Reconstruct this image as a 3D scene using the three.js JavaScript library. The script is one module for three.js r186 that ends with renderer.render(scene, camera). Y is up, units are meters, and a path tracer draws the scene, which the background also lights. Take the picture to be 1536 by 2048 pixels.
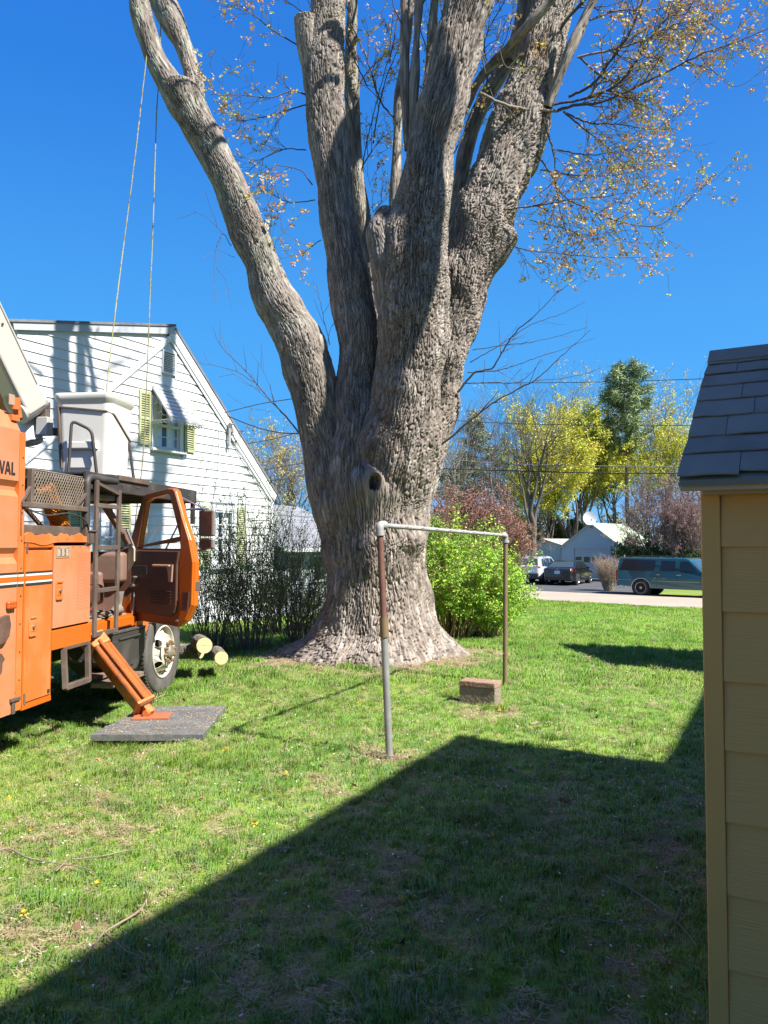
import * as THREE from 'three';
import { mergeGeometries, toCreasedNormals } from 'three/addons/utils/BufferGeometryUtils.js';
import { RoundedBoxGeometry } from 'three/addons/geometries/RoundedBoxGeometry.js';
import { FontLoader } from 'three/addons/loaders/FontLoader.js';
import { TextGeometry } from 'three/addons/geometries/TextGeometry.js';
import { createNoise3D, createNoise2D } from 'simplex-noise';

// ------------------------------------------------------------------ camera, sky, sun, exposure
const EYE = 1.7, F = 1539, PITCH = Math.atan(61 / F);
const scene = new THREE.Scene();
const camera = new THREE.PerspectiveCamera(2 * Math.atan(1024 / F) * 180 / Math.PI, 768 / 1024, 0.1, 900);
camera.position.set(0, EYE, 0);
camera.rotation.set(PITCH, 0, 0);
scene.add(camera);
const renderer = new THREE.WebGLRenderer({ antialias: true });
renderer.toneMapping = THREE.LinearToneMapping;
renderer.toneMappingExposure = 2.7;
renderer.shadowMap.enabled = true;
const SUN_AZ = 57 * Math.PI / 180, SUN_EL = 49 * Math.PI / 180;   // azimuth measured from behind the camera towards the right
const sunDir = new THREE.Vector3(Math.sin(SUN_AZ) * Math.cos(SUN_EL), Math.sin(SUN_EL), Math.cos(SUN_AZ) * Math.cos(SUN_EL));
const sun = new THREE.DirectionalLight(new THREE.Color().setRGB(1, 0.945, 0.86), 4.9);
sun.target.position.set(0, 0, -12); sun.position.copy(sunDir).multiplyScalar(60).add(sun.target.position);
sun.castShadow = true; sun.shadow.radius = 1;
Object.assign(sun.shadow.camera, { left: -40, right: 40, top: 40, bottom: -40, near: 1, far: 200 }); sun.shadow.mapSize.set(4096, 4096);
scene.add(sun, sun.target);
{ // clear spring sky: deep blue overhead, paler towards the horizon, brighter round the sun
  const W = 512, H = 256, data = new Float32Array(W * H * 4), zen = [0.014, 0.13, 0.56], mid = [0.020, 0.205, 0.75], low = [0.088, 0.44, 0.99], hor = [0.26, 0.60, 1.0];
  const lerp3 = (a, b, t) => a.map((x, i) => x + (b[i] - x) * t), ss = (x, a, b) => { const t = Math.min(1, Math.max(0, (x - a) / (b - a))); return t * t * (3 - 2 * t); };
  for (let j = 0; j < H; j++) for (let i = 0; i < W; i++) {
    const el = ((j + 0.5) / H - 0.5) * Math.PI, az = ((i + 0.5) / W - 0.5) * 2 * Math.PI, y = Math.sin(el), x = Math.cos(az) * Math.cos(el), z = Math.sin(az) * Math.cos(el);
    const e = Math.max(0, el * 180 / Math.PI);
    let c = e < 4 ? lerp3(hor, low, ss(e, -2, 9)) : lerp3(lerp3(hor, low, ss(e, -2, 9)), mid, ss(e, 6, 36));
    c = lerp3(c, zen, ss(e, 34, 85));
    const ca = x * sunDir.x + y * sunDir.y + z * sunDir.z, a = Math.acos(Math.min(1, Math.max(-1, ca)));
    const g = 0.75 * Math.exp(-a * a / 0.05) + 0.36 * Math.exp(-a / 0.42);
    const o = (j * W + i) * 4;
    for (let k = 0; k < 3; k++) data[o + k] = (c[k] + g * [1.0, 0.97, 0.88][k]) * 0.375 * (y < 0 ? 0.5 : 1);
    data[o + 3] = 1;
  }
  const t = new THREE.DataTexture(data, W, H, THREE.RGBAFormat, THREE.FloatType);
  t.mapping = THREE.EquirectangularReflectionMapping; t.magFilter = THREE.LinearFilter; t.minFilter = THREE.LinearFilter; t.wrapS = THREE.RepeatWrapping; t.needsUpdate = true;
  scene.background = t; scene.environment = t;
}

// ------------------------------------------------------------------ helpers
let seedState = 7;
const setSeed = (s) => { seedState = s >>> 0; };
const rnd = () => { seedState = (seedState + 0x6D2B79F5) >>> 0; let t = seedState; t = Math.imul(t ^ (t >>> 15), t | 1); t ^= t + Math.imul(t ^ (t >>> 7), t | 61); return ((t ^ (t >>> 14)) >>> 0) / 4294967296; };
const rr = (a, b) => a + (b - a) * rnd();
const n3 = createNoise3D(rnd), n2 = createNoise2D(rnd);
const clamp = (x, a = 0, b = 1) => Math.min(b, Math.max(a, x));
const sstep = (a, b, x) => { const t = clamp((x - a) / (b - a)); return t * t * (3 - 2 * t); };
const mix = (a, b, t) => a + (b - a) * t;
const mix3 = (a, b, t) => [mix(a[0], b[0], t), mix(a[1], b[1], t), mix(a[2], b[2], t)];
const hash = (x, y, s = 0) => { let h = Math.imul(x | 0, 374761393) ^ Math.imul(y | 0, 668265263) ^ Math.imul(s | 0, 2147483647 ^ 61); h = Math.imul(h ^ (h >>> 13), 1274126177); return ((h ^ (h >>> 16)) >>> 0) / 4294967296; };
const V = (x, y, z) => new THREE.Vector3(x, y, z);
const cosP = Math.cos(PITCH), sinP = Math.sin(PITCH);
function at(px, py, d) {           // where the photograph's pixel lies at a given forward distance
  const x = (px - 768) / F, y = -(py - 1024) / F, ry = y * cosP + sinP, rz = y * sinP - cosP, k = -d / rz;
  return V(x * k, EYE + ry * k, -d);
}
const names = new Map();
function numbered(n) { const k = names.get(n) ?? 0; names.set(n, k + 1); return k ? n + '_' + String(k).padStart(3, '0') : n; }
function thing(name, label, category, [x, y, z] = [0, 0, 0], turn = 0, group) {
  const o = new THREE.Group(); o.name = numbered(name); scene.add(o);
  o.position.set(x, y, z); o.rotation.y = turn; o.userData = { label, category };
  if (group) o.userData.group = group;
  return o;
}
function prep(g) { for (const k of Object.keys(g.attributes)) if (!['position', 'normal', 'uv', 'color'].includes(k)) g.deleteAttribute(k); return g; }
function fuse(list) {
  list = [list].flat(9);
  if (list.length === 1) return prep(list[0]);
  const col = list.some((g) => g.attributes.color);
  list = list.map((g) => {
    g = prep(g);
    if (!g.attributes.normal) g.computeVertexNormals();
    if (!g.index) { const n = g.attributes.position.count, ix = new Uint32Array(n); for (let i = 0; i < n; i++) ix[i] = i; g.setIndex(new THREE.BufferAttribute(ix, 1)); }
    if (!g.attributes.uv) g.setAttribute('uv', new THREE.BufferAttribute(new Float32Array(g.attributes.position.count * 2), 2));
    if (col && !g.attributes.color) g.setAttribute('color', new THREE.BufferAttribute(new Float32Array(g.attributes.position.count * 3).fill(1), 3));
    return g;
  });
  return mergeGeometries(list);
}
function boxUV(g, s = 1) {         // texture coordinates in metres, by the way each face points
  const p = g.attributes.position, n = g.attributes.normal, uv = new Float32Array(p.count * 2);
  for (let i = 0; i < p.count; i++) {
    const a = Math.abs(n.getX(i)), b = Math.abs(n.getY(i)), c = Math.abs(n.getZ(i));
    const [u, v] = a > b && a > c ? [p.getZ(i), p.getY(i)] : b > c ? [p.getX(i), p.getZ(i)] : [p.getX(i), p.getY(i)];
    uv[i * 2] = u * s; uv[i * 2 + 1] = v * s;
  }
  g.setAttribute('uv', new THREE.BufferAttribute(uv, 2));
  return g;
}
function part(parent, name, geos, material, ownUV) {
  const g = fuse(geos); if (!ownUV) boxUV(g);
  const m = new THREE.Mesh(g, material); m.name = parent === scene ? numbered(name) : name; m.castShadow = m.receiveShadow = true;
  parent.add(m); return m;
}
function struct(name, geos, material, ownUV) { const m = part(scene, name, geos, material, ownUV); m.userData.kind = 'structure'; return m; }
function stuff(o) { o.userData.kind = 'stuff'; return o; }
function solo(name, label, category, geos, material, group, ownUV) { const m = part(scene, name, geos, material, ownUV); m.userData = { label, category }; if (group) m.userData.group = group; return m; }
const mv = (g, x, y, z, rx = 0, ry = 0, rz = 0) => { if (rx) g.rotateX(rx); if (rz) g.rotateZ(rz); if (ry) g.rotateY(ry); return g.translate(x, y, z); };
const box = (w, h, d, x = 0, y = 0, z = 0, rx, ry, rz) => mv(new THREE.BoxGeometry(w, h, d), x, y, z, rx, ry, rz);
const rbox = (w, h, d, x = 0, y = 0, z = 0, r = 0.008, rx, ry, rz) => mv(new RoundedBoxGeometry(w, h, d, 2, Math.min(r, w * 0.45, h * 0.45, d * 0.45)), x, y, z, rx, ry, rz);
const bx = (x0, x1, y0, y1, z0, z1, r) => r ? rbox(x1 - x0, y1 - y0, z1 - z0, (x0 + x1) / 2, (y0 + y1) / 2, (z0 + z1) / 2, r) : box(x1 - x0, y1 - y0, z1 - z0, (x0 + x1) / 2, (y0 + y1) / 2, (z0 + z1) / 2);
const cyl = (r0, r1, h, x = 0, y = 0, z = 0, seg = 16, rx, ry, rz) => mv(new THREE.CylinderGeometry(r0, r1, h, seg), x, y, z, rx, ry, rz);
function bar(a, b, w, h = w, r = 0) {   // a bar of rectangular section between two points
  const d = b.clone().sub(a), L = d.length(), g = r ? new RoundedBoxGeometry(w, L, h, 2, r) : new THREE.BoxGeometry(w, L, h);
  g.applyQuaternion(new THREE.Quaternion().setFromUnitVectors(V(0, 1, 0), d.normalize()));
  return g.translate((a.x + b.x) / 2, (a.y + b.y) / 2, (a.z + b.z) / 2);
}
function ext(pts, depth, bevel = 0, holes = []) {  // a flat outline pushed out along z from 0 to depth
  const s = new THREE.Shape(pts.map((p) => new THREE.Vector2(p[0], p[1])));
  for (const h of holes) s.holes.push(new THREE.Path(h.map((p) => new THREE.Vector2(p[0], p[1]))));
  const g = new THREE.ExtrudeGeometry(s, { depth: depth - 2 * bevel, bevelEnabled: bevel > 0, bevelSize: bevel, bevelThickness: bevel, bevelSegments: 2, bevelOffset: -bevel, curveSegments: 10 });
  return g.translate(0, 0, bevel);
}
// a tapering tube along points, written into growing arrays (many tubes make one geometry)
class Tubes {
  constructor() { this.p = []; this.n = []; this.i = []; this.c = []; }
  add(pts, r0, r1, sides = 5, color) {
    const base = this.p.length / 3, k = pts.length, t = V(0, 0, 0), a = V(0, 0, 0), b = V(0, 0, 0);
    let up = V(0.13, 0.2, 0.97);
    for (let j = 0; j < k; j++) {
      t.copy(pts[Math.min(k - 1, j + 1)]).sub(pts[Math.max(0, j - 1)]).normalize();
      a.copy(up).addScaledVector(t, -up.dot(t)); if (a.lengthSq() < 1e-6) a.set(1, 0, 0).addScaledVector(t, -t.x); a.normalize(); up.copy(a); b.crossVectors(t, a);
      const r = typeof r0 === 'function' ? r0(j / (k - 1)) : mix(r0, r1, j / (k - 1));
      for (let s = 0; s < sides; s++) {
        const w = s / sides * Math.PI * 2, cx = Math.cos(w), sx = Math.sin(w), nx = a.x * cx + b.x * sx, ny = a.y * cx + b.y * sx, nz = a.z * cx + b.z * sx;
        this.p.push(pts[j].x + nx * r, pts[j].y + ny * r, pts[j].z + nz * r); this.n.push(nx, ny, nz);
        if (color) { const q = typeof color === 'function' ? color(j / (k - 1)) : color; this.c.push(q[0], q[1], q[2]); }
      }
      if (j) for (let s = 0; s < sides; s++) {
        const q = base + (j - 1) * sides + s, q2 = base + (j - 1) * sides + (s + 1) % sides;
        this.i.push(q, q2, q + sides, q2, q2 + sides, q + sides);
      }
    }
    for (const [row, rev] of [[0, 1], [k - 1, 0]]) for (let s = 1; s < sides - 1; s++) { const o = base + row * sides; rev ? this.i.push(o, o + s + 1, o + s) : this.i.push(o, o + s, o + s + 1); }
  }
  get empty() { return !this.p.length; }
  geo() {
    const g = new THREE.BufferGeometry();
    g.setAttribute('position', new THREE.BufferAttribute(new Float32Array(this.p), 3)); g.setAttribute('normal', new THREE.BufferAttribute(new Float32Array(this.n), 3));
    if (this.c.length) g.setAttribute('color', new THREE.BufferAttribute(new Float32Array(this.c), 3));
    g.setIndex(new THREE.BufferAttribute(new Uint32Array(this.i), 1));
    return g;
  }
}
function tube(pts, r0, r1 = r0, sides = 8, smooth = 0, color) {
  if (smooth) pts = new THREE.CatmullRomCurve3(pts, false, 'catmullrom', 0.5).getPoints(smooth);
  const t = new Tubes(); t.add(pts, r0, r1, sides, color); return t.geo();
}
function rodPath(pts, r, fillet = 0.06, sides = 10) {   // a bent rod with rounded corners
  const out = [pts[0]];
  for (let i = 1; i < pts.length - 1; i++) {
    const a = pts[i - 1].clone().sub(pts[i]), b = pts[i + 1].clone().sub(pts[i]), f = Math.min(fillet, a.length() * 0.45, b.length() * 0.45);
    a.setLength(f).add(pts[i]); b.setLength(f).add(pts[i]);
    for (let k = 0; k <= 5; k++) { const t = k / 5; out.push(a.clone().multiplyScalar((1 - t) * (1 - t)).addScaledVector(pts[i], 2 * t * (1 - t)).addScaledVector(b, t * t)); }
  }
  out.push(pts[pts.length - 1]);
  return tube(out, r, r, sides);
}
// instanced stuff: places = [{p, q|rot, s, c}]
function scatter(parent, name, geo, material, places) {
  const m = new THREE.InstancedMesh(geo, material, places.length), d = new THREE.Object3D(), col = new THREE.Color();
  m.name = parent === scene ? numbered(name) : name;
  places.forEach((k, i) => {
    d.position.copy(k.p); if (k.q) d.quaternion.copy(k.q); else d.rotation.set(k.rx ?? 0, k.ry ?? 0, k.rz ?? 0, 'YXZ');
    if (k.s?.isVector3) d.scale.copy(k.s); else d.scale.setScalar(k.s ?? 1);
    d.updateMatrix(); m.setMatrixAt(i, d.matrix);
    if (k.c) m.setColorAt(i, col.setRGB(k.c[0], k.c[1], k.c[2]));
  });
  m.castShadow = m.receiveShadow = true; m.userData.kind = 'stuff'; parent.add(m); return m;
}
// a small leaf made of folded triangles; n leaves arranged as a sprig
function sprig(n, size, width, spread, seed, fold = 0.25) {
  setSeed(seed); const p = [], nn = [], ix = [];
  for (let i = 0; i < n; i++) {
    const q = new THREE.Quaternion().setFromEuler(new THREE.Euler(rr(-1.2, 1.2), rr(0, 6.28), rr(-1.2, 1.2))), o = V(rr(-1, 1), rr(-1, 1), rr(-1, 1)).multiplyScalar(spread), L = size * rr(0.7, 1.2), w = width * rr(0.7, 1.2);
    const pt = [V(0, 0, 0), V(-w, fold * w, L * 0.5), V(0, 0, L), V(w, fold * w, L * 0.5)].map((v) => v.applyQuaternion(q).add(o)), b = p.length / 3;
    const nr = V(0, 1, 0).applyQuaternion(q);
    for (const v of pt) { p.push(v.x, v.y, v.z); nn.push(nr.x, nr.y, nr.z); }
    ix.push(b, b + 1, b + 2, b, b + 2, b + 3);
  }
  const g = new THREE.BufferGeometry();
  g.setAttribute('position', new THREE.BufferAttribute(new Float32Array(p), 3)); g.setAttribute('normal', new THREE.BufferAttribute(new Float32Array(nn), 3)); g.setIndex(ix);
  return g;
}
// ------------------------------------------------------------------ textures
const LUT = new Float32Array(65536); { setSeed(99); for (let i = 0; i < 65536; i++) LUT[i] = rnd(); }
function pn(x, y, per, s) {       // value noise that repeats every per cells
  const xi = Math.floor(x), yi = Math.floor(y); let fx = x - xi, fy = y - yi; fx = fx * fx * (3 - 2 * fx); fy = fy * fy * (3 - 2 * fy);
  const py = per[1] ?? per, px = per[0] ?? per, h = (a, b) => LUT[((((a % px) + px) % px) * 73 + (((b % py) + py) % py) * 1931 + s * 7919) & 65535];
  return mix(mix(h(xi, yi), h(xi + 1, yi), fx), mix(h(xi, yi + 1), h(xi + 1, yi + 1), fx), fy);
}
function fbm(u, v, per, oct, s) { let a = 0, w = 0.5, t = 0, p = per; for (let o = 0; o < oct; o++) { a += w * pn(u * p, v * p, p, s + o); t += w; w *= 0.55; p *= 2; } return a / t; }
function dataTex(size, fn, srgb = false, repeat = 1) {
  const d = new Uint8Array(size * size * 4);
  for (let j = 0; j < size; j++) for (let i = 0; i < size; i++) {
    const c = fn((i + 0.5) / size, (j + 0.5) / size), o = (j * size + i) * 4;
    for (let k = 0; k < 3; k++) { let x = clamp(Array.isArray(c) ? c[k] : c); if (srgb) x = x < 0.0031308 ? 12.92 * x : 1.055 * Math.pow(x, 1 / 2.4) - 0.055; d[o + k] = x * 255; }
    d[o + 3] = 255;
  }
  const t = new THREE.DataTexture(d, size, size); t.wrapS = t.wrapT = THREE.RepeatWrapping; t.magFilter = THREE.LinearFilter; t.minFilter = THREE.LinearMipmapLinearFilter; t.generateMipmaps = true;
  if (srgb) t.colorSpace = THREE.SRGBColorSpace; t.repeat.set(repeat, repeat); t.needsUpdate = true; return t;
}
let tone = 0.74;   // scales the colours given below to their real reflectance
function M(color, roughness = 0.7, o = {}) {
  const m = new (o.transmission !== undefined || o.clearcoat || o.sheen ? THREE.MeshPhysicalMaterial : THREE.MeshStandardMaterial)({ roughness, metalness: 0, ...o });
  if (color) m.color.setRGB(...color); m.color.multiplyScalar(tone); if (o.name) m.name = o.name; return m;
}
// paint or plastic that has weathered: base colour, a second tone in blotches, flecks of a third
function worn(base, second, fleck, { size = 256, per = 3, amt = 0.5, fl = 0.72, streak = 0, s = 1, rep = 0.7, rough = 0.55, metal = 0, bump = 0, fper = 24, side } = {}) {
  const t = dataTex(size, (u, v) => {
    const a = sstep(0.35, 0.72, fbm(u, v, per, 5, s)), st = streak ? pn(u * 40, v * 2, [40, 2], s + 31) : 0, f = sstep(fl, fl + 0.06, fbm(u, v, fper, 3, s + 11) * 0.75 + 0.25 * fbm(u, v, per * 2, 3, s + 17));
    return mix3(mix3(base, second, clamp(a * amt + st * streak)), fleck, f);
  }, true, rep);
  const m = M(null, rough, { map: t, metalness: metal });
  if (bump) { m.bumpMap = dataTex(size, (u, v) => fbm(u, v, 16, 4, s + 3), false, rep); m.bumpScale = bump; }
  if (side) m.side = side;
  return m;
}
function canvasMat(w, h, draw, o = {}) {
  const c = document.createElement('canvas'); c.width = w; c.height = h; draw(c.getContext('2d'), w, h);
  const t = new THREE.CanvasTexture(c); t.colorSpace = THREE.SRGBColorSpace; return new THREE.MeshStandardMaterial({ map: t, roughness: 0.6, ...o });
}
const glassPane = new THREE.MeshPhysicalMaterial({ color: 0xffffff, roughness: 0, transmission: 1, thickness: 0, ior: 1.5 });
// ------------------------------------------------------------------ ground
const TREE = V(-0.13, 0, -11.35);
const ROAD_P = V(6.6, 0, -35.1), ROAD_D = V(0.77, 0, 0.638).normalize(), ROAD_N = V(0.638, 0, -0.77).normalize(), ROAD_W = 5.6;
const roadDist = (x, z) => (x - ROAD_P.x) * ROAD_N.x + (z - ROAD_P.z) * ROAD_N.z;   // 0 at the near edge, positive across the road
function baseHeight(x, z) {
  const d = -z;
  let h = -0.9 * sstep(13, 33, d + 0.25 * x) - 0.15 * sstep(1.0, 3.2, -x) * sstep(2.5, 8, d);
  const r2 = (x - TREE.x) ** 2 + (z - TREE.z) ** 2;
  h += 0.1 * Math.exp(-r2 / 4.5);
  return h;
}
const gy = (x, z) => baseHeight(x, z) + (roadDist(x, z) < -0.6 ? 0.014 * n2(x * 0.9, z * 0.9) + 0.006 * n2(x * 3.1, z * 3.1) : 0);
function onGround(px, py) {        // where the photograph's pixel meets the ground
  let d = 4, lo = 1.5, hi = 120;
  for (let i = 0; i < 40; i++) { d = (lo + hi) / 2; const p = at(px, py, d); if (p.y > gy(p.x, p.z)) lo = d; else hi = d; }
  const p = at(px, py, d); p.y = gy(p.x, p.z); return p;
}
// where the turf is thin: 0 = full grass, 1 = bare thatch
function thin(x, z) {
  const d = -z, a = n2(x * 0.55 + 3, z * 0.55) * 0.27 + n2(x * 1.7, z * 1.7 + 9) * 0.33 + n2(x * 4.6, z * 4.6) * 0.4;
  let t = 0.8 * sstep(0.14, 0.68, a + 0.3 * sstep(7.0, 2.5, d) - 0.3 * sstep(7.5, 14, d) - 0.12 * sstep(0, 3, x));
  const r = Math.hypot((x - TREE.x) / 1.25, z - TREE.z); t = Math.max(t, sstep(1.8, 1.15, r + 0.38 * n2(x * 1.7, z * 1.7) + 0.25 * n2(x * 4.5, z * 4.5)));
  t = Math.max(t, 0.9 * sstep(0.35, 0.1, Math.hypot(x - 0.05, z + 6.15) + 0.1 * n2(x * 6, z * 6)), 0.7 * sstep(0.55, 0.2, Math.hypot(x - 1.05, z + 7.75)));
  return clamp(t);
}
{
  const xs = [], zs = [];
  for (let x = -9; x <= 16.01; x += 0.14) xs.push(x); for (let x = 18, s = 2; x < 330; x += s, s *= 1.25) xs.push(x); for (let x = -11, s = 2; x > -330; x -= s, s *= 1.25) xs.unshift(x);
  for (let z = 3; z >= -26; z -= 0.14) zs.push(z); for (let z = -26.6; z >= -62; z -= 0.6) zs.push(z); for (let z = -64, s = 3; z > -420; z -= s, s *= 1.3) zs.push(z); for (let z = 6, s = 4; z < 200; z += s, s *= 1.5) zs.unshift(z);
  const nx = xs.length, nz = zs.length, p = new Float32Array(nx * nz * 3), uv = new Float32Array(nx * nz * 2), col = new Float32Array(nx * nz * 3), ix = [];
  const soil = [0.34, 0.25, 0.15], turf = [0.25, 0.35, 0.05];
  for (let j = 0; j < nz; j++) for (let i = 0; i < nx; i++) {
    const x = xs[i], z = zs[j], o = j * nx + i; let y = gy(x, z); const rd = roadDist(x, z);
    p.set([x, y, z], o * 3); uv.set([x, -z], o * 2);
    const t = thin(x, z); let c = mix3(turf, soil, t);
    const k = 1 + 0.18 * n2(x * 0.4, z * 0.4 + 30); col.set(c.map((q) => q * k), o * 3);
    if (i && j) ix.push(o, o - 1, o - nx - 1, o, o - nx - 1, o - nx);
  }
  const g = new THREE.BufferGeometry(); g.setAttribute('position', new THREE.BufferAttribute(p, 3)); g.setAttribute('uv', new THREE.BufferAttribute(uv, 2)); g.setAttribute('color', new THREE.BufferAttribute(col, 3)); g.setIndex(ix.map((v, k) => ix[k - (k % 3) + [0, 2, 1][k % 3]])); g.computeVertexNormals();
  if (g.attributes.normal.getY(5) < 0) { const a = g.index.array; for (let k = 0; k < a.length; k += 3) { const t = a[k + 1]; a[k + 1] = a[k + 2]; a[k + 2] = t; } g.computeVertexNormals(); }
  const tex = dataTex(512, (u, v) => { const a = fbm(u, v, 40, 3, 3), b = pn(u * 150, v * 30, [150, 30], 4), c = pn(u * 30, v * 150, [30, 150], 5), k = 0.55 + 0.5 * a + 0.35 * (Math.max(b, c) - 0.6); return [k, k * 0.97, k * 0.9]; }, true, 0.9);
  const bump = dataTex(512, (u, v) => 0.5 * fbm(u, v, 30, 4, 8) + 0.5 * Math.max(pn(u * 150, v * 30, [150, 30], 4), pn(u * 30, v * 150, [30, 150], 5)), false, 0.9);
  struct('ground', g, M([1, 1, 1], 1, { map: tex, bumpMap: bump, bumpScale: 0.02, vertexColors: true }), true);
}
{ // the road, its sandy edge and the asphalt drive
  const strip = (n0, n1, s0, s1, lift) => {
    const p = [], ix = [], K = 60, L = 4;
    for (let i = 0; i <= K; i++) for (let j = 0; j <= L; j++) {
      const s = mix(s0, s1, i / K), wob = (j === 0 || j === L) ? 0.10 * n2(s * 0.7, j * 9.1) + 0.05 * n2(s * 2.3, j) : 0, n = mix(n0, n1, j / L) + wob;
      const x = ROAD_P.x + ROAD_D.x * s + ROAD_N.x * n, z = ROAD_P.z + ROAD_D.z * s + ROAD_N.z * n; p.push(x, baseHeight(x, z) + lift + 0.03, z);
      if (i && j) { const a = i * (L + 1) + j; ix.push(a, a - 1, a - L - 2, a, a - L - 2, a - L - 1); }
    }
    const g = new THREE.BufferGeometry(); g.setAttribute('position', new THREE.Float32BufferAttribute(p, 3)); g.setIndex(ix); g.computeVertexNormals();
    if (g.attributes.normal.getY(3) < 0) { const a = g.index.array; for (let k = 0; k < a.length; k += 3) { const t = a[k + 1]; a[k + 1] = a[k + 2]; a[k + 2] = t; } g.computeVertexNormals(); }
    return g;
  };
  struct('road', strip(0, ROAD_W, -60, 60, 0.004), worn([0.40, 0.335, 0.265], [0.44, 0.375, 0.30], [0.31, 0.265, 0.21], { size: 256, rep: 0.25, amt: 0.9, rough: 0.95, bump: 0.006, s: 41 }));
  struct('road_verge', strip(-0.35, 0, -60, 60, 0.0), worn([0.30, 0.24, 0.15], [0.22, 0.2, 0.09], [0.14, 0.15, 0.05], { size: 256, rep: 0.6, amt: 0.9, rough: 1, fl: 0.6, s: 43 }));
  const DX = V(0.5, 0, -0.866), q = (s, n) => V(ROAD_P.x + ROAD_D.x * s + ROAD_N.x * n, 0, ROAD_P.z + ROAD_D.z * s + ROAD_N.z * n);
  const a = q(-2.4, ROAD_W - 0.05), b = q(3.0, ROAD_W - 0.05), pts = [a.clone().addScaledVector(ROAD_D, -5), a, b, b.clone().addScaledVector(DX, 5).addScaledVector(ROAD_D, -0.3), b.clone().addScaledVector(DX, 19).addScaledVector(ROAD_D, 0.6), a.clone().addScaledVector(DX, 19).addScaledVector(ROAD_D, -6)];
  const sh = new THREE.Shape(pts.map((v) => new THREE.Vector2(v.x, v.z))), g = new THREE.ShapeGeometry(sh); g.rotateX(Math.PI / 2);
  { const pa = g.attributes.position; for (let i = 0; i < pa.count; i++) pa.setY(i, baseHeight(pa.getX(i), pa.getZ(i)) + 0.042); g.computeVertexNormals(); if (g.attributes.normal.getY(0) < 0) { const ar = g.index.array; for (let k = 0; k < ar.length; k += 3) { const t = ar[k + 1]; ar[k + 1] = ar[k + 2]; ar[k + 2] = t; } g.computeVertexNormals(); } }
  struct('driveway', g, worn([0.075, 0.08, 0.088], [0.11, 0.11, 0.115], [0.05, 0.05, 0.052], { size: 256, rep: 0.3, rough: 0.9, bump: 0.004, s: 47 }));
}
// ------------------------------------------------------------------ the old maple
const tree = thing('maple_tree', 'huge old maple with shaggy grey bark, cut limbs and a knothole', 'tree', [TREE.x, 0, TREE.z]);
const toTree = (v) => v.clone().sub(tree.position);
const barkMat = M([1, 1, 1], 0.93, { vertexColors: true, name: 'bark' });
// shaggy bark: long plates, each with an own tilt, split by fissures. a = cells round the limb, t = metres along it
function furrow(a, t, seed) {   // long wavering ridges parted by narrow furrows
  const w = a + 0.9 * n2(t * 1.5 + seed * 1.7, a * 0.16), q = n2(w * 0.5 + seed, t * 1.5), s = n2(w * 1.15 + 40 + seed, t * 2.3), r = n2(w * 2.6 + 80, t * 5.5 + seed);
  return 0.66 * sstep(0.02, 0.17, Math.abs(q)) + 0.5 * sstep(0.02, 0.2, Math.abs(s)) + 0.13 * sstep(0, 0.3, Math.abs(r));
}
function barkAt(a, N, t, cellH, seed) {
  const u = a + 0.55 * n2(t * 0.9 + seed * 3.1, a * 0.35), v = t / cellH + 0.6 * n2(a * 0.8 + seed, t * 1.7);
  const xi = Math.floor(u), yi = Math.floor(v); let f1 = 9, f2 = 9, id = 0, dy = 0, dx = 0;
  for (let i = -1; i <= 1; i++) for (let j = -1; j <= 1; j++) {
    const cx = ((xi + i) % N + N) % N, h1 = hash(cx, yi + j, seed), h2 = hash(cx, yi + j, seed + 77), ex = xi + i + 0.15 + 0.7 * h1 - u, ey = (yi + j + 0.1 + 0.8 * h2 - v), dd = Math.hypot(ex, ey * 0.72);
    if (dd < f1) { f2 = f1; f1 = dd; id = hash(cx, yi + j, seed + 191); dy = ey; dx = ex; } else if (dd < f2) f2 = dd;
  }
  return { edge: f2 - f1, id, dy, dx };
}
function barkColor(p, b, tone) {
  const a = n3(p.x * 0.9, p.y * 0.5, p.z * 0.9), c = n3(p.x * 2.6 + 7, p.y * 1.3, p.z * 2.6), f = n3(p.x * 9, p.y * 2.4, p.z * 9);
  let col = mix3([0.20, 0.164, 0.136], [0.31, 0.272, 0.235], clamp(0.5 + 0.55 * a + 0.25 * c));
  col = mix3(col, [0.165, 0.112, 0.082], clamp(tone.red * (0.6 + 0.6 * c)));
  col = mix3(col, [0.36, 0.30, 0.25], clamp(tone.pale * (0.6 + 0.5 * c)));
  if (tone.lichen) col = mix3(col, c + 0.4 * f > 0.25 ? [0.29, 0.31, 0.235] : [0.24, 0.235, 0.19], clamp(tone.lichen * sstep(-0.1, 0.5, c + 0.5 * f)));
  if (b.id > 0.985 - 0.1 * tone.flake * sstep(-0.1, 0.5, c)) col = mix3(col, [0.50, 0.45, 0.40], 0.85);
  col = mix3(col, b.strip > 0 ? [0.39, 0.352, 0.31] : [0.15, 0.114, 0.09], 0.55 * sstep(0.05, 0.6, Math.abs(b.strip)));
  const k = 0.78 + 0.40 * (b.id * 13 % 1) + 0.26 * f;
  return col.map((x) => x * k);
}
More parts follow.
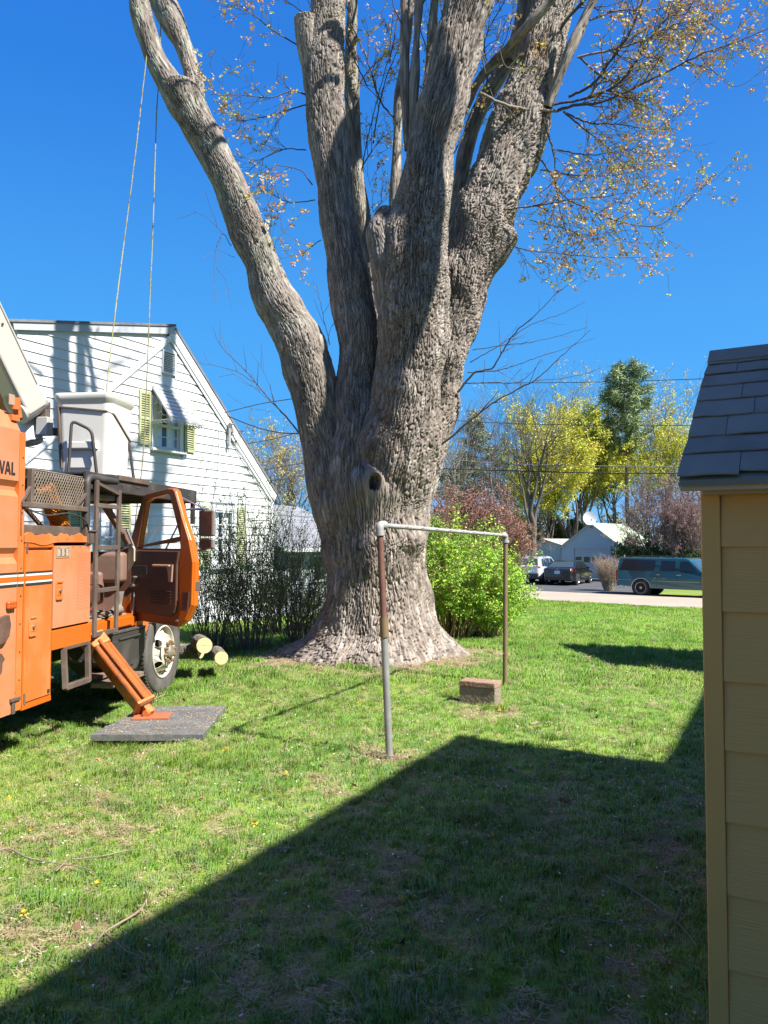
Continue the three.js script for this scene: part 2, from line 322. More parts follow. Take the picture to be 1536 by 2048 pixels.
// sec: [{c: Vector3, r}] from the bottom up
function limbGeo(sec, { cell = 0.062, cellH = 0.2, amp = 0.022, res = 0.0145, resT = 0.0125, seed = 1, tone = {}, flare, knots = [], lump = 0.06, taperEnd = 0 } = {}) {
  tone = { red: 0, pale: 0, lichen: 0, flake: 0.3, ...tone };
  const curve = new THREE.CatmullRomCurve3(sec.map((s) => s.c), false, 'centripetal'), L = curve.getLength(), rows = Math.max(8, Math.round(L / resT)), R = sec.reduce((m, s) => Math.max(m, s.r), 0);
  const cols = Math.max(24, Math.round(2 * Math.PI * R / res)), N = Math.max(8, Math.round(2 * Math.PI * R * 0.85 / cell));
  const pos = new Float32Array(rows * cols * 3), col = new Float32Array(rows * cols * 3), ix = new Uint32Array((rows - 1) * cols * 6 + cols * 3), T = V(0, 0, 0), X = V(0, 0, 0), Z = V(0, 0, 0), P = V(0, 0, 0), D = V(0, 0, 0);
  let w = 0;
  for (let j = 0; j < rows; j++) {
    const f = j / (rows - 1), C = curve.getPoint(f); curve.getTangent(f, T);
    X.set(1, 0, 0).addScaledVector(T, -T.x).normalize(); Z.crossVectors(X, T).normalize();
    const g = f * (sec.length - 1), s0 = Math.min(sec.length - 2, Math.floor(g)), q = g - s0, qs = q * q * (3 - 2 * q), r = mix(sec[s0].r, sec[s0 + 1].r, mix(q, qs, 0.4)), t = f * L;
    for (let i = 0; i < cols; i++) {
      const fr = i / cols, fw = fr + 0.55 * Math.sin(fr * Math.PI * 2) / (Math.PI * 2), th = fw * Math.PI * 2 - Math.PI / 2; D.copy(X).multiplyScalar(Math.cos(th)).addScaledVector(Z, Math.sin(th));
      let rad = r + (flare ? flare(th, C.y, C) : 0);
      P.copy(C).addScaledVector(D, rad);
      const lm = n3(P.x * 1.15 + seed, P.y * 0.8, P.z * 1.15) * lump + n3(P.x * 2.7, P.y * 1.8 + seed, P.z * 2.7) * lump * 0.5;
      let am = amp, kn = 0, smooth = 0;
      for (const k of knots) {
        const dx = P.x - k.p.x, dz = P.z - k.p.z, dy = P.y - k.p.y, ax = D.x * k.n.x + D.z * k.n.z; if (ax < 0.2) continue;
        const lx = Math.hypot(dx - k.n.x * (dx * k.n.x + dz * k.n.z), dz - k.n.z * (dx * k.n.x + dz * k.n.z)), e = Math.hypot(lx, dy * (k.sy ?? 1));
        kn += k.h * Math.exp(-e * e / (k.w * k.w)); if (k.hole) { const he = Math.hypot(lx / 0.072, dy / 0.098) + 0.10 * n2(lx * 30, dy * 30); kn -= 0.55 * sstep(1.04, 0.9, he); smooth = Math.max(smooth, 0.9 * sstep(2.7, 1.5, he)); }
      }
      const b = barkAt(fw * N, N, t - (rad - r) * 1.2, cellH, seed), fine = n3(P.x * 28, P.y * 7, P.z * 28), fine2 = n3(P.x * 60, P.y * 20, P.z * 60);
      const low = flare ? sstep(0.75, 0.2, P.y) : 0, fis = sstep(0.0, 0.15, b.edge), tilt = clamp(0.5 + 0.85 * b.dy, 0, 1.3) * 0.7 + 0.6 * (b.id * 7 % 1) + 0.5 * b.dx * (b.id > 0.5 ? 1 : -1);
      const bk = (furrow(fw * N, t - (rad - r) * 1.2, seed) * 1.1 + (0.16 + 0.14 * low) * fis * tilt + 0.06 * fine + 0.08 * fine2 + 0.5 * low * Math.abs(n3(P.x * 15, P.y * 15, P.z * 15))) * am * 1.35 - am * 0.95;
      rad += lm + kn + mix(bk - am * 0.6, 0.3 * am * (fine + fine2) + 0.2 * am * n3(P.x * 40, P.y * 40, P.z * 40), smooth);
      if (taperEnd && f > 1 - taperEnd) rad *= Math.sqrt(Math.max(0.02, 1 - ((f - 1 + taperEnd) / taperEnd) ** 2));
      P.copy(C).addScaledVector(D, rad);
      const o = (j * cols + i) * 3; pos[o] = P.x - TREE.x; pos[o + 1] = P.y; pos[o + 2] = P.z - TREE.z;
      b.strip = n2(fw * N * 0.8 + 100, t * 2.2 + seed); let c = barkColor(P, b, tone.at ? { ...tone, ...tone.at(P, D) } : tone);
      if (smooth) c = mix3(c, [0.42, 0.34, 0.265], smooth * 0.8);
      col.set(c, o);
      if (j) { const a = (j - 1) * cols + i, a2 = (j - 1) * cols + (i + 1) % cols; ix[w++] = a; ix[w++] = a + cols; ix[w++] = a2; ix[w++] = a2; ix[w++] = a + cols; ix[w++] = a2 + cols; }
    }
  }
  for (let i = 1; i < cols - 1; i++) { const o = (rows - 1) * cols; ix[w++] = o; ix[w++] = o + i + 1; ix[w++] = o + i; }
  const g = new THREE.BufferGeometry(); g.setAttribute('position', new THREE.BufferAttribute(pos, 3)); g.setAttribute('color', new THREE.BufferAttribute(col, 3)); g.setIndex(new THREE.BufferAttribute(ix.slice(0, w), 1)); g.computeVertexNormals();
  // make sure the faces look outwards
  const n = g.attributes.normal, m = Math.floor(rows / 2) * cols; curve.getPoint(Math.floor(rows / 2) / (rows - 1), P);
  if (n.getX(m) * (pos[m * 3] + TREE.x - P.x) + n.getY(m) * (pos[m * 3 + 1] - P.y) + n.getZ(m) * (pos[m * 3 + 2] + TREE.z - P.z) < 0) { const a = g.index.array; for (let k = 0; k < a.length; k += 3) { const q = a[k + 1]; a[k + 1] = a[k + 2]; a[k + 2] = q; } g.computeVertexNormals(); }
  return g;
}
// sections by their left and right outline: [row, left, right, distance]
const S = (rows) => rows.map(([y, l, r, d]) => ({ c: at((l + r) / 2, y, d), r: (r - l) / 2 * d / F }));
const limb = (rows, o, name = 'limb') => part(tree, name, limbGeo(S(rows), o), barkMat, true);
{
  const knot = at(748, 966, 10.5), kn = V(-0.08, 0, 1).normalize();
  const sec = S([[1330, 632, 868, 11.35], [1290, 637, 868, 11.35], [1250, 645, 862, 11.35], [1200, 652, 856, 11.35], [1150, 652, 852, 11.35], [1100, 645, 852, 11.35], [1060, 640, 854, 11.35], [1000, 627, 856, 11.38], [970, 632, 850, 11.46], [940, 648, 838, 11.6], [910, 664, 818, 11.75], [870, 685, 795, 11.9], [830, 705, 775, 12.05]]);
  sec.unshift({ c: V(sec[0].c.x, sec[0].c.y - 0.35, sec[0].c.z), r: sec[0].r });
  const lobes = [[0.08, 0.72, 44], [0.7, 0.22, 30], [1.2, 0.34, 26], [1.62, 0.24, 40], [2.15, 0.34, 26], [2.7, 0.26, 34], [3.2, 0.40, 36], [4.2, 0.5, 20], [5.0, 0.4, 20], [5.7, 0.5, 20]];
  const flare = (th, y) => {
    const h = clamp((y - 0.0) / 1.25), f = Math.pow(1 - h, 2.1); if (f <= 0) return 0; let s = 0.10 * f;
    const low = Math.pow(1 - clamp(y / 0.62), 2.2);
    for (const [a, m, p] of lobes) { const c = Math.cos(th - a); if (c > 0) s += m * Math.pow(c, p) * (0.25 * f + 0.75 * low); }
    return s;
  };
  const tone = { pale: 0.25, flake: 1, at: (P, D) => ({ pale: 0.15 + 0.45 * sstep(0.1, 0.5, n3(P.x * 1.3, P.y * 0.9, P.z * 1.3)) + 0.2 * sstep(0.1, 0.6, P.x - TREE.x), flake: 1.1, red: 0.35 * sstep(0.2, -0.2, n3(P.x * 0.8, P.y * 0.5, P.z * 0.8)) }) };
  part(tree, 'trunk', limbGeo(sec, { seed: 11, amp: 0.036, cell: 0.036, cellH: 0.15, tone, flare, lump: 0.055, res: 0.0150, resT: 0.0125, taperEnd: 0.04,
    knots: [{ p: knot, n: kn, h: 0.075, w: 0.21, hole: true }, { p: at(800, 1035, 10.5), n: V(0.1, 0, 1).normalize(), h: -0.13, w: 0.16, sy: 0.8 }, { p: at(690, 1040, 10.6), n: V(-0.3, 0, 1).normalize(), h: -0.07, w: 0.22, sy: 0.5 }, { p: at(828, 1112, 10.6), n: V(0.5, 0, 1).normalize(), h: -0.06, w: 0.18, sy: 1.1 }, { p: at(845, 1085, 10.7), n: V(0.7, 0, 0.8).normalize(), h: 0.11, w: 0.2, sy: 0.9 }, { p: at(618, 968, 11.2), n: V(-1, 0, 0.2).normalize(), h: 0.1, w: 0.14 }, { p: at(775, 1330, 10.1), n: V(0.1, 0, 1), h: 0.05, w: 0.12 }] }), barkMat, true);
  // the left limb, leaning out over the truck
  limb([[1060, 648, 748, 11.3], [1010, 626, 740, 11.3], [960, 613, 720, 11.25], [920, 609, 705, 11.22], [880, 603, 692, 11.2], [830, 594, 678, 11.15], [780, 583, 670, 11.1], [720, 566, 655, 11.05], [680, 551, 645, 11.0], [640, 533, 618, 11.0], [580, 502, 581, 10.95], [520, 486, 556, 10.9], [470, 462, 536, 10.9], [430, 446, 519, 10.85], [370, 426, 492, 10.8], [300, 391, 456, 10.75], [240, 353, 424, 10.7], [190, 326, 402, 10.7], [165, 330, 396, 10.7]], { seed: 21, cell: 0.03, cellH: 0.12, amp: 0.021, lump: 0.035, taperEnd: 0.02, tone: { lichen: 0.2, red: 0.1, at: (P) => ({ lichen: 0.2 + 0.5 * sstep(3.5, 6.5, P.y), red: 0.35 * sstep(4, 2.5, P.y) }) } });
  limb([[225, 348, 398, 10.7], [180, 320, 371, 10.68], [120, 290, 334, 10.65], [60, 268, 313, 10.6], [25, 259, 304, 10.6], [-6, 256, 300, 10.58]], { seed: 22, cell: 0.03, cellH: 0.13, amp: 0.012, lump: 0.02, taperEnd: 0.09, tone: { lichen: 0.7 } });
  limb([[225, 362, 412, 10.75], [180, 372, 408, 10.8], [140, 365, 401, 10.85], [90, 349, 385, 10.9], [40, 320, 366, 10.95], [-10, 298, 346, 11.0], [-70, 285, 330, 11.0]], { seed: 23, cell: 0.03, cellH: 0.13, amp: 0.013, lump: 0.03, tone: { lichen: 0.6 } });
  limb([[715, 612, 650, 11.0], [690, 622, 652, 10.95], [668, 624, 645, 10.95]], { seed: 24, cell: 0.03, cellH: 0.13, amp: 0.012, lump: 0.02, taperEnd: 0.1, tone: { lichen: 0.5, pale: 0.4 } }, 'limb_stub');
  // the middle limb with its sawn fork
  limb([[1060, 640, 740, 11.2], [1000, 650, 748, 11.05], [920, 660, 754, 11.0], [850, 668, 756, 11.05], [780, 671, 752, 11.15], [700, 679, 754, 11.2], [600, 660, 743, 11.25], [500, 648, 723, 11.3], [400, 635, 709, 11.35], [300, 621, 699, 11.4], [200, 609, 690, 11.45], [120, 603, 687, 11.5], [60, 616, 689, 11.5], [0, 622, 691, 11.5], [-120, 625, 690, 11.5]], { seed: 31, cell: 0.03, cellH: 0.16, amp: 0.025, lump: 0.03, tone: { red: 0.25, at: (P) => ({ pale: 0.35 * sstep(0.0, 0.4, n3(P.x, P.y * 0.3, P.z)), lichen: 0.25 * sstep(5, 8, P.y) }) } });
  limb([[130, 604, 660, 11.45], [90, 594, 645, 11.4], [55, 588, 637, 11.38], [36, 587, 636, 11.36]], { seed: 32, cell: 0.03, cellH: 0.16, amp: 0.016, lump: 0.015, tone: { pale: 0.3 } }, 'limb_stub');
  // slim limb behind it
  limb([[760, 735, 775, 12.0], [660, 744, 770, 12.1], [560, 733, 758, 12.2], [450, 713, 741, 12.3], [340, 699, 727, 12.35], [226, 690, 720, 12.4], [120, 688, 714, 12.4], [60, 693, 713, 12.4], [-40, 700, 716, 12.4]], { seed: 33, cell: 0.03, cellH: 0.16, amp: 0.012, lump: 0.02, tone: { lichen: 0.5, pale: 0.3 } });
  // the great right-hand pair
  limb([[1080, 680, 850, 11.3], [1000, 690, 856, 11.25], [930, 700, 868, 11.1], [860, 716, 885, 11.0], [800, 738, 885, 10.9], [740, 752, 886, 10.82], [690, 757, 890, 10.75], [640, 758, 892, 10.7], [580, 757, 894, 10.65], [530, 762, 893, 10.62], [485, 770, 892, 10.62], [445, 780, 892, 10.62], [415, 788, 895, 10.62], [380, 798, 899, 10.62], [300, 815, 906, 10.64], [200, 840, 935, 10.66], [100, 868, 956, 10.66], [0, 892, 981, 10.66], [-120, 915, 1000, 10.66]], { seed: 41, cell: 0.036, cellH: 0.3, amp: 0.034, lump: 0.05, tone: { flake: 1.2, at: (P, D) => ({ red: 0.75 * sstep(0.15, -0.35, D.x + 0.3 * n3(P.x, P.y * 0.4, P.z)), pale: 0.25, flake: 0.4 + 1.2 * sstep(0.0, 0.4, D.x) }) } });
  limb([[1080, 790, 852, 11.35], [1010, 790, 862, 11.4], [930, 800, 880, 11.5], [860, 812, 898, 11.55], [800, 825, 916, 11.6], [740, 836, 930, 11.6], [690, 846, 942, 11.6], [640, 856, 955, 11.6], [590, 866, 975, 11.6], [545, 872, 985, 11.6], [500, 880, 1003, 11.6], [465, 893, 1016, 11.6], [435, 906, 1026, 11.6], [400, 920, 1042, 11.62], [350, 940, 1062, 11.65], [300, 962, 1082, 11.7], [240, 984, 1096, 11.7], [190, 1005, 1102, 11.75], [126, 1033, 1116, 11.75], [60, 1050, 1134, 11.8], [0, 1064, 1150, 11.8], [-120, 1085, 1165, 11.9]], { seed: 42, cell: 0.036, cellH: 0.3, amp: 0.034, lump: 0.06, tone: { flake: 1, pale: 0.25, at: (P, D) => ({ lichen: 0.35 * sstep(-0.2, 0.4, n3(P.x * 0.7, P.y * 0.4, P.z)) }) }, knots: [{ p: at(1058, 462, 11.5), n: V(1, 0, 0.3).normalize(), h: 0.06, w: 0.12 }, { p: at(1098, 135, 11.4), n: V(0.6, 0, 0.8).normalize(), h: 0.08, w: 0.16 }] });
  limb([[660, 762, 840, 10.75], [600, 752, 830, 10.66], [540, 745, 820, 10.6], [495, 739, 808, 10.6], [462, 737, 796, 10.64], [435, 750, 790, 10.68], [415, 768, 792, 10.7]], { seed: 43, cell: 0.036, cellH: 0.19, amp: 0.022, lump: 0.04, taperEnd: 0.12, tone: { red: 0.6 } }, 'limb_stub');
  limb([[660, 880, 930, 11.6], [600, 905, 962, 11.57], [545, 940, 992, 11.54], [505, 965, 1018, 11.5], [475, 985, 1036, 11.48], [455, 1006, 1040, 11.48]], { seed: 44, cell: 0.036, cellH: 0.18, amp: 0.02, lump: 0.03, taperEnd: 0.12, tone: { pale: 0.2 } }, 'limb_stub');
  // slimmer limbs between and behind them
  const slim = { cell: 0.03, cellH: 0.16, amp: 0.009, lump: 0.018, resT: 0.02 };
  limb([[480, 882, 912, 12.3], [400, 900, 932, 12.35], [323, 912, 942, 12.4], [217, 947, 975, 12.45], [126, 1000, 1026, 12.5], [50, 1032, 1055, 12.5], [-60, 1060, 1080, 12.5]], { ...slim, seed: 51, tone: { lichen: 0.6 } });
  limb([[230, 915, 932, 12.0], [160, 950, 966, 11.9], [110, 995, 1012, 11.6], [60, 1040, 1058, 11.2], [0, 1092, 1110, 11.0], [-60, 1130, 1146, 10.9]], { ...slim, seed: 52, tone: { pale: 0.8 }, amp: 0.004 });
  limb([[440, 776, 802, 11.9], [300, 785, 804, 12.0], [200, 788, 808, 12.05], [120, 802, 818, 12.1], [0, 815, 830, 12.1]], { ...slim, seed: 53, tone: { lichen: 0.6 } });
  limb([[300, 808, 826, 10.95], [240, 803, 820, 10.9], [120, 801, 818, 10.9], [0, 800, 817, 10.9], [-120, 798, 813, 10.9]], { ...slim, seed: 54, tone: { red: 0.7 }, amp: 0.003 });
  limb([[310, 816, 836, 10.9], [270, 816, 834, 10.85], [160, 820, 838, 10.85], [80, 825, 842, 10.85], [0, 830, 846, 10.85], [-120, 836, 850, 10.85]], { ...slim, seed: 55, tone: { red: 0.4, pale: 0.4 }, amp: 0.003 });
  limb([[260, 838, 858, 11.9], [167, 848, 864, 12], [80, 856, 872, 12], [0, 862, 876, 12], [-80, 866, 878, 12]], { ...slim, seed: 56, tone: { lichen: 0.5 } });
  limb([[215, 1085, 1106, 11.4], [160, 1106, 1127, 11.3], [100, 1130, 1151, 11.2], [40, 1158, 1178, 11.2], [-30, 1190, 1208, 11.1]], { ...slim, seed: 57, tone: { pale: 1 }, amp: 0.004 });
  limb([[120, 1010, 1026, 12.2], [40, 1030, 1044, 12.1], [-40, 1040, 1052, 12.1]], { ...slim, seed: 58, tone: { pale: 0.9 }, amp: 0.004 });
  // the tops of the limbs, above the picture, throw the shadows on the house and the lower limbs
  const hi = { cell: 0.06, cellH: 0.2, amp: 0.015, lump: 0.03, res: 0.05, resT: 0.05 };
  limb([[-110, 914, 999, 10.66], [-300, 935, 1005, 10.6], [-550, 950, 1005, 10.5], [-850, 945, 985, 10.5], [-1200, 920, 945, 10.6]], { ...hi, seed: 71 }); limb([[-110, 1084, 1164, 11.9], [-300, 1112, 1178, 11.9], [-600, 1150, 1200, 12], [-950, 1170, 1205, 12.2], [-1250, 1210, 1230, 12.3]], { ...hi, seed: 72 });
  limb([[-110, 625, 690, 11.5], [-350, 612, 668, 11.5], [-700, 585, 625, 11.6], [-1000, 575, 600, 11.6]], { ...hi, seed: 73 }); limb([[-320, 960, 1005, 10.6], [-520, 1030, 1066, 10.0], [-800, 1120, 1145, 9.2]], { ...hi, seed: 74 }); limb([[-400, 1140, 1180, 11.9], [-650, 1090, 1120, 12.4], [-950, 1060, 1080, 12.8]], { ...hi, seed: 75 }); limb([[-360, 625, 660, 11.5], [-600, 690, 715, 11.9], [-850, 730, 748, 12.2]], { ...hi, seed: 76 });
  { // added unseen limb, its course run back sunward to shade the trunk's left half
    const up = (pts) => pts.map(([x, y, z, k, r]) => ({ c: V(x, y, z).addScaledVector(sunDir, k), r }));
    part(tree, 'limb', limbGeo([{ c: V(2.95, 12.6, -11.85), r: 0.3 }, { c: V(3.3, 13.6, -10.4), r: 0.29 }, ...up([[-0.86, 7.0, -11.3, 8, 0.20], [-0.74, 5.5, -11.2, 9, 0.21], [-0.64, 4, -11, 10.2, 0.23], [-0.62, 2.8, -10.6, 11.4, 0.23], [-0.6, 1.8, -10.6, 12.5, 0.22], [-0.75, 0.8, -10.7, 13.6, 0.16]])], { ...hi, seed: 77 }), barkMat, true);
  }
  // sawn faces
  const cutMat = worn([0.62, 0.47, 0.27], [0.55, 0.38, 0.2], [0.4, 0.27, 0.13], { rep: 2, amt: 0.8, rough: 0.9, bump: 0.004, s: 61 });
  const face = (px, py, d, r, n) => { const g = new THREE.CircleGeometry(r, 28), p = g.attributes.position; for (let i = 1; i < p.count; i++) { const k = 1 + 0.06 * n2(i * 0.6, r * 9); p.setXY(i, p.getX(i) * k, p.getY(i) * k); } p.setXY(p.count - 1, p.getX(1), p.getY(1)); g.applyQuaternion(new THREE.Quaternion().setFromUnitVectors(V(0, 0, 1), n.normalize())); const c = toTree(at(px, py, d)); part(tree, 'cut_face', g.translate(c.x, c.y, c.z), cutMat); };
  face(613, 30, 11.34, 0.165, V(-0.15, 0.9, 0.42)); face(634, 662, 10.93, 0.075, V(0.75, 0.55, 0.35)); face(534, 452, 10.7, 0.05, V(0.9, 0.2, 0.4));
}
// ------------------------------------------------------------------ its branches, twigs and opening leaves
{
  setSeed(4242);
  const twigT = new Tubes(), bareT = new Tubes(), buds = [];
  const twigCol = [0.135, 0.11, 0.09], palCol = [0.26, 0.225, 0.185];
  const budCols = [[0.78, 0.46, 0.11], [0.84, 0.60, 0.16], [0.72, 0.60, 0.14], [0.74, 0.36, 0.10], [0.88, 0.68, 0.32], [0.66, 0.62, 0.18]];
  const bud = (p, s = 1) => buds.push({ p: p.clone().add(V(rr(-0.015, 0.015), rr(-0.03, 0.005), rr(-0.015, 0.015))), rx: rr(-1, 1), ry: rr(0, 6.3), rz: rr(-1, 1), s: s * rr(0.6, 1.35), c: budCols[Math.floor(rnd() * 6)].map((x) => x * rr(0.75, 1.15)) });
  function shoot(p, dir, len, r, level, budded, T) {     // a twig that wanders and turns up to the light
    const n = Math.max(4, Math.round(len / 0.07)), pts = [p.clone()], d = dir.clone().normalize(), q = p.clone(), sag = rr(-0.5, 0.25);
    for (let i = 0; i < n; i++) {
      const f = i / n; d.x += rr(-0.13, 0.13); d.y += rr(-0.12, 0.12) + (f < 0.5 ? sag : 0.55) * 0.12; d.z += rr(-0.13, 0.13); d.normalize(); q.addScaledVector(d, len / n); pts.push(q.clone());
      if (level > 0 && f > 0.12 && rnd() < 0.55) { const side = V(rr(-1, 1), rr(-0.5, 0.9), rr(-1, 1)).cross(d).normalize(); shoot(q, d.clone().multiplyScalar(0.75).addScaledVector(side, rr(0.5, 1)), len * rr(0.28, 0.55), r * 0.55, level - 1, budded, T); }
      if (budded && rnd() < (level ? 0.22 : 0.42) * budded) bud(q, rr(0.7, 1));
    }
    T.add(pts, Math.max(0.0026, r), Math.max(0.0018, r * 0.35), 4, twigCol); if (budded && rnd() < budded) bud(q, 1.25);
  }
  const L = (list, d0, d1) => list.map(([x, y], i) => toTree(at(x, y, mix(d0, d1, i / (list.length - 1)))));
  function branch(list, d0, d1, r0, r1, { kids = 8, kl = 0.7, level = 1, budded = 1, pale = false, up = 0.15, own = true } = {}) {
    const cv = new THREE.CatmullRomCurve3(L(list, d0, d1), false, 'centripetal'), n = Math.max(10, Math.round(cv.getLength() / 0.06)), pts = cv.getPoints(n);
    for (let i = 1; i < n; i++) { pts[i].x += 0.008 * n2(i * 0.35, r0 * 900); pts[i].y += 0.010 * n2(i * 0.35 + 40, r0 * 900); }
    if (own) part(tree, 'branch', tube(pts, (f) => mix(r0, r1, Math.pow(f, 0.8)), 0, 7, 0, pale ? palCol : [0.10, 0.084, 0.07]), barkMat, true); else twigT.add(pts, r0, r1, 5, twigCol);
    for (let k = 0; k < kids; k++) {
      const f = rr(0.18, 0.98), p = cv.getPoint(f), t = cv.getTangent(f), s = V(rr(-1, 1), rr(-0.6, 1) + up, rr(-1, 1)).cross(t).normalize();
      shoot(p, t.multiplyScalar(0.8).addScaledVector(s, rr(0.5, 1.1)).add(V(0, up, 0)), kl * rr(0.5, 1.1) * (1.1 - 0.5 * f), mix(r0, r1, f) * 0.5 + 0.001, level, budded, budded ? twigT : bareT);
    }
    if (budded) for (let k = 0; k < n; k += 1) if (k > n * 0.35 && rnd() < 0.16) bud(pts[k], 1);
  }
  // right-hand crown, traced from the photograph
  const R = [
    [[[1114, 222], [1144, 212], [1200, 205], [1260, 180], [1350, 135], [1410, 105], [1470, 85], [1540, 55]], 11.4, 10.6, 0.026, 0.006, 20],
    [[[960, 186], [1003, 207], [1043, 217], [1114, 222]], 10.95, 11.4, 0.02, 0.026, 2, true],
    [[[1085, 230], [1108, 310], [1113, 380], [1125, 440], [1140, 480]], 11.4, 11.0, 0.018, 0.004, 11],
    [[[1063, 297], [1100, 345], [1120, 385], [1190, 425], [1245, 445], [1320, 450], [1370, 410], [1425, 352]], 11.5, 10.9, 0.016, 0.003, 22],
    [[[1005, 420], [1080, 410], [1150, 398], [1230, 390], [1300, 370]], 11.2, 10.6, 0.013, 0.003, 14],
    [[[995, 475], [1040, 497], [1100, 505], [1200, 515], [1295, 515]], 11.2, 10.8, 0.011, 0.003, 13],
    [[[1155, 115], [1234, 97], [1285, 81], [1350, 48], [1411, 42]], 11.2, 10.6, 0.02, 0.008, 20, true],
    [[[1137, 194], [1185, 168], [1221, 123], [1260, 65], [1285, 0], [1300, -60]], 11.3, 10.5, 0.022, 0.012, 16],
    [[[1105, 210], [1180, 195], [1240, 165], [1298, 81], [1350, 16], [1400, -40]], 11.4, 10.8, 0.02, 0.01, 18],
    [[[1155, 112], [1201, 152], [1260, 181], [1285, 220], [1305, 235]], 11.3, 11.8, 0.016, 0.005, 13],
    [[[1411, 42], [1440, 60], [1453, 77], [1475, 60], [1482, 44]], 10.6, 10.4, 0.008, 0.003, 3],
    [[[1405, 108], [1408, 123], [1440, 155], [1473, 173], [1518, 147]], 10.8, 10.4, 0.008, 0.002, 3],
    [[[1127, 223], [1176, 245], [1234, 249], [1300, 258], [1363, 257]], 11.4, 11.8, 0.015, 0.004, 17],
    [[[1127, 223], [1169, 258], [1208, 287], [1240, 320], [1290, 345]], 11.4, 10.8, 0.015, 0.004, 15],
    [[[1180, 40], [1240, 20], [1300, 20], [1380, -5]], 11.2, 11.8, 0.018, 0.008, 16],
    [[[1190, 170], [1260, 140], [1330, 110], [1400, 60], [1450, 10]], 11.2, 12.2, 0.013, 0.004, 16],
    [[[1115, 300], [1180, 310], [1250, 300], [1330, 290]], 11.8, 12.4, 0.013, 0.004, 14],
    [[[1080, 340], [1150, 350], [1230, 350], [1300, 330], [1345, 300]], 11.8, 12.2, 0.012, 0.003, 14],
    [[[1060, 440], [1120, 455], [1180, 470], [1250, 460]], 11.6, 12.0, 0.010, 0.003, 9],
    [[[1090, 100], [1150, 20], [1220, -40], [1300, -90]], 11.6, 11.0, 0.03, 0.015, 12],
    [[[1145, 480], [1150, 520], [1140, 540]], 11.0, 11.0, 0.005, 0.002, 3]];
  for (const [l, d0, d1, r0, r1, kids, pale] of R) branch(l, d0, d1, r0, r1, { kids: Math.round(kids * 1.45), pale, kl: 0.85, level: 1, budded: 0.62 });
  // left-hand and inner crown
  const Q = [
    [[[612, 190], [590, 182], [540, 195], [480, 190], [420, 190]], 11.4, 10.9, 0.014, 0.003, 10],
    [[[612, 210], [560, 225], [500, 240], [465, 240]], 11.5, 12.0, 0.012, 0.003, 9], [[[602, 95], [560, 70], [520, 40], [480, 10], [440, -30]], 11.5, 11.0, 0.012, 0.005, 11],
    [[[625, 370], [600, 340], [570, 333], [548, 330], [545, 395]], 11.3, 11.0, 0.010, 0.003, 5], [[[630, 400], [580, 405], [540, 385], [500, 350]], 11.4, 11.8, 0.009, 0.003, 7],
    [[[612, 300], [560, 300], [510, 330], [490, 352]], 11.5, 11.8, 0.010, 0.003, 8], [[[642, 480], [605, 505], [575, 515]], 11.3, 11.1, 0.007, 0.002, 5],
    [[[560, 540], [545, 480], [535, 450]], 10.9, 10.8, 0.007, 0.003, 4], [[[534, 450], [540, 420], [535, 390], [550, 370]], 10.7, 10.6, 0.006, 0.002, 3],
    [[[705, 210], [730, 150], [790, 90], [830, 40]], 12.4, 12.8, 0.014, 0.006, 9], [[[700, 120], [660, 60], [600, 20], [540, -20]], 12.4, 13, 0.014, 0.006, 8], [[[720, 340], [760, 280], [790, 260]], 12.3, 12.8, 0.012, 0.005, 8],
    [[[790, 240], [760, 200], [735, 120], [700, 40], [690, -20]], 12.0, 12.2, 0.016, 0.008, 9], [[[735, 440], [765, 400], [785, 370]], 12.3, 12.6, 0.008, 0.003, 6], [[[940, 290], [960, 240], [990, 200], [1000, 120]], 12.4, 12.9, 0.012, 0.005, 8],
    [[[960, 217], [975, 150], [970, 80], [1010, 0]], 12.4, 12.8, 0.016, 0.008, 8], [[[905, 420], [925, 380], [960, 360]], 12.3, 12.6, 0.008, 0.003, 4],
    [[[830, 165], [850, 180], [880, 175], [920, 150], [960, 115], [990, 90], [1000, 40]], 10.85, 10.6, 0.012, 0.008, 3, true], [[[1000, 100], [1010, 130], [1040, 140], [1085, 125]], 10.8, 11.2, 0.007, 0.003, 4, true],
    [[[835, 20], [880, -40], [900, -90]], 10.9, 10.6, 0.012, 0.006, 3], [[[810, 60], [790, 20], [780, -40]], 10.9, 10.6, 0.010, 0.006, 3]];
  for (const [l, d0, d1, r0, r1, kids, pale] of Q) branch(l, d0, d1, r0, r1, { kids: Math.round(kids * 1.4), pale, kl: 0.72, level: 1, budded: 0.5 });
  // upright shoots between the limbs, and side branches of the tops above the picture
  setSeed(4343);
  for (let k = 0; k < 16; k++) { const x = rr(690, 1060), y = rr(120, 380), d = rr(11.6, 12.8), l = [[x, y]]; let dx = rr(-25, 40); for (let i = 1; i < 5; i++) { dx += rr(-18, 18); l.push([l[i - 1][0] + dx, l[i - 1][1] - rr(60, 110)]); } branch(l, d, d + rr(-0.6, 0.8), rr(0.008, 0.016), 0.004, { kids: 9, kl: 0.55, level: 1, budded: 0.5 }); }
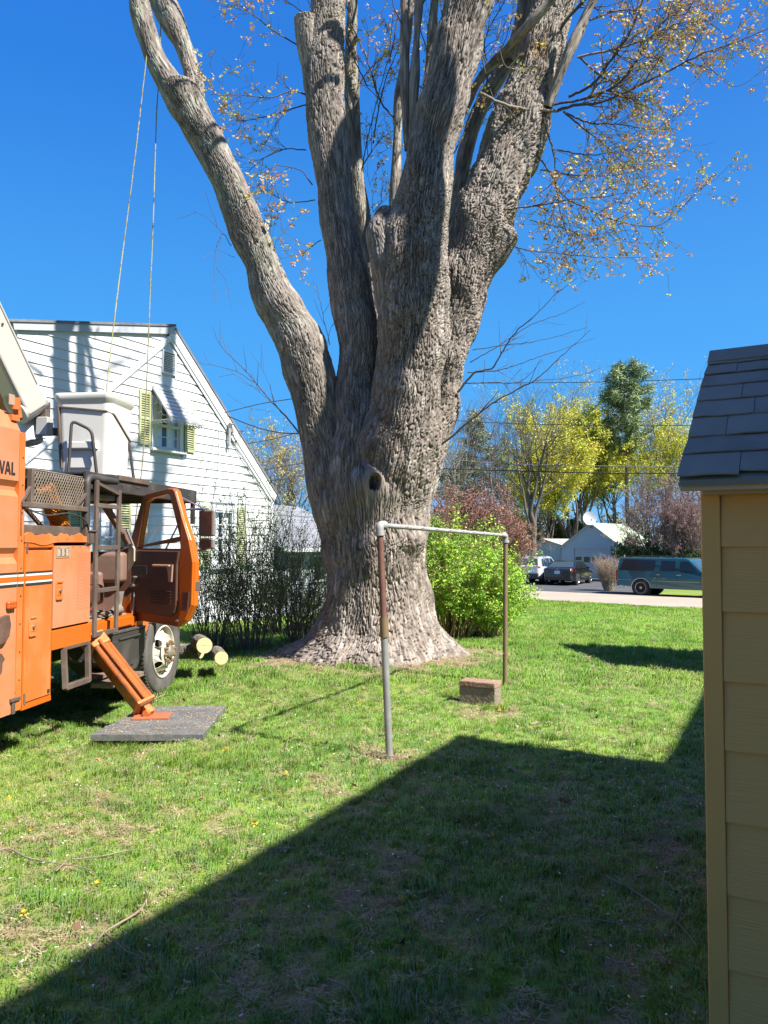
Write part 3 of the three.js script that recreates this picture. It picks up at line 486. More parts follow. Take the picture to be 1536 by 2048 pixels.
  for (let k = 0; k < 26; k++) { const h = rr(10.5, 15), a = rnd() * 6.28, b = V(rr(-0.9, 3.2) + (h - 10) * 0.1, h, rr(-12, -9.8)).sub(tree.position), L2 = rr(1.6, 3.4), e = b.clone().add(V(Math.cos(a) * L2, rr(0.3, 1.6), Math.sin(a) * L2)), m = b.clone().lerp(e, 0.5).add(V(rr(-0.2, 0.2), 0.25, rr(-0.2, 0.2))); const cv = new THREE.QuadraticBezierCurve3(b, m, e); twigT.add(cv.getPoints(14), rr(0.03, 0.07), 0.012, 6, twigCol); for (let j = 0; j < 7; j++) { const f = rr(0.3, 1), t = cv.getTangent(f); shoot(cv.getPoint(f), t.add(V(rr(-1, 1), rr(-0.3, 0.8), rr(-1, 1))), rr(0.5, 1.1), 0.008, 1, 0.3, twigT); } }
  // bare shoots low on the trunk
  const B = [
    [[[915, 785], [950, 745], [985, 735], [1012, 690], [1040, 655], [1060, 640], [1110, 590], [1155, 555]], 11.3, 10.6, 0.017, 0.003, 5],
    [[[880, 892], [930, 850], [980, 810], [1040, 775], [1070, 760], [1120, 715], [1180, 660]], 11.1, 10.4, 0.019, 0.003, 7],
    [[[925, 767], [980, 765], [1040, 763], [1085, 720]], 11.3, 11.0, 0.008, 0.003, 4], [[[935, 745], [1000, 740], [1060, 720], [1120, 700], [1190, 676]], 11.4, 11.0, 0.009, 0.002, 4],
    [[[945, 700], [1010, 690], [1060, 685], [1140, 665], [1175, 655]], 11.4, 10.8, 0.007, 0.002, 3], [[[940, 725], [1000, 690], [1065, 648], [1130, 625], [1170, 603]], 11.3, 10.9, 0.008, 0.002, 4],
    [[[970, 835], [1010, 850], [1060, 870], [1130, 860], [1190, 850]], 10.8, 10.6, 0.005, 0.002, 2], [[[1070, 762], [1130, 755], [1180, 745], [1200, 735]], 10.6, 10.4, 0.005, 0.002, 2],
    [[[970, 720], [968, 770], [975, 790], [990, 800]], 11, 11, 0.004, 0.0015, 0],
    [[[602, 870], [560, 820], [540, 800], [500, 752], [470, 720], [440, 690], [425, 653]], 11.2, 10.5, 0.013, 0.002, 6],
    [[[510, 765], [470, 742], [430, 732], [385, 724]], 10.8, 10.6, 0.006, 0.002, 3], [[[560, 820], [500, 770], [450, 735]], 10.9, 10.7, 0.004, 0.0015, 2], [[[552, 810], [530, 750], [500, 700]], 10.9, 10.8, 0.004, 0.0015, 2], [[[548, 822], [500, 816], [470, 800]], 11, 10.8, 0.003, 0.0015, 1],
    [[[463, 492], [446, 468], [432, 500], [428, 560], [430, 605]], 10.8, 10.6, 0.006, 0.002, 3], [[[432, 535], [450, 560], [460, 600], [464, 628]], 10.7, 10.6, 0.004, 0.0015, 1], [[[446, 468], [420, 440], [385, 420]], 10.7, 10.6, 0.005, 0.002, 2], [[[470, 515], [430, 500], [415, 515]], 10.8, 10.7, 0.003, 0.001, 1],
    [[[660, 690], [648, 640], [640, 600], [632, 570]], 11.1, 11.0, 0.005, 0.002, 3], [[[655, 700], [660, 660], [672, 640]], 11.1, 11.0, 0.004, 0.002, 1]];
  for (const [l, d0, d1, r0, r1, kids] of B) branch(l, d0, d1, r0, r1, { kids, kl: 0.5, level: 0, budded: 0 });
  const twigMat = M([1, 1, 1], 0.85, { vertexColors: true });
  stuff(part(tree, 'twigs', [twigT.geo(), bareT.geo()], twigMat, true));
  scatter(tree, 'young_leaves', sprig(6, 0.037, 0.013, 0.014, 5), M([1, 1, 1], 0.8, { side: THREE.DoubleSide, transmission: 0.35, thickness: 0 }), buds);
  console.log('buds', buds.length, 'twig tris', (twigT.i.length + bareT.i.length) / 3);
}
// ------------------------------------------------------------------ white house on the left
tone = 1;
{
  const ang = 27.7 * Math.PI / 180, base = V(-0.278 * 17.7, 0, -17.7);
  const h = thing('white_house', 'white clapboard house with pale green shutters and a striped window awning', 'house', [base.x, 0, base.z], Math.PI / 2 - ang);
  const HL = -4.05, HR = 3.95, AP = 6.62, EAVE = 3.08, SL = (AP - EAVE) / HR, TOPL = 5.70, BOT = -0.5;
  const top = (a) => a >= 0 ? AP - SL * a : AP + (AP - TOPL) / HL * -a * -1 * -1;   // roof line of the end wall
  const topAt = (a) => a >= 0 ? AP - SL * a : mix(AP, TOPL, a / HL);
  const white = worn([0.56, 0.57, 0.59], [0.50, 0.51, 0.53], [0.42, 0.42, 0.42], { rep: 0.35, amt: 0.7, fl: 0.86, streak: 0.25, rough: 0.6, s: 101 });
  const trim = M([0.58, 0.60, 0.63], 0.55), shingle = worn([0.10, 0.105, 0.12], [0.15, 0.155, 0.17], [0.06, 0.06, 0.07], { rep: 0.8, amt: 0.9, rough: 0.95, bump: 0.01, s: 103 });
  // wall behind the boards
  part(h, 'wall', [ext([[HL, BOT], [HR, BOT], [HR, EAVE], [0, AP], [HL, TOPL]], 0.17, 0, [[-0.53, 0.25, 3.85, 4.89], [1.48, 2.24, 1.13, 2.51], [-2.41, -1.67, 1.13, 2.51], [-0.3, 0.06, 5.61, 6.07]].map(([a, b, c, d]) => [[a, c], [a, d], [b, d], [b, c]])).translate(0, 0, -0.2), bx(HR - 0.2, HR - 0.005, BOT, EAVE - 0.1, -9, -0.24), bx(HL + 0.005, HL + 0.2, BOT, TOPL - 0.1, -9, -0.24), bx(HL, HR, BOT, EAVE, -9.2, -9)], white);
  // openings where the boards stop: [a0, a1, y0, y1]
  const holes = [[-0.66, 0.37, 3.74, 5.0], [1.38, 2.34, 1.05, 2.62], [-2.52, -1.56, 1.05, 2.62], [-0.34, 0.1, 5.56, 6.12]];
  const E = 0.2;
  for (let y = BOT, k = 0; y < AP - 0.02; y += E, k++) {
    // lap boards, each cut along the roof line and round the windows
    const segs = (() => {
      let a0 = HL; let lim = HR; const yt = y + E + 0.012;
      if (yt > EAVE) lim = Math.min(HR, (AP - y) / SL); if (y > TOPL) a0 = Math.max(HL, HL * (AP - y) / (AP - TOPL));
      let s = [[a0, lim]];
      for (const o of holes) if (y < o[3] - 0.02 && yt > o[2] + 0.02) s = s.flatMap(([p, q]) => o[1] <= p || o[0] >= q ? [[p, q]] : [[p, o[0]], [o[1], q]].filter((w) => w[1] - w[0] > 0.02));
      return s;
    })();
    for (const [p, q] of segs) {
      const cut = (a, yy) => a >= 0 ? Math.min(yy, topAt(a)) : Math.min(yy, topAt(a));
      const ptsT = []; const nn = 6; for (let i = 0; i <= nn; i++) { const a = mix(p, q, i / nn); ptsT.push([a, cut(a, y + E + 0.012)]); }
      const verts = [], ix = []; // wedge: thick at the bottom, thin at the top
      ptsT.forEach(([a, t], i) => { const w = 0.004 + 0.014 * (1 - clamp((t - y) / E)); const yb = Math.min(y, t - 0.001); verts.push(a, yb, -0.03, a, yb, 0.023, a, t, w - 0.004, a, t, -0.03); if (i) { const o = i * 4, e = o - 4; for (let f = 0; f < 4; f++) { const g2 = (f + 1) % 4; ix.push(e + f, o + f, e + g2, e + g2, o + f, o + g2); } } });
      ix.push(0, 1, 2, 0, 2, 3); const o = nn * 4; ix.push(o, o + 2, o + 1, o, o + 3, o + 2);
      let g = new THREE.BufferGeometry(); g.setAttribute('position', new THREE.Float32BufferAttribute(verts, 3)); g.setIndex(ix); g = g.toNonIndexed(); g.computeVertexNormals();
      part(h, 'siding_board', g, white);
    }
  }
  // trim
  part(h, 'corner_board', bx(HR - 0.1, HR + 0.02, BOT, EAVE - 0.05, -0.03, 0.045), trim);
  const rake = (a0, y0, a1, y1, w, z0, z1) => { const d = V(a1 - a0, y1 - y0, 0).normalize(), n = V(-d.y, d.x, 0); if (n.y > 0) n.negate(); return ext([[a0, y0], [a1, y1], [a1 + n.x * w, y1 + n.y * w], [a0 + n.x * w, y0 + n.y * w]], z1 - z0).translate(0, 0, z0); };
  part(h, 'rake_board', [rake(-0.02, AP + 0.02, HR + 0.12, AP - SL * (HR + 0.12) + 0.02, 0.20, 0.036, 0.08), rake(-0.02, AP - 0.08, HR, AP - SL * HR - 0.08, 0.2, 0.03, 0.055)], trim);
  part(h, 'rake_board', [rake(-0.08, AP - 0.10, HL, AP - 0.1 + SL * HL * 0.93, 0.10, 0.03, 0.07), rake(-0.08, AP - 0.2, HL, AP - 0.2 + SL * HL * 0.93, 0.05, 0.03, 0.055)], trim);
  part(h, 'fascia_board', rake(HL - 0.15, topAt(HL) + 0.06, 0.05, AP + 0.085, 0.16, 0.036, 0.085), M([0.32, 0.34, 0.38], 0.6));
  const slab = (a0, y0, a1, y1, t, z0, z1) => { const d = V(a1 - a0, y1 - y0, 0).normalize(), n = V(-d.y, d.x, 0); if (n.y < 0) n.negate(); return ext([[a0, y0], [a1, y1], [a1 + n.x * t, y1 + n.y * t], [a0 + n.x * t, y0 + n.y * t]], z1 - z0).translate(0, 0, z0); };
  part(h, 'roof', [slab(-0.01, AP + 0.03, HR + 0.16, AP + 0.03 - SL * (HR + 0.16), 0.06, -9.2, 0.10), slab(HL - 0.25, topAt(HL - 0.25) + 0.072, 0.02, AP + 0.09, 0.05, -9.2, 0.11)], shingle);
  // louvred vent
  { const v = part(h, 'gable_vent', [bx(-0.34, -0.30, 5.57, 6.11, -0.02, 0.045), bx(0.06, 0.1, 5.57, 6.11, -0.02, 0.045), bx(-0.3, 0.06, 6.07, 6.11, -0.02, 0.045), bx(-0.3, 0.06, 5.57, 5.61, -0.02, 0.045)], trim); for (let k = 0; k < 11; k++) part(v, 'louvre', box(0.36, 0.012, 0.045, -0.12, 5.635 + k * 0.04, 0.012, 0.6), trim); }
  const dark = M([0.035, 0.042, 0.055], 0.25), shutM = worn([0.34, 0.36, 0.20], [0.30, 0.32, 0.19], [0.25, 0.28, 0.17], { rep: 1, amt: 0.8, fl: 0.8, rough: 0.6, s: 107 }), curtain = M([0.72, 0.74, 0.78], 0.9);
  function windowAt(a0, a1, y0, y1, muntin = true) {
    const w = part(h, 'window', [bx(a0 - 0.1, a0 + 0.02, y0 - 0.02, y1 + 0.1, -0.02, 0.05), bx(a1 - 0.02, a1 + 0.1, y0 - 0.02, y1 + 0.1, -0.02, 0.05), bx(a0 + 0.02, a1 - 0.02, y1 - 0.02, y1 + 0.1, -0.02, 0.05)], trim);
    part(w, 'sill', rbox(a1 - a0 + 0.28, 0.06, 0.16, (a0 + a1) / 2, y0 - 0.05, 0.04, 0.01), trim);
    const m = (y0 + y1) / 2, b = 0.045; for (const [p, q, z] of [[y0, m, 0.0], [m - 0.03, y1 - 0.02, 0.02]]) part(w, 'sash', [bx(a0 + 0.02, a0 + 0.02 + b, p, q, z - 0.015, z + 0.015), bx(a1 - 0.02 - b, a1 - 0.02, p, q, z - 0.015, z + 0.015), bx(a0 + 0.02 + b, a1 - 0.02 - b, p, p + b, z - 0.015, z + 0.015), bx(a0 + 0.02 + b, a1 - 0.02 - b, q - b, q, z - 0.015, z + 0.015), ...(muntin ? [bx((a0 + a1) / 2 - 0.009, (a0 + a1) / 2 + 0.009, p + b, q - b, z - 0.01, z + 0.01), bx(a0 + 0.02 + b, a1 - 0.02 - b, (p + q) / 2 - 0.009, (p + q) / 2 + 0.009, z - 0.008, z + 0.008)] : [])], trim);
    for (const [p, q, z] of [[y0, m, -0.006], [m, y1, 0.012]]) part(w, 'pane', bx(a0 + 0.04, a1 - 0.04, p + 0.02, q - 0.02, z - 0.002, z + 0.002), glassPane);
    for (const s of [0, 1]) { const c0 = s ? a1 - 0.33 : a0 + 0.05, pts = []; for (let i = 0; i <= 10; i++) pts.push([c0 + 0.028 * i, -0.017 + 0.003 * (i % 2)]); const g = new THREE.PlaneGeometry(0.28, y1 - y0 - 0.1, 20, 1), p = g.attributes.position; for (let i = 0; i < p.count; i++) p.setZ(i, 0.0025 * Math.sin(p.getX(i) * 70)); g.computeVertexNormals(); part(w, 'curtain', g.translate(c0 + 0.14, (y0 + y1) / 2, -0.08), curtain); }
    return w;
  }
  function shutterAt(a0, a1, y0, y1) {
    const s = part(h, 'shutter', [bx(a0, a0 + 0.05, y0, y1, 0.02, 0.055), bx(a1 - 0.05, a1, y0, y1, 0.02, 0.055), ...[y0, (y0 + y1) / 2 - 0.035, y1 - 0.07].map((y) => bx(a0 + 0.05, a1 - 0.05, y, y + 0.07, 0.02, 0.052))], shutM);
    const n = Math.round((y1 - y0) / 0.052); for (let k = 1; k < n; k++) part(s, 'slat', box(a1 - a0 - 0.1, 0.008, 0.046, (a0 + a1) / 2, y0 + k * (y1 - y0) / n, 0.034, 0.75), shutM);
  }
  windowAt(-0.54, 0.26, 3.84, 4.9); shutterAt(-1.03, -0.69, 3.86, 5.05); shutterAt(0.40, 0.75, 3.84, 5.02);
  windowAt(1.47, 2.25, 1.12, 2.52); shutterAt(0.98, 1.32, 1.1, 2.6); shutterAt(2.4, 2.74, 1.1, 2.6);
  windowAt(-2.42, -1.66, 1.12, 2.52); shutterAt(-1.56, -1.24, 1.1, 2.6); shutterAt(-2.86, -2.54, 1.1, 2.6);
  { // aluminium slat awning with a scalloped edge and scroll side brackets
    const aw = thing('window_awning', 'white slatted metal awning with scalloped edge over the upper window', 'awning', [base.x, 0, base.z], Math.PI / 2 - ang);
    const m = M([0.47, 0.47, 0.47], 0.45), a0 = -0.64, a1 = 0.44, Y0 = 5.16, Y1 = 4.43, Z0 = 0.06, Z1 = 0.60;
    for (let k = 0; k < 15; k++) { const f = (k + 0.5) / 15; part(aw, 'slat', box(a1 - a0 + 0.02, 0.012, 0.068, (a0 + a1) / 2, mix(Y0, Y1, f) + 0.013 * (k % 2), mix(Z0, Z1, f), Math.atan2(Y0 - Y1, Z1 - Z0) - 0.12), m); }
    part(aw, 'frame', [bar(V(a0, Y0, Z0), V(a0, Y1, Z1), 0.035), bar(V(a1, Y0, Z0), V(a1, Y1, Z1), 0.035), bar(V(a0, Y1 - 0.01, Z1), V(a1, Y1 - 0.01, Z1), 0.03), bar(V(a0, Y1 - 0.01, Z0), V(a0, Y1 - 0.01, Z1), 0.025), bar(V(a1, Y1 - 0.01, Z0), V(a1, Y1 - 0.01, Z1), 0.025), bx(a0, a1, Y0 - 0.01, Y0 + 0.05, 0.03, 0.09)], m);
    const ring = (x, z, ry) => mv(new THREE.TorusGeometry(0.044, 0.011, 6, 12, Math.PI), x, Y1 - 0.025, z, 0, 0, 0).rotateX(0);
    for (let k = 0; k < 11; k++) { const g = new THREE.TorusGeometry(0.044, 0.012, 6, 12, Math.PI); g.rotateX(Math.PI); part(aw, 'scallop', g.translate(a0 + 0.05 + k * (a1 - a0 - 0.1) / 10, Y1 - 0.025, Z1), m); }
    for (const a of [a0, a1]) for (let k = 0; k < 5; k++) { const g = new THREE.TorusGeometry(0.044, 0.012, 6, 12, Math.PI); g.rotateX(Math.PI); g.rotateY(Math.PI / 2); part(aw, 'scallop', g.translate(a, Y1 - 0.025, Z0 + 0.05 + k * 0.11), m); }
    for (const a of [a0, a1]) { const pts = []; for (let i = 0; i <= 40; i++) { const f = i / 40, w = f * 4 * Math.PI, r = 0.09 * (1 - 0.6 * Math.abs(Math.cos(f * Math.PI))); pts.push(V(a, mix(4.5, 4.9, f) + r * Math.sin(w), mix(0.34, 0.12, f) + r * Math.cos(w))); } part(aw, 'scroll', tube(pts, 0.008, 0.008, 6), m); }
  }
  // electric service on the eave
  { const s = thing('service_entrance', 'electric service head with drip loops on the house rake', 'service entrance', [base.x, 0, base.z], Math.PI / 2 - ang), y0 = AP - SL * 2.0, g = M([0.3, 0.3, 0.31], 0.6);
    part(s, 'weatherhead', [cyl(0.035, 0.035, 0.5, 1.95, y0 - 0.45, 0.12, 10), cyl(0.06, 0.05, 0.12, 1.95, y0 - 0.16, 0.14, 10, 0.5), rbox(0.12, 0.16, 0.06, 2.05, y0 - 0.25, 0.12, 0.01)], g);
    for (let k = 0; k < 3; k++) part(s, 'wire', tube([V(1.95, y0 - 0.15, 0.17), V(2.0 + k * 0.04, y0 - 0.5 - k * 0.08, 0.25), V(2.15 + k * 0.05, y0 - 0.3, 0.28), V(2.3, y0 - 0.28, 0.3)], 0.008, 0.008, 5, 16), M([0.03, 0.03, 0.03], 0.7));
    part(s, 'conduit', tube([V(2.0, y0 - 0.3, 0.06), V(2.25, y0 - 0.62, 0.055), V(3.0, y0 - 1.34, 0.055), V(3.7, y0 - 1.98, 0.055)], 0.014, 0.014, 6, 16), M([0.45, 0.46, 0.48], 0.6)); }
}
tone = 0.74;
{ // low wing with a grey roof behind the bush
  const ang = 27.7 * Math.PI / 180, w = thing('low_house_wing', 'low wing with pale grey shingle roof beyond the white house corner', 'house', [-2.85, 0, -22.4], Math.PI / 2 - ang);
  const roofM = worn([0.25, 0.26, 0.28], [0.21, 0.22, 0.24], [0.2, 0.2, 0.22], { rep: 0.5, amt: 0.9, rough: 0.95, bump: 0.01, s: 111 }), wall = M([0.36, 0.40, 0.46], 0.7);
  part(w, 'wall', [bx(0, 5.2, -0.6, 1.55, -6, -0.4)], wall);
  for (let k = 0; k < 7; k++) { const f0 = k / 7, f1 = (k + 1) / 7 + 0.02; const a = V(0, mix(1.52, 3.0, f0), mix(0.0, -3.2, f0)), b = V(0, mix(1.52, 3.0, f1), mix(0.0, -3.2, f1)); part(w, 'roof_course', bar(V(2.6, a.y + 0.02, a.z), V(2.6, b.y + 0.005, b.z), 5.6, 0.02), roofM); }
  part(w, 'gutter', bx(-0.2, 5.4, 1.42, 1.54, -0.02, 0.08), M([0.6, 0.62, 0.66], 0.5));
  for (const a of [0.6, 2.0, 3.4]) { const f = part(w, 'window', [bx(a, a + 0.06, 0.45, 1.3, -0.4, -0.35), bx(a + 0.74, a + 0.8, 0.45, 1.3, -0.4, -0.35), bx(a + 0.06, a + 0.74, 1.24, 1.3, -0.4, -0.35), bx(a + 0.06, a + 0.74, 0.45, 0.51, -0.4, -0.35)], M([0.7, 0.72, 0.75], 0.5)); part(f, 'pane', bx(a + 0.06, a + 0.74, 0.51, 1.24, -0.395, -0.375), M([0.05, 0.06, 0.07], 0.08)); }
}
tone = 1;
// ------------------------------------------------------------------ tan shed at the right edge
{
  const q = at(1402, 1085, 2.56), tan = worn([0.80, 0.35, 0.10], [0.76, 0.33, 0.095], [0.62, 0.28, 0.085], { rep: 1.1, amt: 0.5, fl: 0.86, rough: 0.65, s: 121 });
  tan.bumpMap = dataTex(256, (u, v) => 0.6 * pn(u * 8, v * 128, [8, 128], 3) + 0.4 * pn(u * 16, v * 256, [16, 256], 5), false, 2.2); tan.bumpScale = 0.0012;
  const postM = worn([0.82, 0.345, 0.085], [0.78, 0.325, 0.08], [0.64, 0.28, 0.075], { rep: 1.3, amt: 0.5, fl: 0.86, rough: 0.6, s: 123 });
  const s = thing('garden_shed', 'tan clapboard garden shed with a dark shingle roof at the right edge', 'shed', [q.x, 0, q.z], Math.atan2(-0.469, 0.883));
  const W = 2.4, D = 2.35, LOW = -0.15, TOP = 1.872;
  part(s, 'corner_post', rbox(0.06, TOP - LOW, 0.09, 0.032, (TOP + LOW) / 2, -0.03, 0.004), postM);
  part(s, 'corner_post', rbox(0.09, TOP - LOW, 0.05, 0.047, (TOP + LOW) / 2, -D + 0.05, 0.004), postM);
  const ys = [-0.15, -0.075, 0.15, 0.335, 0.57, 0.80, 1.028, 1.25, 1.476, 1.687, 1.873];
  for (let k = 0; k + 1 < ys.length; k++) part(s, 'siding_board', ext([[-0.004, ys[k]], [0.013, ys[k]], [0.002, ys[k + 1] + 0.01], [-0.004, ys[k + 1] + 0.01]], W - 0.063).rotateY(-Math.PI / 2).translate(W, 0, 0), tan);
  part(s, 'wall', [bx(0.012, W, LOW, TOP - 0.01, -0.06, -0.012), bx(0.012, 0.06, LOW, TOP - 0.02, -D, -0.08), bx(0.065, W, LOW, TOP - 0.02, -D, -D + 0.05), bx(W - 0.05, W, LOW, TOP - 0.02, -D + 0.055, -0.065)], tan);
  // roof profile seen from the end: [z, y]
  const prof = [[0.13, 1.905], [0.02, 1.975], [-0.156, 2.055], [-0.36, 2.18], [-0.63, 2.33], [-0.853, 2.44], [-1.12, 2.565]], back = prof.slice(0, -1).map(([z, y]) => [-2.24 - z, y]).reverse();
  const full = prof.concat(back);
  part(s, 'gable_wall', ext(full.map(([z, y]) => [z * 0.93 - 0.08, y - 0.03]).concat([[-D, TOP], [0, TOP]]), 0.04).rotateY(-Math.PI / 2).translate(0.06, 0, 0), tan);
  const fas = worn([0.64, 0.40, 0.29], [0.56, 0.35, 0.25], [0.4, 0.26, 0.19], { rep: 1.4, amt: 0.8, fl: 0.82, rough: 0.75, s: 125 });
  part(s, 'fascia_board', rbox(W + 0.1, 0.036, 0.02, W / 2 - 0.0, 1.8835, 0.105, 0.003), fas);
  part(s, 'soffit_board', [rbox(W, 0.034, 0.05, W / 2 + 0.012, 1.872, 0.035, 0.003)], fas);
  part(s, 'roof_deck', ext(full.map(([z, y]) => [z, y - 0.006]).concat(full.map(([z, y]) => [z, y - 0.024]).reverse()), W + 0.07).rotateY(-Math.PI / 2).translate(W + 0.02, 0, 0), M([0.20, 0.16, 0.13], 0.8));
  // shingles in courses: every strip its own piece, a few warped, one torn
  setSeed(55);
  const shM = [0, 1, 2].map((k) => worn([0.20 + 0.024 * k, 0.155 + 0.018 * k, 0.122 + 0.016 * k], [0.27, 0.215, 0.175], [0.34, 0.34, 0.34], { rep: 1.6, amt: 0.8, fl: 0.83, fper: 64, rough: 0.95, bump: 0.004, s: 131 + k * 5 }));
  const cum = [0]; for (let i = 1; i < prof.length; i++) cum.push(cum[i - 1] + Math.hypot(prof[i][0] - prof[i - 1][0], prof[i][1] - prof[i - 1][1]));
  const Ls = cum[cum.length - 1], along = (t) => { t = clamp(t, 0, Ls); let i = 1; while (i < prof.length - 1 && cum[i] < t) i++; const f = (t - cum[i - 1]) / (cum[i] - cum[i - 1]); return [mix(prof[i - 1][0], prof[i][0], f), mix(prof[i - 1][1], prof[i][1], f)]; };
  const NC = 8;
  for (let c = 0; c < NC; c++) {
    let u = -0.055; const t0 = c * Ls / NC, t1 = Math.min(Ls, (c + 1) * Ls / NC + 0.05);
    while (u < W) {
      const w = u < 0 ? [0.16, 0.30, 0.10, 0.2][c % 4] + rr(0, 0.05) : rr(0.28, 0.5), u1 = Math.min(W + 0.02, u + w - 0.002), pos = [], ix = [], nu = 5, nt = 3;
      const torn = c === 0 && u > -0.04 && u < 0.35, sag = rr(-1, 1);
      for (let i = 0; i <= nu; i++) for (let j = 0; j <= nt; j++) {
        const uu = mix(u, u1, i / nu), wav = 0.0025 * n2(uu * 9, c * 5) + 0.0015 * sag, tt = mix(t0 - (c ? 0.0 : 0.012) + (torn ? 0.035 + 0.018 * n2(uu * 25, 3) : 0.004 * n2(uu * 13, c * 3.3)), t1, j / nt), [z, y] = along(tt), lift = (0.0095 + wav) * (1 - j / nt) + 0.002 + 0.0004 * (i % 2);
        for (const th of [lift, lift - 0.005]) pos.push(uu, y + th * 0.85, z + th * 0.5);
        if (i && j) { const a = (i * (nt + 1) + j) * 2, b = a - 2, d = a - (nt + 1) * 2, e = d - 2; ix.push(a, b, e, a, e, d, a + 1, e + 1, b + 1, a + 1, d + 1, e + 1); }
        if (j === 0 && i) { const a = (i * (nt + 1)) * 2, d = a - (nt + 1) * 2; ix.push(a, d, d + 1, a, d + 1, a + 1); }
        if ((i === 0 || i === nu) && j) { const a = (i * (nt + 1) + j) * 2, b = a - 2; ix.push(a, b, b + 1, a, b + 1, a + 1); }
      }
      let g = new THREE.BufferGeometry(); g.setAttribute('position', new THREE.Float32BufferAttribute(pos, 3)); g.setIndex(ix); g = g.toNonIndexed(); g.computeVertexNormals();
      const uv = []; const pa = g.attributes.position; for (let i = 0; i < pa.count; i++) uv.push(pa.getX(i) + c * 0.37, pa.getY(i) * 1.6 + u); g.setAttribute('uv', new THREE.Float32BufferAttribute(uv, 2));
      part(s, 'shingle', g, shM[Math.floor(rnd() * 3)], true);
      u = u1 + 0.002;
    }
  }
  for (let u = -0.05; u < W; u += 0.26) part(s, 'ridge_shingle', [box(0.275, 0.008, 0.15, u + 0.13, 2.560 + 0.0015 * ((u * 50) % 3), -1.05, 0.55, 0, 0.012), box(0.275, 0.008, 0.15, u + 0.13, 2.560, -1.19, -0.55, 0, 0.012)], shM[Math.floor(rnd() * 3)]);
  part(s, 'back_roof', ext(back.map(([z, y]) => [z, y + 0.004]).concat([[prof[6][0], prof[6][1] + 0.004], [prof[6][0], prof[6][1] - 0.004]]).concat(back.map(([z, y]) => [z, y - 0.004]).reverse()), W + 0.07).rotateY(-Math.PI / 2).translate(W + 0.02, 0, 0), shM[0]);
}
tone = 0.74;
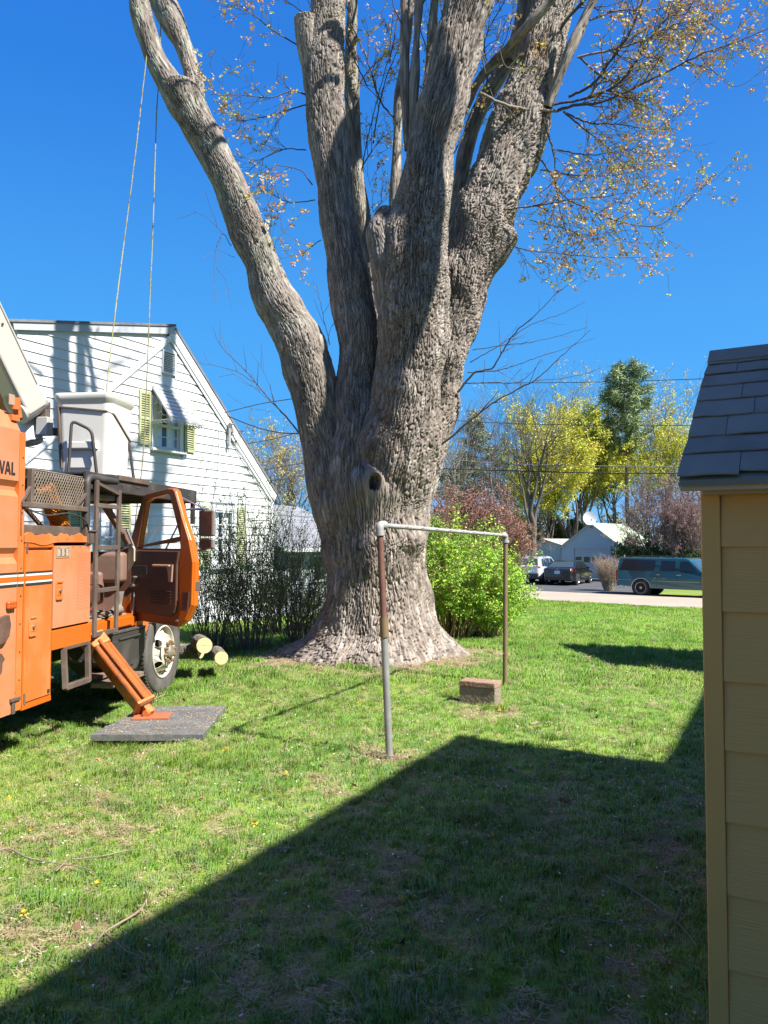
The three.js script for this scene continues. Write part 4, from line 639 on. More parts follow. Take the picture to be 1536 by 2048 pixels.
// ------------------------------------------------------------------ buildings outside the frame whose shadows lie on the lawn
{
  const tanW = M([0.44, 0.315, 0.125], 0.7), roofM = M([0.06, 0.062, 0.07], 0.95), tr = M([0.6, 0.55, 0.45], 0.6), H = 6;
  const A = V(0.465, 0, -0.885), B = V(0.885, 0, 0.465), K = V(sunDir.x / sunDir.y, 0, sunDir.z / sunDir.y), C = V(0.71, 0, -6.78).addScaledVector(K, H).addScaledVector(B, -0.08);
  const P = (a, b) => [C.x + A.x * a + B.x * b, C.z + A.z * a + B.z * b];
  const hs = thing('tall_house', 'two storey tan house standing behind the camera to the right', 'house', [0, 0, 0]);
  const flat = (pts, y0, y1) => { const s = new THREE.Shape(pts.map(([x, z]) => new THREE.Vector2(x, -z))); const g = new THREE.ExtrudeGeometry(s, { depth: y1 - y0, bevelEnabled: false }); return g.rotateX(-Math.PI / 2).translate(0, y0, 0); };
  const inset = 0.35;
  part(hs, 'wall', flat([P(-inset, inset), P(-inset, 1.7 + inset), P(3.2 - inset, 1.7 + inset), P(3.2 - inset, 9), P(-12, 9), P(-12, inset)], -0.4, H - 0.15), tanW);
  part(hs, 'eave', flat([P(0, 0), P(0, 1.7), P(3.35, 1.7), P(3.35, 9.3), P(-12.3, 9.3), P(-12.3, 0)], H - 0.15, H), tr);
  { const v = [[0, 0], [0, 9.3], [-12.3, 9.3], [-12.3, 0]].map(([a, b]) => { const [x, z] = P(a, b); return V(x, H + 0.003, z); }), r0 = P(-4.6, 4.6), r1 = P(-7.7, 4.6), t0 = V(r0[0], H + 1.7, r0[1]), t1 = V(r1[0], H + 1.7, r1[1]), tri = [v[0], v[1], t0, v[1], v[2], t1, v[1], t1, t0, v[2], v[3], t1, v[3], v[0], t0, v[3], t0, t1];
    const g = new THREE.BufferGeometry(); g.setAttribute('position', new THREE.Float32BufferAttribute(tri.flatMap((p) => [p.x, p.y, p.z]), 3)); g.computeVertexNormals(); part(hs, 'roof', g, roofM); }
  for (let k = 0; k < 4; k++) for (const y of [1.1, 3.8]) { const [x, z] = P(-2 - k * 2.6, inset), f = part(hs, 'window', box(0.95, 1.4, 0.06, 0, 0, 0).rotateY(-Math.atan2(A.z, A.x)).translate(x - B.x * 0.02, y + 0.6, z - B.z * 0.02), tr); part(f, 'pane', box(0.8, 1.25, 0.02, 0, 0, 0).rotateY(-Math.atan2(A.z, A.x)).translate(x - B.x * 0.055, y + 0.6, z - B.z * 0.055), M([0.05, 0.06, 0.07], 0.1)); }
  // unseen single-pitch garage, added and shaped for the pointed shadow on the lawn
  const gr = thing('added_side_garage', 'added unseen tan garage with single pitch roof shaped for a lawn shadow', 'garage', [0, 0, 0]);
  const hi = V(2.78, 5, -12.8).addScaledVector(K, 5), lo = V(3.05, 3.4, -10.6).addScaledVector(K, 3.4); hi.y = 5; lo.y = 3.4; const U = V(0.94, 0, 0.34).normalize(), L = 6, pt = (v, u, y) => V(v.x + U.x * u, y ?? v.y, v.z + U.z * u);
  const quad = (a, b, c, d) => [a, b, c, a, c, d];
  const tris = [...quad(lo, pt(lo, L), pt(hi, L), hi)], under = tris.map((v) => v.clone().add(V(0, -0.12, 0))).reverse();
  const edge = [...quad(pt(lo, 0), pt(hi, 0), pt(hi, 0, 4.88), pt(lo, 0, 3.28)), ...quad(hi, pt(hi, L), pt(hi, L, 4.88), pt(hi, 0, 4.88)), ...quad(lo, pt(lo, 0, 3.28), pt(lo, L, 3.28), pt(lo, L))];
  const mk = (t) => { const g = new THREE.BufferGeometry(); g.setAttribute('position', new THREE.Float32BufferAttribute(t.flatMap((p) => [p.x, p.y, p.z]), 3)); g.computeVertexNormals(); return g; };
  part(gr, 'roof', mk([...tris, ...under, ...edge]), roofM);
  const i0 = 0.12, w = (v, u, y) => pt(v, u + i0, y), g0 = -0.4, ins = V(0.05, 0, -0.08);
  part(gr, 'wall', mk([...quad(w(lo, 0, g0), w(lo, 0, 3.26), w(hi, 0, 4.86), w(hi, 0, g0)), ...quad(w(hi, 0, g0), w(hi, 0, 4.86), w(hi, L - 0.3, 4.86), w(hi, L - 0.3, g0)), ...quad(w(lo, 0, g0), w(lo, L - 0.3, g0), w(lo, L - 0.3, 3.26), w(lo, 0, 3.26))].map((p) => p.clone().add(ins))), tanW);
}
// ------------------------------------------------------------------ pipe frame, block, logs, twigs
{
  const steel = worn([0.42, 0.42, 0.40], [0.33, 0.33, 0.31], [0.30, 0.17, 0.09], { rep: 3, amt: 0.9, fl: 0.74, rough: 0.55, metal: 0.35, s: 141 }), rust = worn([0.155, 0.068, 0.045], [0.2, 0.1, 0.07], [0.26, 0.2, 0.16], { rep: 3, amt: 0.9, fl: 0.8, rough: 0.85, s: 143 });
  const bronze = worn([0.25, 0.175, 0.09], [0.2, 0.14, 0.075], [0.3, 0.24, 0.16], { rep: 3, amt: 0.9, fl: 0.8, rough: 0.7, metal: 0.2, s: 145 }), white = worn([0.40, 0.41, 0.40], [0.32, 0.32, 0.31], [0.26, 0.17, 0.11], { rep: 3, amt: 0.9, fl: 0.71, rough: 0.6, s: 147 });
  const b0 = onGround(780, 1516), b1 = onGround(1010, 1371), t0 = at(759, 1050, -b0.z + 0.02), t1 = at(1011, 1071, -b1.z), r = 0.026;
  const f = thing('clothesline_frame', 'rusty steel pipe clothesline frame standing before the maple', 'clothesline frame', [b0.x, b0.y, b0.z]);
  const L = (v) => v.clone().sub(f.position), seg = (a, b, f0, f1, rad, m, n) => part(f, n, tube([a.clone().lerp(b, f0), a.clone().lerp(b, f1)].map(L), rad, rad, 14), m);
  const mid = 0.545, tr0 = t0.clone().lerp(t1, 0.02), up0 = t0;
  seg(b0.clone().add(V(0, -0.1, 0)), up0, 0, mid - 0.0, r * 1.12, steel, 'lower_pipe'); seg(b0, up0, mid - 0.03, mid + 0.055, r * 1.38, bronze, 'coupling'); seg(b0, up0, mid + 0.03, 0.965, r, rust, 'upper_pipe'); f.children[f.children.length - 1].userData.label = 'rust red upper length of pipe';
  seg(b1.clone().add(V(0, -0.1, 0)), t1, 0, 0.965, r * 1.06, bronze, 'post_pipe');
  seg(t0, t1, 0.03, 0.985, r * 0.76, white, 'cross_pipe');
  for (const [c, q, o, m] of [[t0, b0, t1, white], [t1, b1, t0, white]]) { const d = q.clone().sub(c).normalize(), e = o.clone().sub(c).normalize(); part(f, 'elbow', [rodPath([c.clone().addScaledVector(d, 0.075), c, c.clone().addScaledVector(e, 0.075)].map(L), r * 1.28, 0.035, 14), tube([c.clone().addScaledVector(d, 0.055), c.clone().addScaledVector(d, 0.085)].map(L), r * 1.48, r * 1.48, 14), tube([c.clone().addScaledVector(e, 0.055), c.clone().addScaledVector(e, 0.085)].map(L), r * 1.48, r * 1.48, 14)], m); }
  const dir = t1.clone().sub(t0).normalize(), side = V(dir.z, 0, -dir.x).normalize();   // line hooks under the cross pipe
  for (let k = 0; k < 9; k++) { const p = t0.clone().lerp(t1, 0.11 + k * 0.1); part(f, 'hook', rodPath([p.clone().add(V(0, -0.018, 0)).addScaledVector(side, 0.02), p.clone().addScaledVector(side, -0.034).addScaledVector(dir, 0.03).add(V(0, -0.005, 0)), p.clone().addScaledVector(side, -0.045).addScaledVector(dir, 0.09).add(V(0, 0.004, 0))].map(L), 0.006, 0.01, 6), steel); }
}
{
  const c = onGround(962, 1412), b = thing('concrete_block', 'grey concrete block with red paver on top on the lawn', 'concrete block', [c.x + 0.01, c.y, c.z - 0.13], -0.5);
  const conc = worn([0.27, 0.225, 0.16], [0.22, 0.19, 0.135], [0.13, 0.11, 0.08], { rep: 2.5, amt: 0.9, fl: 0.72, fper: 40, rough: 1, bump: 0.012, s: 151 });
  const core = [[[-0.155, -0.07], [-0.02, -0.07], [-0.02, 0.07], [-0.155, 0.07]], [[0.02, -0.07], [0.155, -0.07], [0.155, 0.07], [0.02, 0.07]]];
  part(b, 'block', ext([[-0.195, -0.1], [0.195, -0.1], [0.195, 0.1], [-0.195, 0.1]], 0.215, 0.005, core).rotateX(-Math.PI / 2).translate(0, -0.035, 0), conc);
  const p = solo('brick_paver', 'worn red paver lying across the concrete block', 'paver', rbox(0.40, 0.062, 0.205, 0, 0.212, 0.004, 0.012), worn([0.33, 0.20, 0.135], [0.38, 0.26, 0.19], [0.24, 0.15, 0.1], { rep: 2.5, amt: 0.9, fl: 0.74, fper: 40, rough: 1, bump: 0.008, s: 153 }));
  p.position.copy(b.position); p.rotation.y = -0.5;
}
{ // sawn logs by the truck's front wheel
  const cut = [0, 1].map((k) => dataTex(256, (u, v) => { const x = u - 0.5 + 0.02 * fbm(u, v, 4, 2, k), y = v - 0.5, r = Math.hypot(x, y), ring = 0.5 + 0.5 * Math.sin(r * 150 + 4 * fbm(u, v, 5, 3, 7 + k)), crack = Math.abs(y - x * 0.35 - 0.04 * (fbm(u, v, 8, 2, 3) - 0.5)) < 0.006 && k === 0 ? 1 : 0; let c = mix3([0.74, 0.55, 0.30], [0.62, 0.43, 0.21], ring * 0.5 * fbm(u, v, 6, 3, 9)); c = mix3(c, [0.56, 0.36, 0.16], sstep(0.09, 0.0, r)); return crack ? [0.2, 0.12, 0.06] : c; }, true));
  const logB = worn([0.17, 0.145, 0.12], [0.24, 0.215, 0.18], [0.08, 0.065, 0.05], { rep: 2, amt: 1, fl: 0.66, streak: 0.5, rough: 1, bump: 0.03, s: 161 });
  const log = (px, py, d, r, len, dir, label, k) => {
    const c = at(px, py, d), g0 = new THREE.CylinderGeometry(r, r * 1.05, len, 40, 24, true), p = g0.attributes.position;
    for (let i = 0; i < p.count; i++) { const x = p.getX(i), y = p.getY(i), z = p.getZ(i), a = Math.atan2(z, x), e = 1 + 0.05 * n2(a * 1.3 + k, 2) + 0.05 * n3(x * 22, y * 5, z * 22 + k); p.setXYZ(i, x * e, y, z * e); }
    g0.computeVertexNormals();
    const o = thing('cut_log', label, 'log', [c.x, c.y, c.z]); o.quaternion.setFromUnitVectors(V(0, 1, 0), dir.clone().normalize());
    part(o, 'bark', g0.translate(0, -len / 2, 0), logB);
    const f = new THREE.CircleGeometry(r * 0.985, 40); f.rotateX(-Math.PI / 2); part(o, 'cut_face', f.translate(0, -0.002, 0), M(null, 0.9, { map: cut[k % 2] }), true);
    const f2 = new THREE.CircleGeometry(r * 1.03, 40); f2.rotateX(Math.PI / 2); part(o, 'cut_face', f2.translate(0, -len + 0.002, 0), M(null, 0.9, { map: cut[1] }), true);
  };
  log(409, 1291, 10.0, 0.102, 0.7, V(0.35, 0.06, 1), 'sawn log with a cracked pale face, the upper one by the wheel', 0);
  log(443, 1316, 9.9, 0.086, 0.8, V(0.30, 0.05, 1), 'sawn log with smaller pale face lying on the grass, right of the other', 1);
  log(402, 1302, 10.7, 0.10, 0.9, V(1, 0.04, 0.3), 'rough dark log lying in the shade behind the front wheel', 2);
}
{ // fallen twigs, each lying on the lawn: [points, thickness, label]
  const tw = worn([0.25, 0.19, 0.13], [0.33, 0.27, 0.2], [0.13, 0.1, 0.07], { rep: 3, amt: 1, fl: 0.75, rough: 0.95, s: 171 });
  const lay = (list, r, label, lift = 0.028) => { r *= 0.72; const pts = list.map(([x, y]) => { const p = onGround(x, y); p.y += lift + r; return p; }); const c = pts[0].clone(), o = thing('fallen_twig', label, 'twig', [c.x, c.y, c.z]); part(o, 'stem', tube(pts.map((p) => p.clone().sub(c)), (f) => r * (1 - 0.6 * f), 0, 6, list.length * 7), tw); return o; };
  const kid = (o, list, r, lift = 0.03) => { const pts = list.map(([x, y]) => { const p = onGround(x, y); p.y += lift + r; return p.sub(o.position); }); part(o, 'side_shoot', tube(pts, r, r * 0.4, 5, list.length * 5), tw); };
  let o = lay([[300, 1800], [280, 1835], [240, 1862], [205, 1885], [180, 1925], [158, 1960]], 0.010, 'long crooked twig lying at the edge of the big shadow, lower left'); kid(o, [[210, 1882], [235, 1905], [262, 1925], [300, 1935]], 0.005);
  o = lay([[0, 1712], [20, 1710], [55, 1728], [115, 1740], [165, 1748], [190, 1760]], 0.008, 'brown twig lying by the left edge of the picture on thatch'); kid(o, [[112, 1756], [130, 1738], [147, 1720]], 0.005);
  lay([[145, 1731], [200, 1725], [250, 1714], [290, 1711], [310, 1704]], 0.006, 'thin straight twig lying just right of the brown twig'); lay([[185, 1694], [215, 1702], [245, 1703]], 0.004, 'short pale twig lying above the thin straight twig');
  lay([[495, 1700], [540, 1708], [600, 1707], [680, 1703]], 0.005, 'pale twig running from sunlit grass into the shadow edge'); lay([[570, 1508], [578, 1485], [600, 1468], [640, 1446]], 0.006, 'curved twig standing out of grass below the pole shadow');
  lay([[308, 1404], [330, 1396], [350, 1400], [358, 1415]], 0.009, 'hooked brown twig on grass right of the orange outrigger'); lay([[1112, 1851], [1155, 1847], [1200, 1855], [1260, 1866], [1305, 1876]], 0.006, 'straight pale twig in the deep shade near the shed');
  o = lay([[1215, 1768], [1250, 1785], [1290, 1810], [1330, 1840], [1365, 1870], [1395, 1910]], 0.008, 'long dark twig in the shade pointing at the shed post'); kid(o, [[1352, 1856], [1362, 1826], [1368, 1790]], 0.004);
  lay([[655, 1975], [690, 1990], [710, 2015], [722, 2048]], 0.006, 'curved twig in the shade at the bottom edge of the lawn'); lay([[1010, 1916], [1035, 1905], [1055, 1898]], 0.005, 'short twig in the shade left of the straight pale twig', 0.02);
  lay([[1018, 1535], [1030, 1545], [1050, 1555], [1075, 1563]], 0.022, 'thick piece of red brown bark lying in the shade', 0.0); lay([[1060, 1452], [1082, 1449], [1102, 1452]], 0.018, 'stubby piece of broken branch on sunlit lawn', 0.005); lay([[1118, 1450], [1138, 1447]], 0.012, 'small broken stick right of the stubby branch piece', 0.005);
  lay([[985, 1366], [1005, 1371], [1040, 1368]], 0.012, 'broken stick lying at the foot of the right hand pole', 0.0); lay([[930, 1350], [965, 1362], [990, 1350], [1005, 1343]], 0.008, 'bent dry stick on grass between the maple root and pole'); lay([[905, 1325], [930, 1338], [952, 1345]], 0.010, 'flat strip of bark beside the right maple root', 0.0);
  lay([[655, 1455], [672, 1462], [682, 1470]], 0.004, 'tiny twig right of the curved twig below pole shadow'); lay([[340, 1428], [358, 1438]], 0.008, 'short stick on the grass beyond the black pad', 0.0);
  // yellow flowers fallen on the grass
  const blo = sprig(9, 0.05, 0.014, 0.02, 77), bm = M([0.62, 0.46, 0.04], 0.8, { side: THREE.DoubleSide });
  let first = null;
  for (const [x, y, where] of [[574, 1557, 'in the open sunlit grass left of the big shadow edge'], [190, 1782, 'just below the long brown twigs at the left'], [64, 1670, 'above the left end of the brown twig'], [452, 1507, 'on the grass beside the right corner of the black pad'], [20, 1607, 'at the left border in front of the truck'], [1000, 1428, 'at the right foot of the concrete block'], [830, 1292, 'on the maple root seen through the pipe frame'], [718, 1410, 'between the pole shadow and the left pole'], [985, 1683, 'inside the big shadow straight below the block'], [1122, 1325, 'on the lawn just under the far shadow tip'], [890, 1270, 'beside the right root under the green bush'], [570, 1330, 'on the grass at the left foot of the maple'], [805, 1811, 'deep in the big shadow at lower centre'], [1385, 1268, 'far out on the lawn near the tan shed post'], [45, 1842, 'low at the left border on dry thatch'], [510, 1660, 'above the pale twig at the shadow edge']]) {
    const p = onGround(x, y); const m = first ? first.clone() : solo('fallen_flower', 'yellow maple flower cluster fallen on the grass', 'flower', blo, bm, 'yellow flower clusters fallen on the lawn', true);
    if (first) { m.name = numbered('fallen_flower'); scene.add(m); } else first = m;
    m.userData = { label: 'yellow flower cluster ' + where, category: 'flower', group: 'yellow flower clusters fallen on the lawn' };
    m.position.set(p.x, p.y + 0.035, p.z); m.rotation.set(rr(-0.4, 0.4), rr(0, 6), rr(-0.4, 0.4)); m.scale.setScalar(rr(0.4, 0.75));
  }
}
// ------------------------------------------------------------------ ropes and wires
{
  const ropeM = worn([0.30, 0.28, 0.08], [0.44, 0.42, 0.24], [0.08, 0.08, 0.06], { rep: 1.5, amt: 0.9, fl: 0.56, rough: 0.8, s: 181 });
  const rope = (list, label) => solo('climbing_rope', label, 'rope', tube(list.map(([x, y, d]) => at(x, y, d)), 0.008, 0.008, 8, 60), ropeM);
  rope([[300, 60, 10.55], [290, 140, 10.5], [268, 330, 10.2], [242, 530, 9.8], [224, 680, 9.4], [211, 800, 9.1], [205, 850, 9.0]], 'yellow climbing rope hanging from limb tip into the white bucket');
  rope([[322, 30, 10.9], [318, 150, 10.8], [313, 230, 10.75], [306, 450, 10.5], [300, 590, 10.4], [296, 700, 10.4], [287, 900, 10.5], [276, 1000, 10.6], [268, 1070, 10.7], [266, 1110, 10.8]], 'yellow climbing rope hanging behind the open truck door');
  const wireM = M([0.025, 0.025, 0.03], 0.6);
  const wire = (list, r, label, m = wireM) => solo('utility_wire', label, 'wire', tube(list.map(([x, y, d]) => at(x, y, d)), r, r, 6, 40), m);
  wire([[860, 767, 36], [1000, 766, 34.5], [1200, 764, 32], [1420, 757, 30], [1560, 750, 28]], 0.014, 'topmost thin wire crossing the sky behind the pine');
  wire([[860, 838, 36], [1000, 846, 34.5], [1200, 851, 32], [1420, 851, 30], [1560, 850, 28]], 0.014, 'second thin wire crossing above the yellow trees');
  wire([[850, 914, 36], [1000, 927, 34.5], [1200, 932, 32], [1420, 934, 30], [1560, 934, 28]], 0.017, 'pale upper one of two close wires in front of trees', M([0.22, 0.22, 0.23], 0.6));
  wire([[850, 936, 36], [1000, 941, 34.5], [1200, 946, 32], [1420, 947, 30], [1560, 947, 28]], 0.024, 'thick black cable, lower of the two close wires');
  wire([[447, 826, 19], [520, 808, 17.5], [600, 795, 16], [700, 775, 15.5]], 0.010, 'thin wire rising from the house rake to the maple');
  wire([[455, 832, 19], [500, 850, 18.5], [550, 864, 17.5], [606, 868, 17]], 0.014, 'sagging service wire from the house towards the maple'); wire([[480, 890, 20.2], [545, 878, 22], [620, 860, 24], [760, 830, 26]], 0.014, 'straight wire leaving the house rake below the service wire');
  wire([[518, 942, 20.8], [570, 932, 23], [620, 924, 25], [760, 900, 28]], 0.016, 'lowest but one wire left of the maple trunk'); wire([[530, 962, 21], [570, 958, 23], [630, 948, 25], [760, 930, 28]], 0.012, 'lowest wire left of the maple trunk above the grey roof');
}
const padArea = [];
// ------------------------------------------------------------------ the orange bucket truck (x forward, y up, z towards the lawn)
{
  const ang = 7.2 * Math.PI / 180, O = V(-2.64, -0.132, -9.4);
  const tr = thing('bucket_truck', 'old orange bucket truck with open cab door parked beside the maple', 'truck', [O.x, O.y, O.z], Math.PI / 2 - ang);
  const orange = worn([0.63, 0.155, 0.026], [0.65, 0.215, 0.07], [0.16, 0.055, 0.025], { size: 512, rep: 0.8, per: 4, amt: 0.9, fl: 0.765, fper: 56, streak: 0.3, rough: 0.42, s: 201 });
  const bright = worn([0.62, 0.138, 0.010], [0.58, 0.125, 0.010], [0.2, 0.07, 0.03], { rep: 0.8, amt: 0.6, fl: 0.86, rough: 0.3, s: 205 });
  const faded = worn([0.64, 0.205, 0.08], [0.62, 0.245, 0.125], [0.22, 0.11, 0.07], { rep: 0.8, amt: 1, fl: 0.78, fper: 48, streak: 0.3, rough: 0.5, s: 207 });
  const black = worn([0.045, 0.04, 0.038], [0.10, 0.085, 0.075], [0.22, 0.16, 0.12], { rep: 1.6, amt: 0.8, fl: 0.77, fper: 40, rough: 0.6, s: 211 }), ironRust = worn([0.10, 0.07, 0.055], [0.17, 0.12, 0.09], [0.26, 0.17, 0.10], { rep: 2, amt: 0.9, fl: 0.74, rough: 0.75, s: 213 });
  const rubber = worn([0.085, 0.078, 0.072], [0.13, 0.12, 0.11], [0.05, 0.05, 0.05], { rep: 2, amt: 0.9, rough: 0.9, s: 217 }), white = worn([0.76, 0.75, 0.70], [0.68, 0.66, 0.58], [0.42, 0.36, 0.27], { rep: 1.2, amt: 0.7, fl: 0.83, rough: 0.35, s: 221 }), rimM = worn([0.70, 0.67, 0.58], [0.55, 0.48, 0.36], [0.3, 0.18, 0.1], { rep: 3, amt: 0.7, fl: 0.8, rough: 0.4, s: 223 });
  const dark = M([0.07, 0.062, 0.058], 0.75), brown = worn([0.095, 0.040, 0.027], [0.11, 0.05, 0.034], [0.14, 0.08, 0.06], { rep: 1.2, amt: 0.8, fl: 0.86, rough: 0.55, s: 227 }), steel = M([0.5, 0.5, 0.48], 0.3, { metalness: 0.8 }), stripeW = M([0.75, 0.75, 0.72], 0.5), stripeK = M([0.03, 0.028, 0.027], 0.5);
  const W = (x, y, z) => V(x, y, z).applyAxisAngle(V(0, 1, 0), Math.PI / 2 - ang).add(O), PADC = [[-2.61, 0.42], [-2.49, 1.39], [-1.33, 1.20], [-1.47, 0.40]]; padArea.push(...PADC.map(([x, z]) => W(x, 0, z)));
  const PADY = Math.max(...padArea.map((v) => gy(v.x, v.z))) - O.y - 0.005;
  const P = (n, g, m, p = tr) => part(p, n, g, m);
  // chip body: grooved side, seen end-on at the left border
  const gr = (y0, y1, dep) => [[0, y0], [-dep, y0 + 0.05], [-dep, y1 - 0.05], [0, y1]];
  const prof = [[-2.2, 0.5], [-0.0, 0.44], [0, 0.6], ...gr(1.66, 1.79, 0.035), ...gr(2.21, 2.34, 0.035), [0, 2.76], [-0.07, 2.90], [-0.25, 2.97], [-2.2, 2.97]];
  P('chip_body', ext(prof.map(([z, y]) => [z, y]), 2.2).rotateY(-Math.PI / 2).translate(-3.06, 0, 0), faded);
  P('body_post', [rbox(0.075, 2.3, 0.06, -3.03, 1.6, -0.02, 0.006), rbox(0.10, 0.05, 0.05, -3.09, 2.86, -0.04, 0.006)], orange);
  P('bulkhead', bx(-3.06, -3.03, 0.6, 2.42, -2.2, -0.07), ironRust);
  P('bracket', [rbox(0.10, 0.10, 0.03, -3.10, 2.98, -0.02, 0.005, 0, 0, 0.1), rbox(0.09, 0.12, 0.025, -3.03, 2.93, -0.05, 0.004, 0, 0, 0.3)], orange);
  P('sticker', rbox(0.07, 0.085, 0.012, -3.17, 3.0, -0.01, 0.003), canvasMat(32, 32, (c, w, h) => { c.fillStyle = '#ddd6c6'; c.fillRect(0, 0, w, h); c.strokeStyle = '#8a6a55'; for (let k = 0; k < 9; k++) { c.beginPath(); c.moveTo((k * 13) % 32, (k * 7) % 32); c.lineTo((k * 29 + 9) % 32, (k * 17 + 5) % 32); c.stroke(); } }));
  { const font = await new FontLoader().loadAsync('fonts/droid/droid_sans_bold.typeface.json');
    const g = new TextGeometry('VAL', { font, size: 0.094, depth: 0.004, curveSegments: 4 }); g.computeBoundingBox(); g.scale(0.92, 1.1, 1); P('lettering', g.translate(-3.335, 2.385, 0.0015), stripeK); }
  const lamp = P('marker_lamp', rbox(0.11, 0.065, 0.035, -3.16, 1.325, 0.016, 0.014), M([0.62, 0.12, 0.02], 0.25)); for (let k = 0; k < 6; k++) part(lamp, 'lens_dimple', cyl(0.009, 0.009, 0.006, -3.195 + 0.035 * (k % 3), 1.31 + 0.03 * Math.floor(k / 3), 0.035, 8, Math.PI / 2), M([0.5, 0.07, 0.01], 0.3));
  P('torn_bracket', [ext([[-3.4, 1.22], [-3.22, 1.25], [-3.195, 1.17], [-3.215, 1.08], [-3.26, 1.04], [-3.4, 1.02]], 0.04), ext([[-3.4, 0.95], [-3.27, 0.95], [-3.225, 0.90], [-3.255, 0.87], [-3.26, 0.80], [-3.4, 0.76]], 0.012)], worn([0.10, 0.05, 0.035], [0.15, 0.08, 0.055], [0.2, 0.11, 0.07], { rep: 3, amt: 1, fl: 0.72, rough: 0.85, s: 219 }));
  P('hinge', [rbox(0.12, 0.03, 0.03, -3.08, 0.55, 0.01, 0.006), rbox(0.04, 0.09, 0.025, -3.1, 0.48, 0.006, 0.006)], ironRust);
  // tall locker
  P('tall_locker', [bx(-2.99, -2.555, 0.44, 1.86, -0.6, -0.012)], orange);
  const td = P('locker_door', rbox(0.40, 1.27, 0.024, -2.768, 1.13, 0.001, 0.006), orange);
  for (const y of [0.53, 1.79]) part(td, 'hinge', [cyl(0.012, 0.012, 0.09, -2.955, y, 0.012, 8), rbox(0.03, 0.03, 0.012, -2.60, 0.53, 0.016, 0.004)], ironRust);
  const latch = (x, y, p) => { const l = part(p, 'latch', [rbox(0.105, 0.145, 0.012, x, y, 0.014, 0.006), rbox(0.075, 0.09, 0.014, x, y, 0.017, 0.012), rbox(0.09, 0.016, 0.018, x + 0.01, y + 0.075, 0.02, 0.004), rbox(0.10, 0.02, 0.02, x, y - 0.075, 0.018, 0.004)], orange); part(l, 'lock', cyl(0.014, 0.014, 0.022, x, y, 0.03, 12, Math.PI / 2), steel); };
  latch(-2.86, 1.12, td);
  P('locker_rim', [bx(-2.99, -2.555, 1.79, 1.862, -0.02, 0.016), bx(-2.99, -2.967, 0.46, 1.79, -0.02, 0.012), bx(-2.567, -2.555, 0.46, 1.79, -0.02, 0.010), bx(-2.99, -2.555, 0.44, 0.487, -0.02, 0.014)], bright);
  // short locker with the grille
  P('short_locker', [bx(-2.55, -1.86, 0.87, 0.9, -0.6, -0.012), bx(-2.55, -1.86, 1.83, 1.86, -0.6, -0.012), bx(-2.55, -2.53, 0.9, 1.83, -0.6, -0.012), bx(-1.88, -1.86, 0.9, 1.83, -0.6, -0.012), bx(-2.53, -1.88, 0.9, 1.83, -0.6, -0.58)], orange);
  const slots = []; for (let y = 0; y < 40; y++) for (let x = 0; x < 15; x++) { const cx = -2.135 + x * 0.0158 + (y % 2) * 0.0079, cy = 1.19 + y * 0.0138; slots.push([...Array(6)].map((_, k) => [cx + 0.0046 * Math.cos(-k / 6 * 6.283), cy + 0.0046 * Math.sin(-k / 6 * 6.283)])); }
  const sd = P('locker_door', ext([[-2.5425, 1.0675], [-1.8875, 1.0675], [-1.8875, 1.8025], [-2.5425, 1.8025]], 0.010, 0, slots).translate(0, 0, 0.001), faded); latch(-2.45, 1.40, sd);
  P('lower_panel', rbox(0.69, 0.175, 0.03, -2.205, 0.96, 0.0, 0.006), bright);
  { const plate = canvasMat(128, 96, (c, w, h) => { c.fillStyle = '#6a5747'; c.fillRect(0, 0, w, h); c.strokeStyle = '#cfc0aa'; c.lineWidth = 3; c.strokeRect(3, 3, w - 6, h - 6); c.fillStyle = '#c9b9a2'; c.fillRect(30, 10, 68, 4); for (let k = 0; k < 3; k++) for (let j = 0; j < 9; j++) c.fillRect(10 + k * 40, 20 + j * 7, 18 + ((j * 7 + k * 5) % 12), 3.5); }); const g = new THREE.BoxGeometry(0.225, 0.10, 0.006); part(sd, 'data_plate', g.translate(-2.39, 1.745, 0.014), plate, true); }
  P('dented_lip', (() => { const pts = []; for (let i = 0; i <= 24; i++) { const x = mix(-3.0, -1.86, i / 24); pts.push([x, 1.9 + 0.012 * Math.sin(i * 1.1) + 0.018 * n2(i * 0.4, 3)]); } return ext(pts.concat(pts.slice().reverse().map(([x, y], i) => [x, 1.835 - 0.028 * Math.exp(-(((x + 2.72) / 0.13) ** 2))])), 0.035).translate(0, 0, -0.012); })(), orange);
  // stripes
  const sy = 1.525;
  for (const [x0, x1, z] of [[-5.2, -3.07, 0.002], [-3.067, -2.995, 0.012], [-2.965, -2.57, 0.0145]]) for (const [n, a, b, m] of [['black_stripe', 0.044, 0.062, stripeK], ['white_stripe', 0.026, 0.043, stripeW], ['orange_stripe', -0.018, 0.025, bright], ['white_stripe', -0.034, -0.019, stripeW], ['black_stripe', -0.056, -0.035, stripeK]]) P(n, bx(x0, x1, sy + a, sy + b, z - 0.004, z + 0.002), m);
  // hanging step frame, ladder
  P('step_frame', [bar(V(-2.33, 0.87, 0.0), V(-2.36, 0.50, 0.04), 0.05, 0.05, 0.006), bar(V(-2.37, 0.515, 0.04), V(-1.94, 0.515, 0.04), 0.05, 0.05, 0.006), bar(V(-1.95, 0.5, 0.04), V(-1.90, 0.87, 0.0), 0.04, 0.05, 0.006), bar(V(-2.33, 0.86, 0.0), V(-1.90, 0.86, 0.0), 0.03, 0.03, 0.004)], ironRust);
  const ladder = P('ladder', [bar(V(-1.83, 0.90, 0.03), V(-1.80, 2.45, 0.02), 0.055, 0.03, 0.005), bar(V(-1.38, 0.90, 0.03), V(-1.32, 2.38, 0.02), 0.055, 0.03, 0.005)], ironRust);
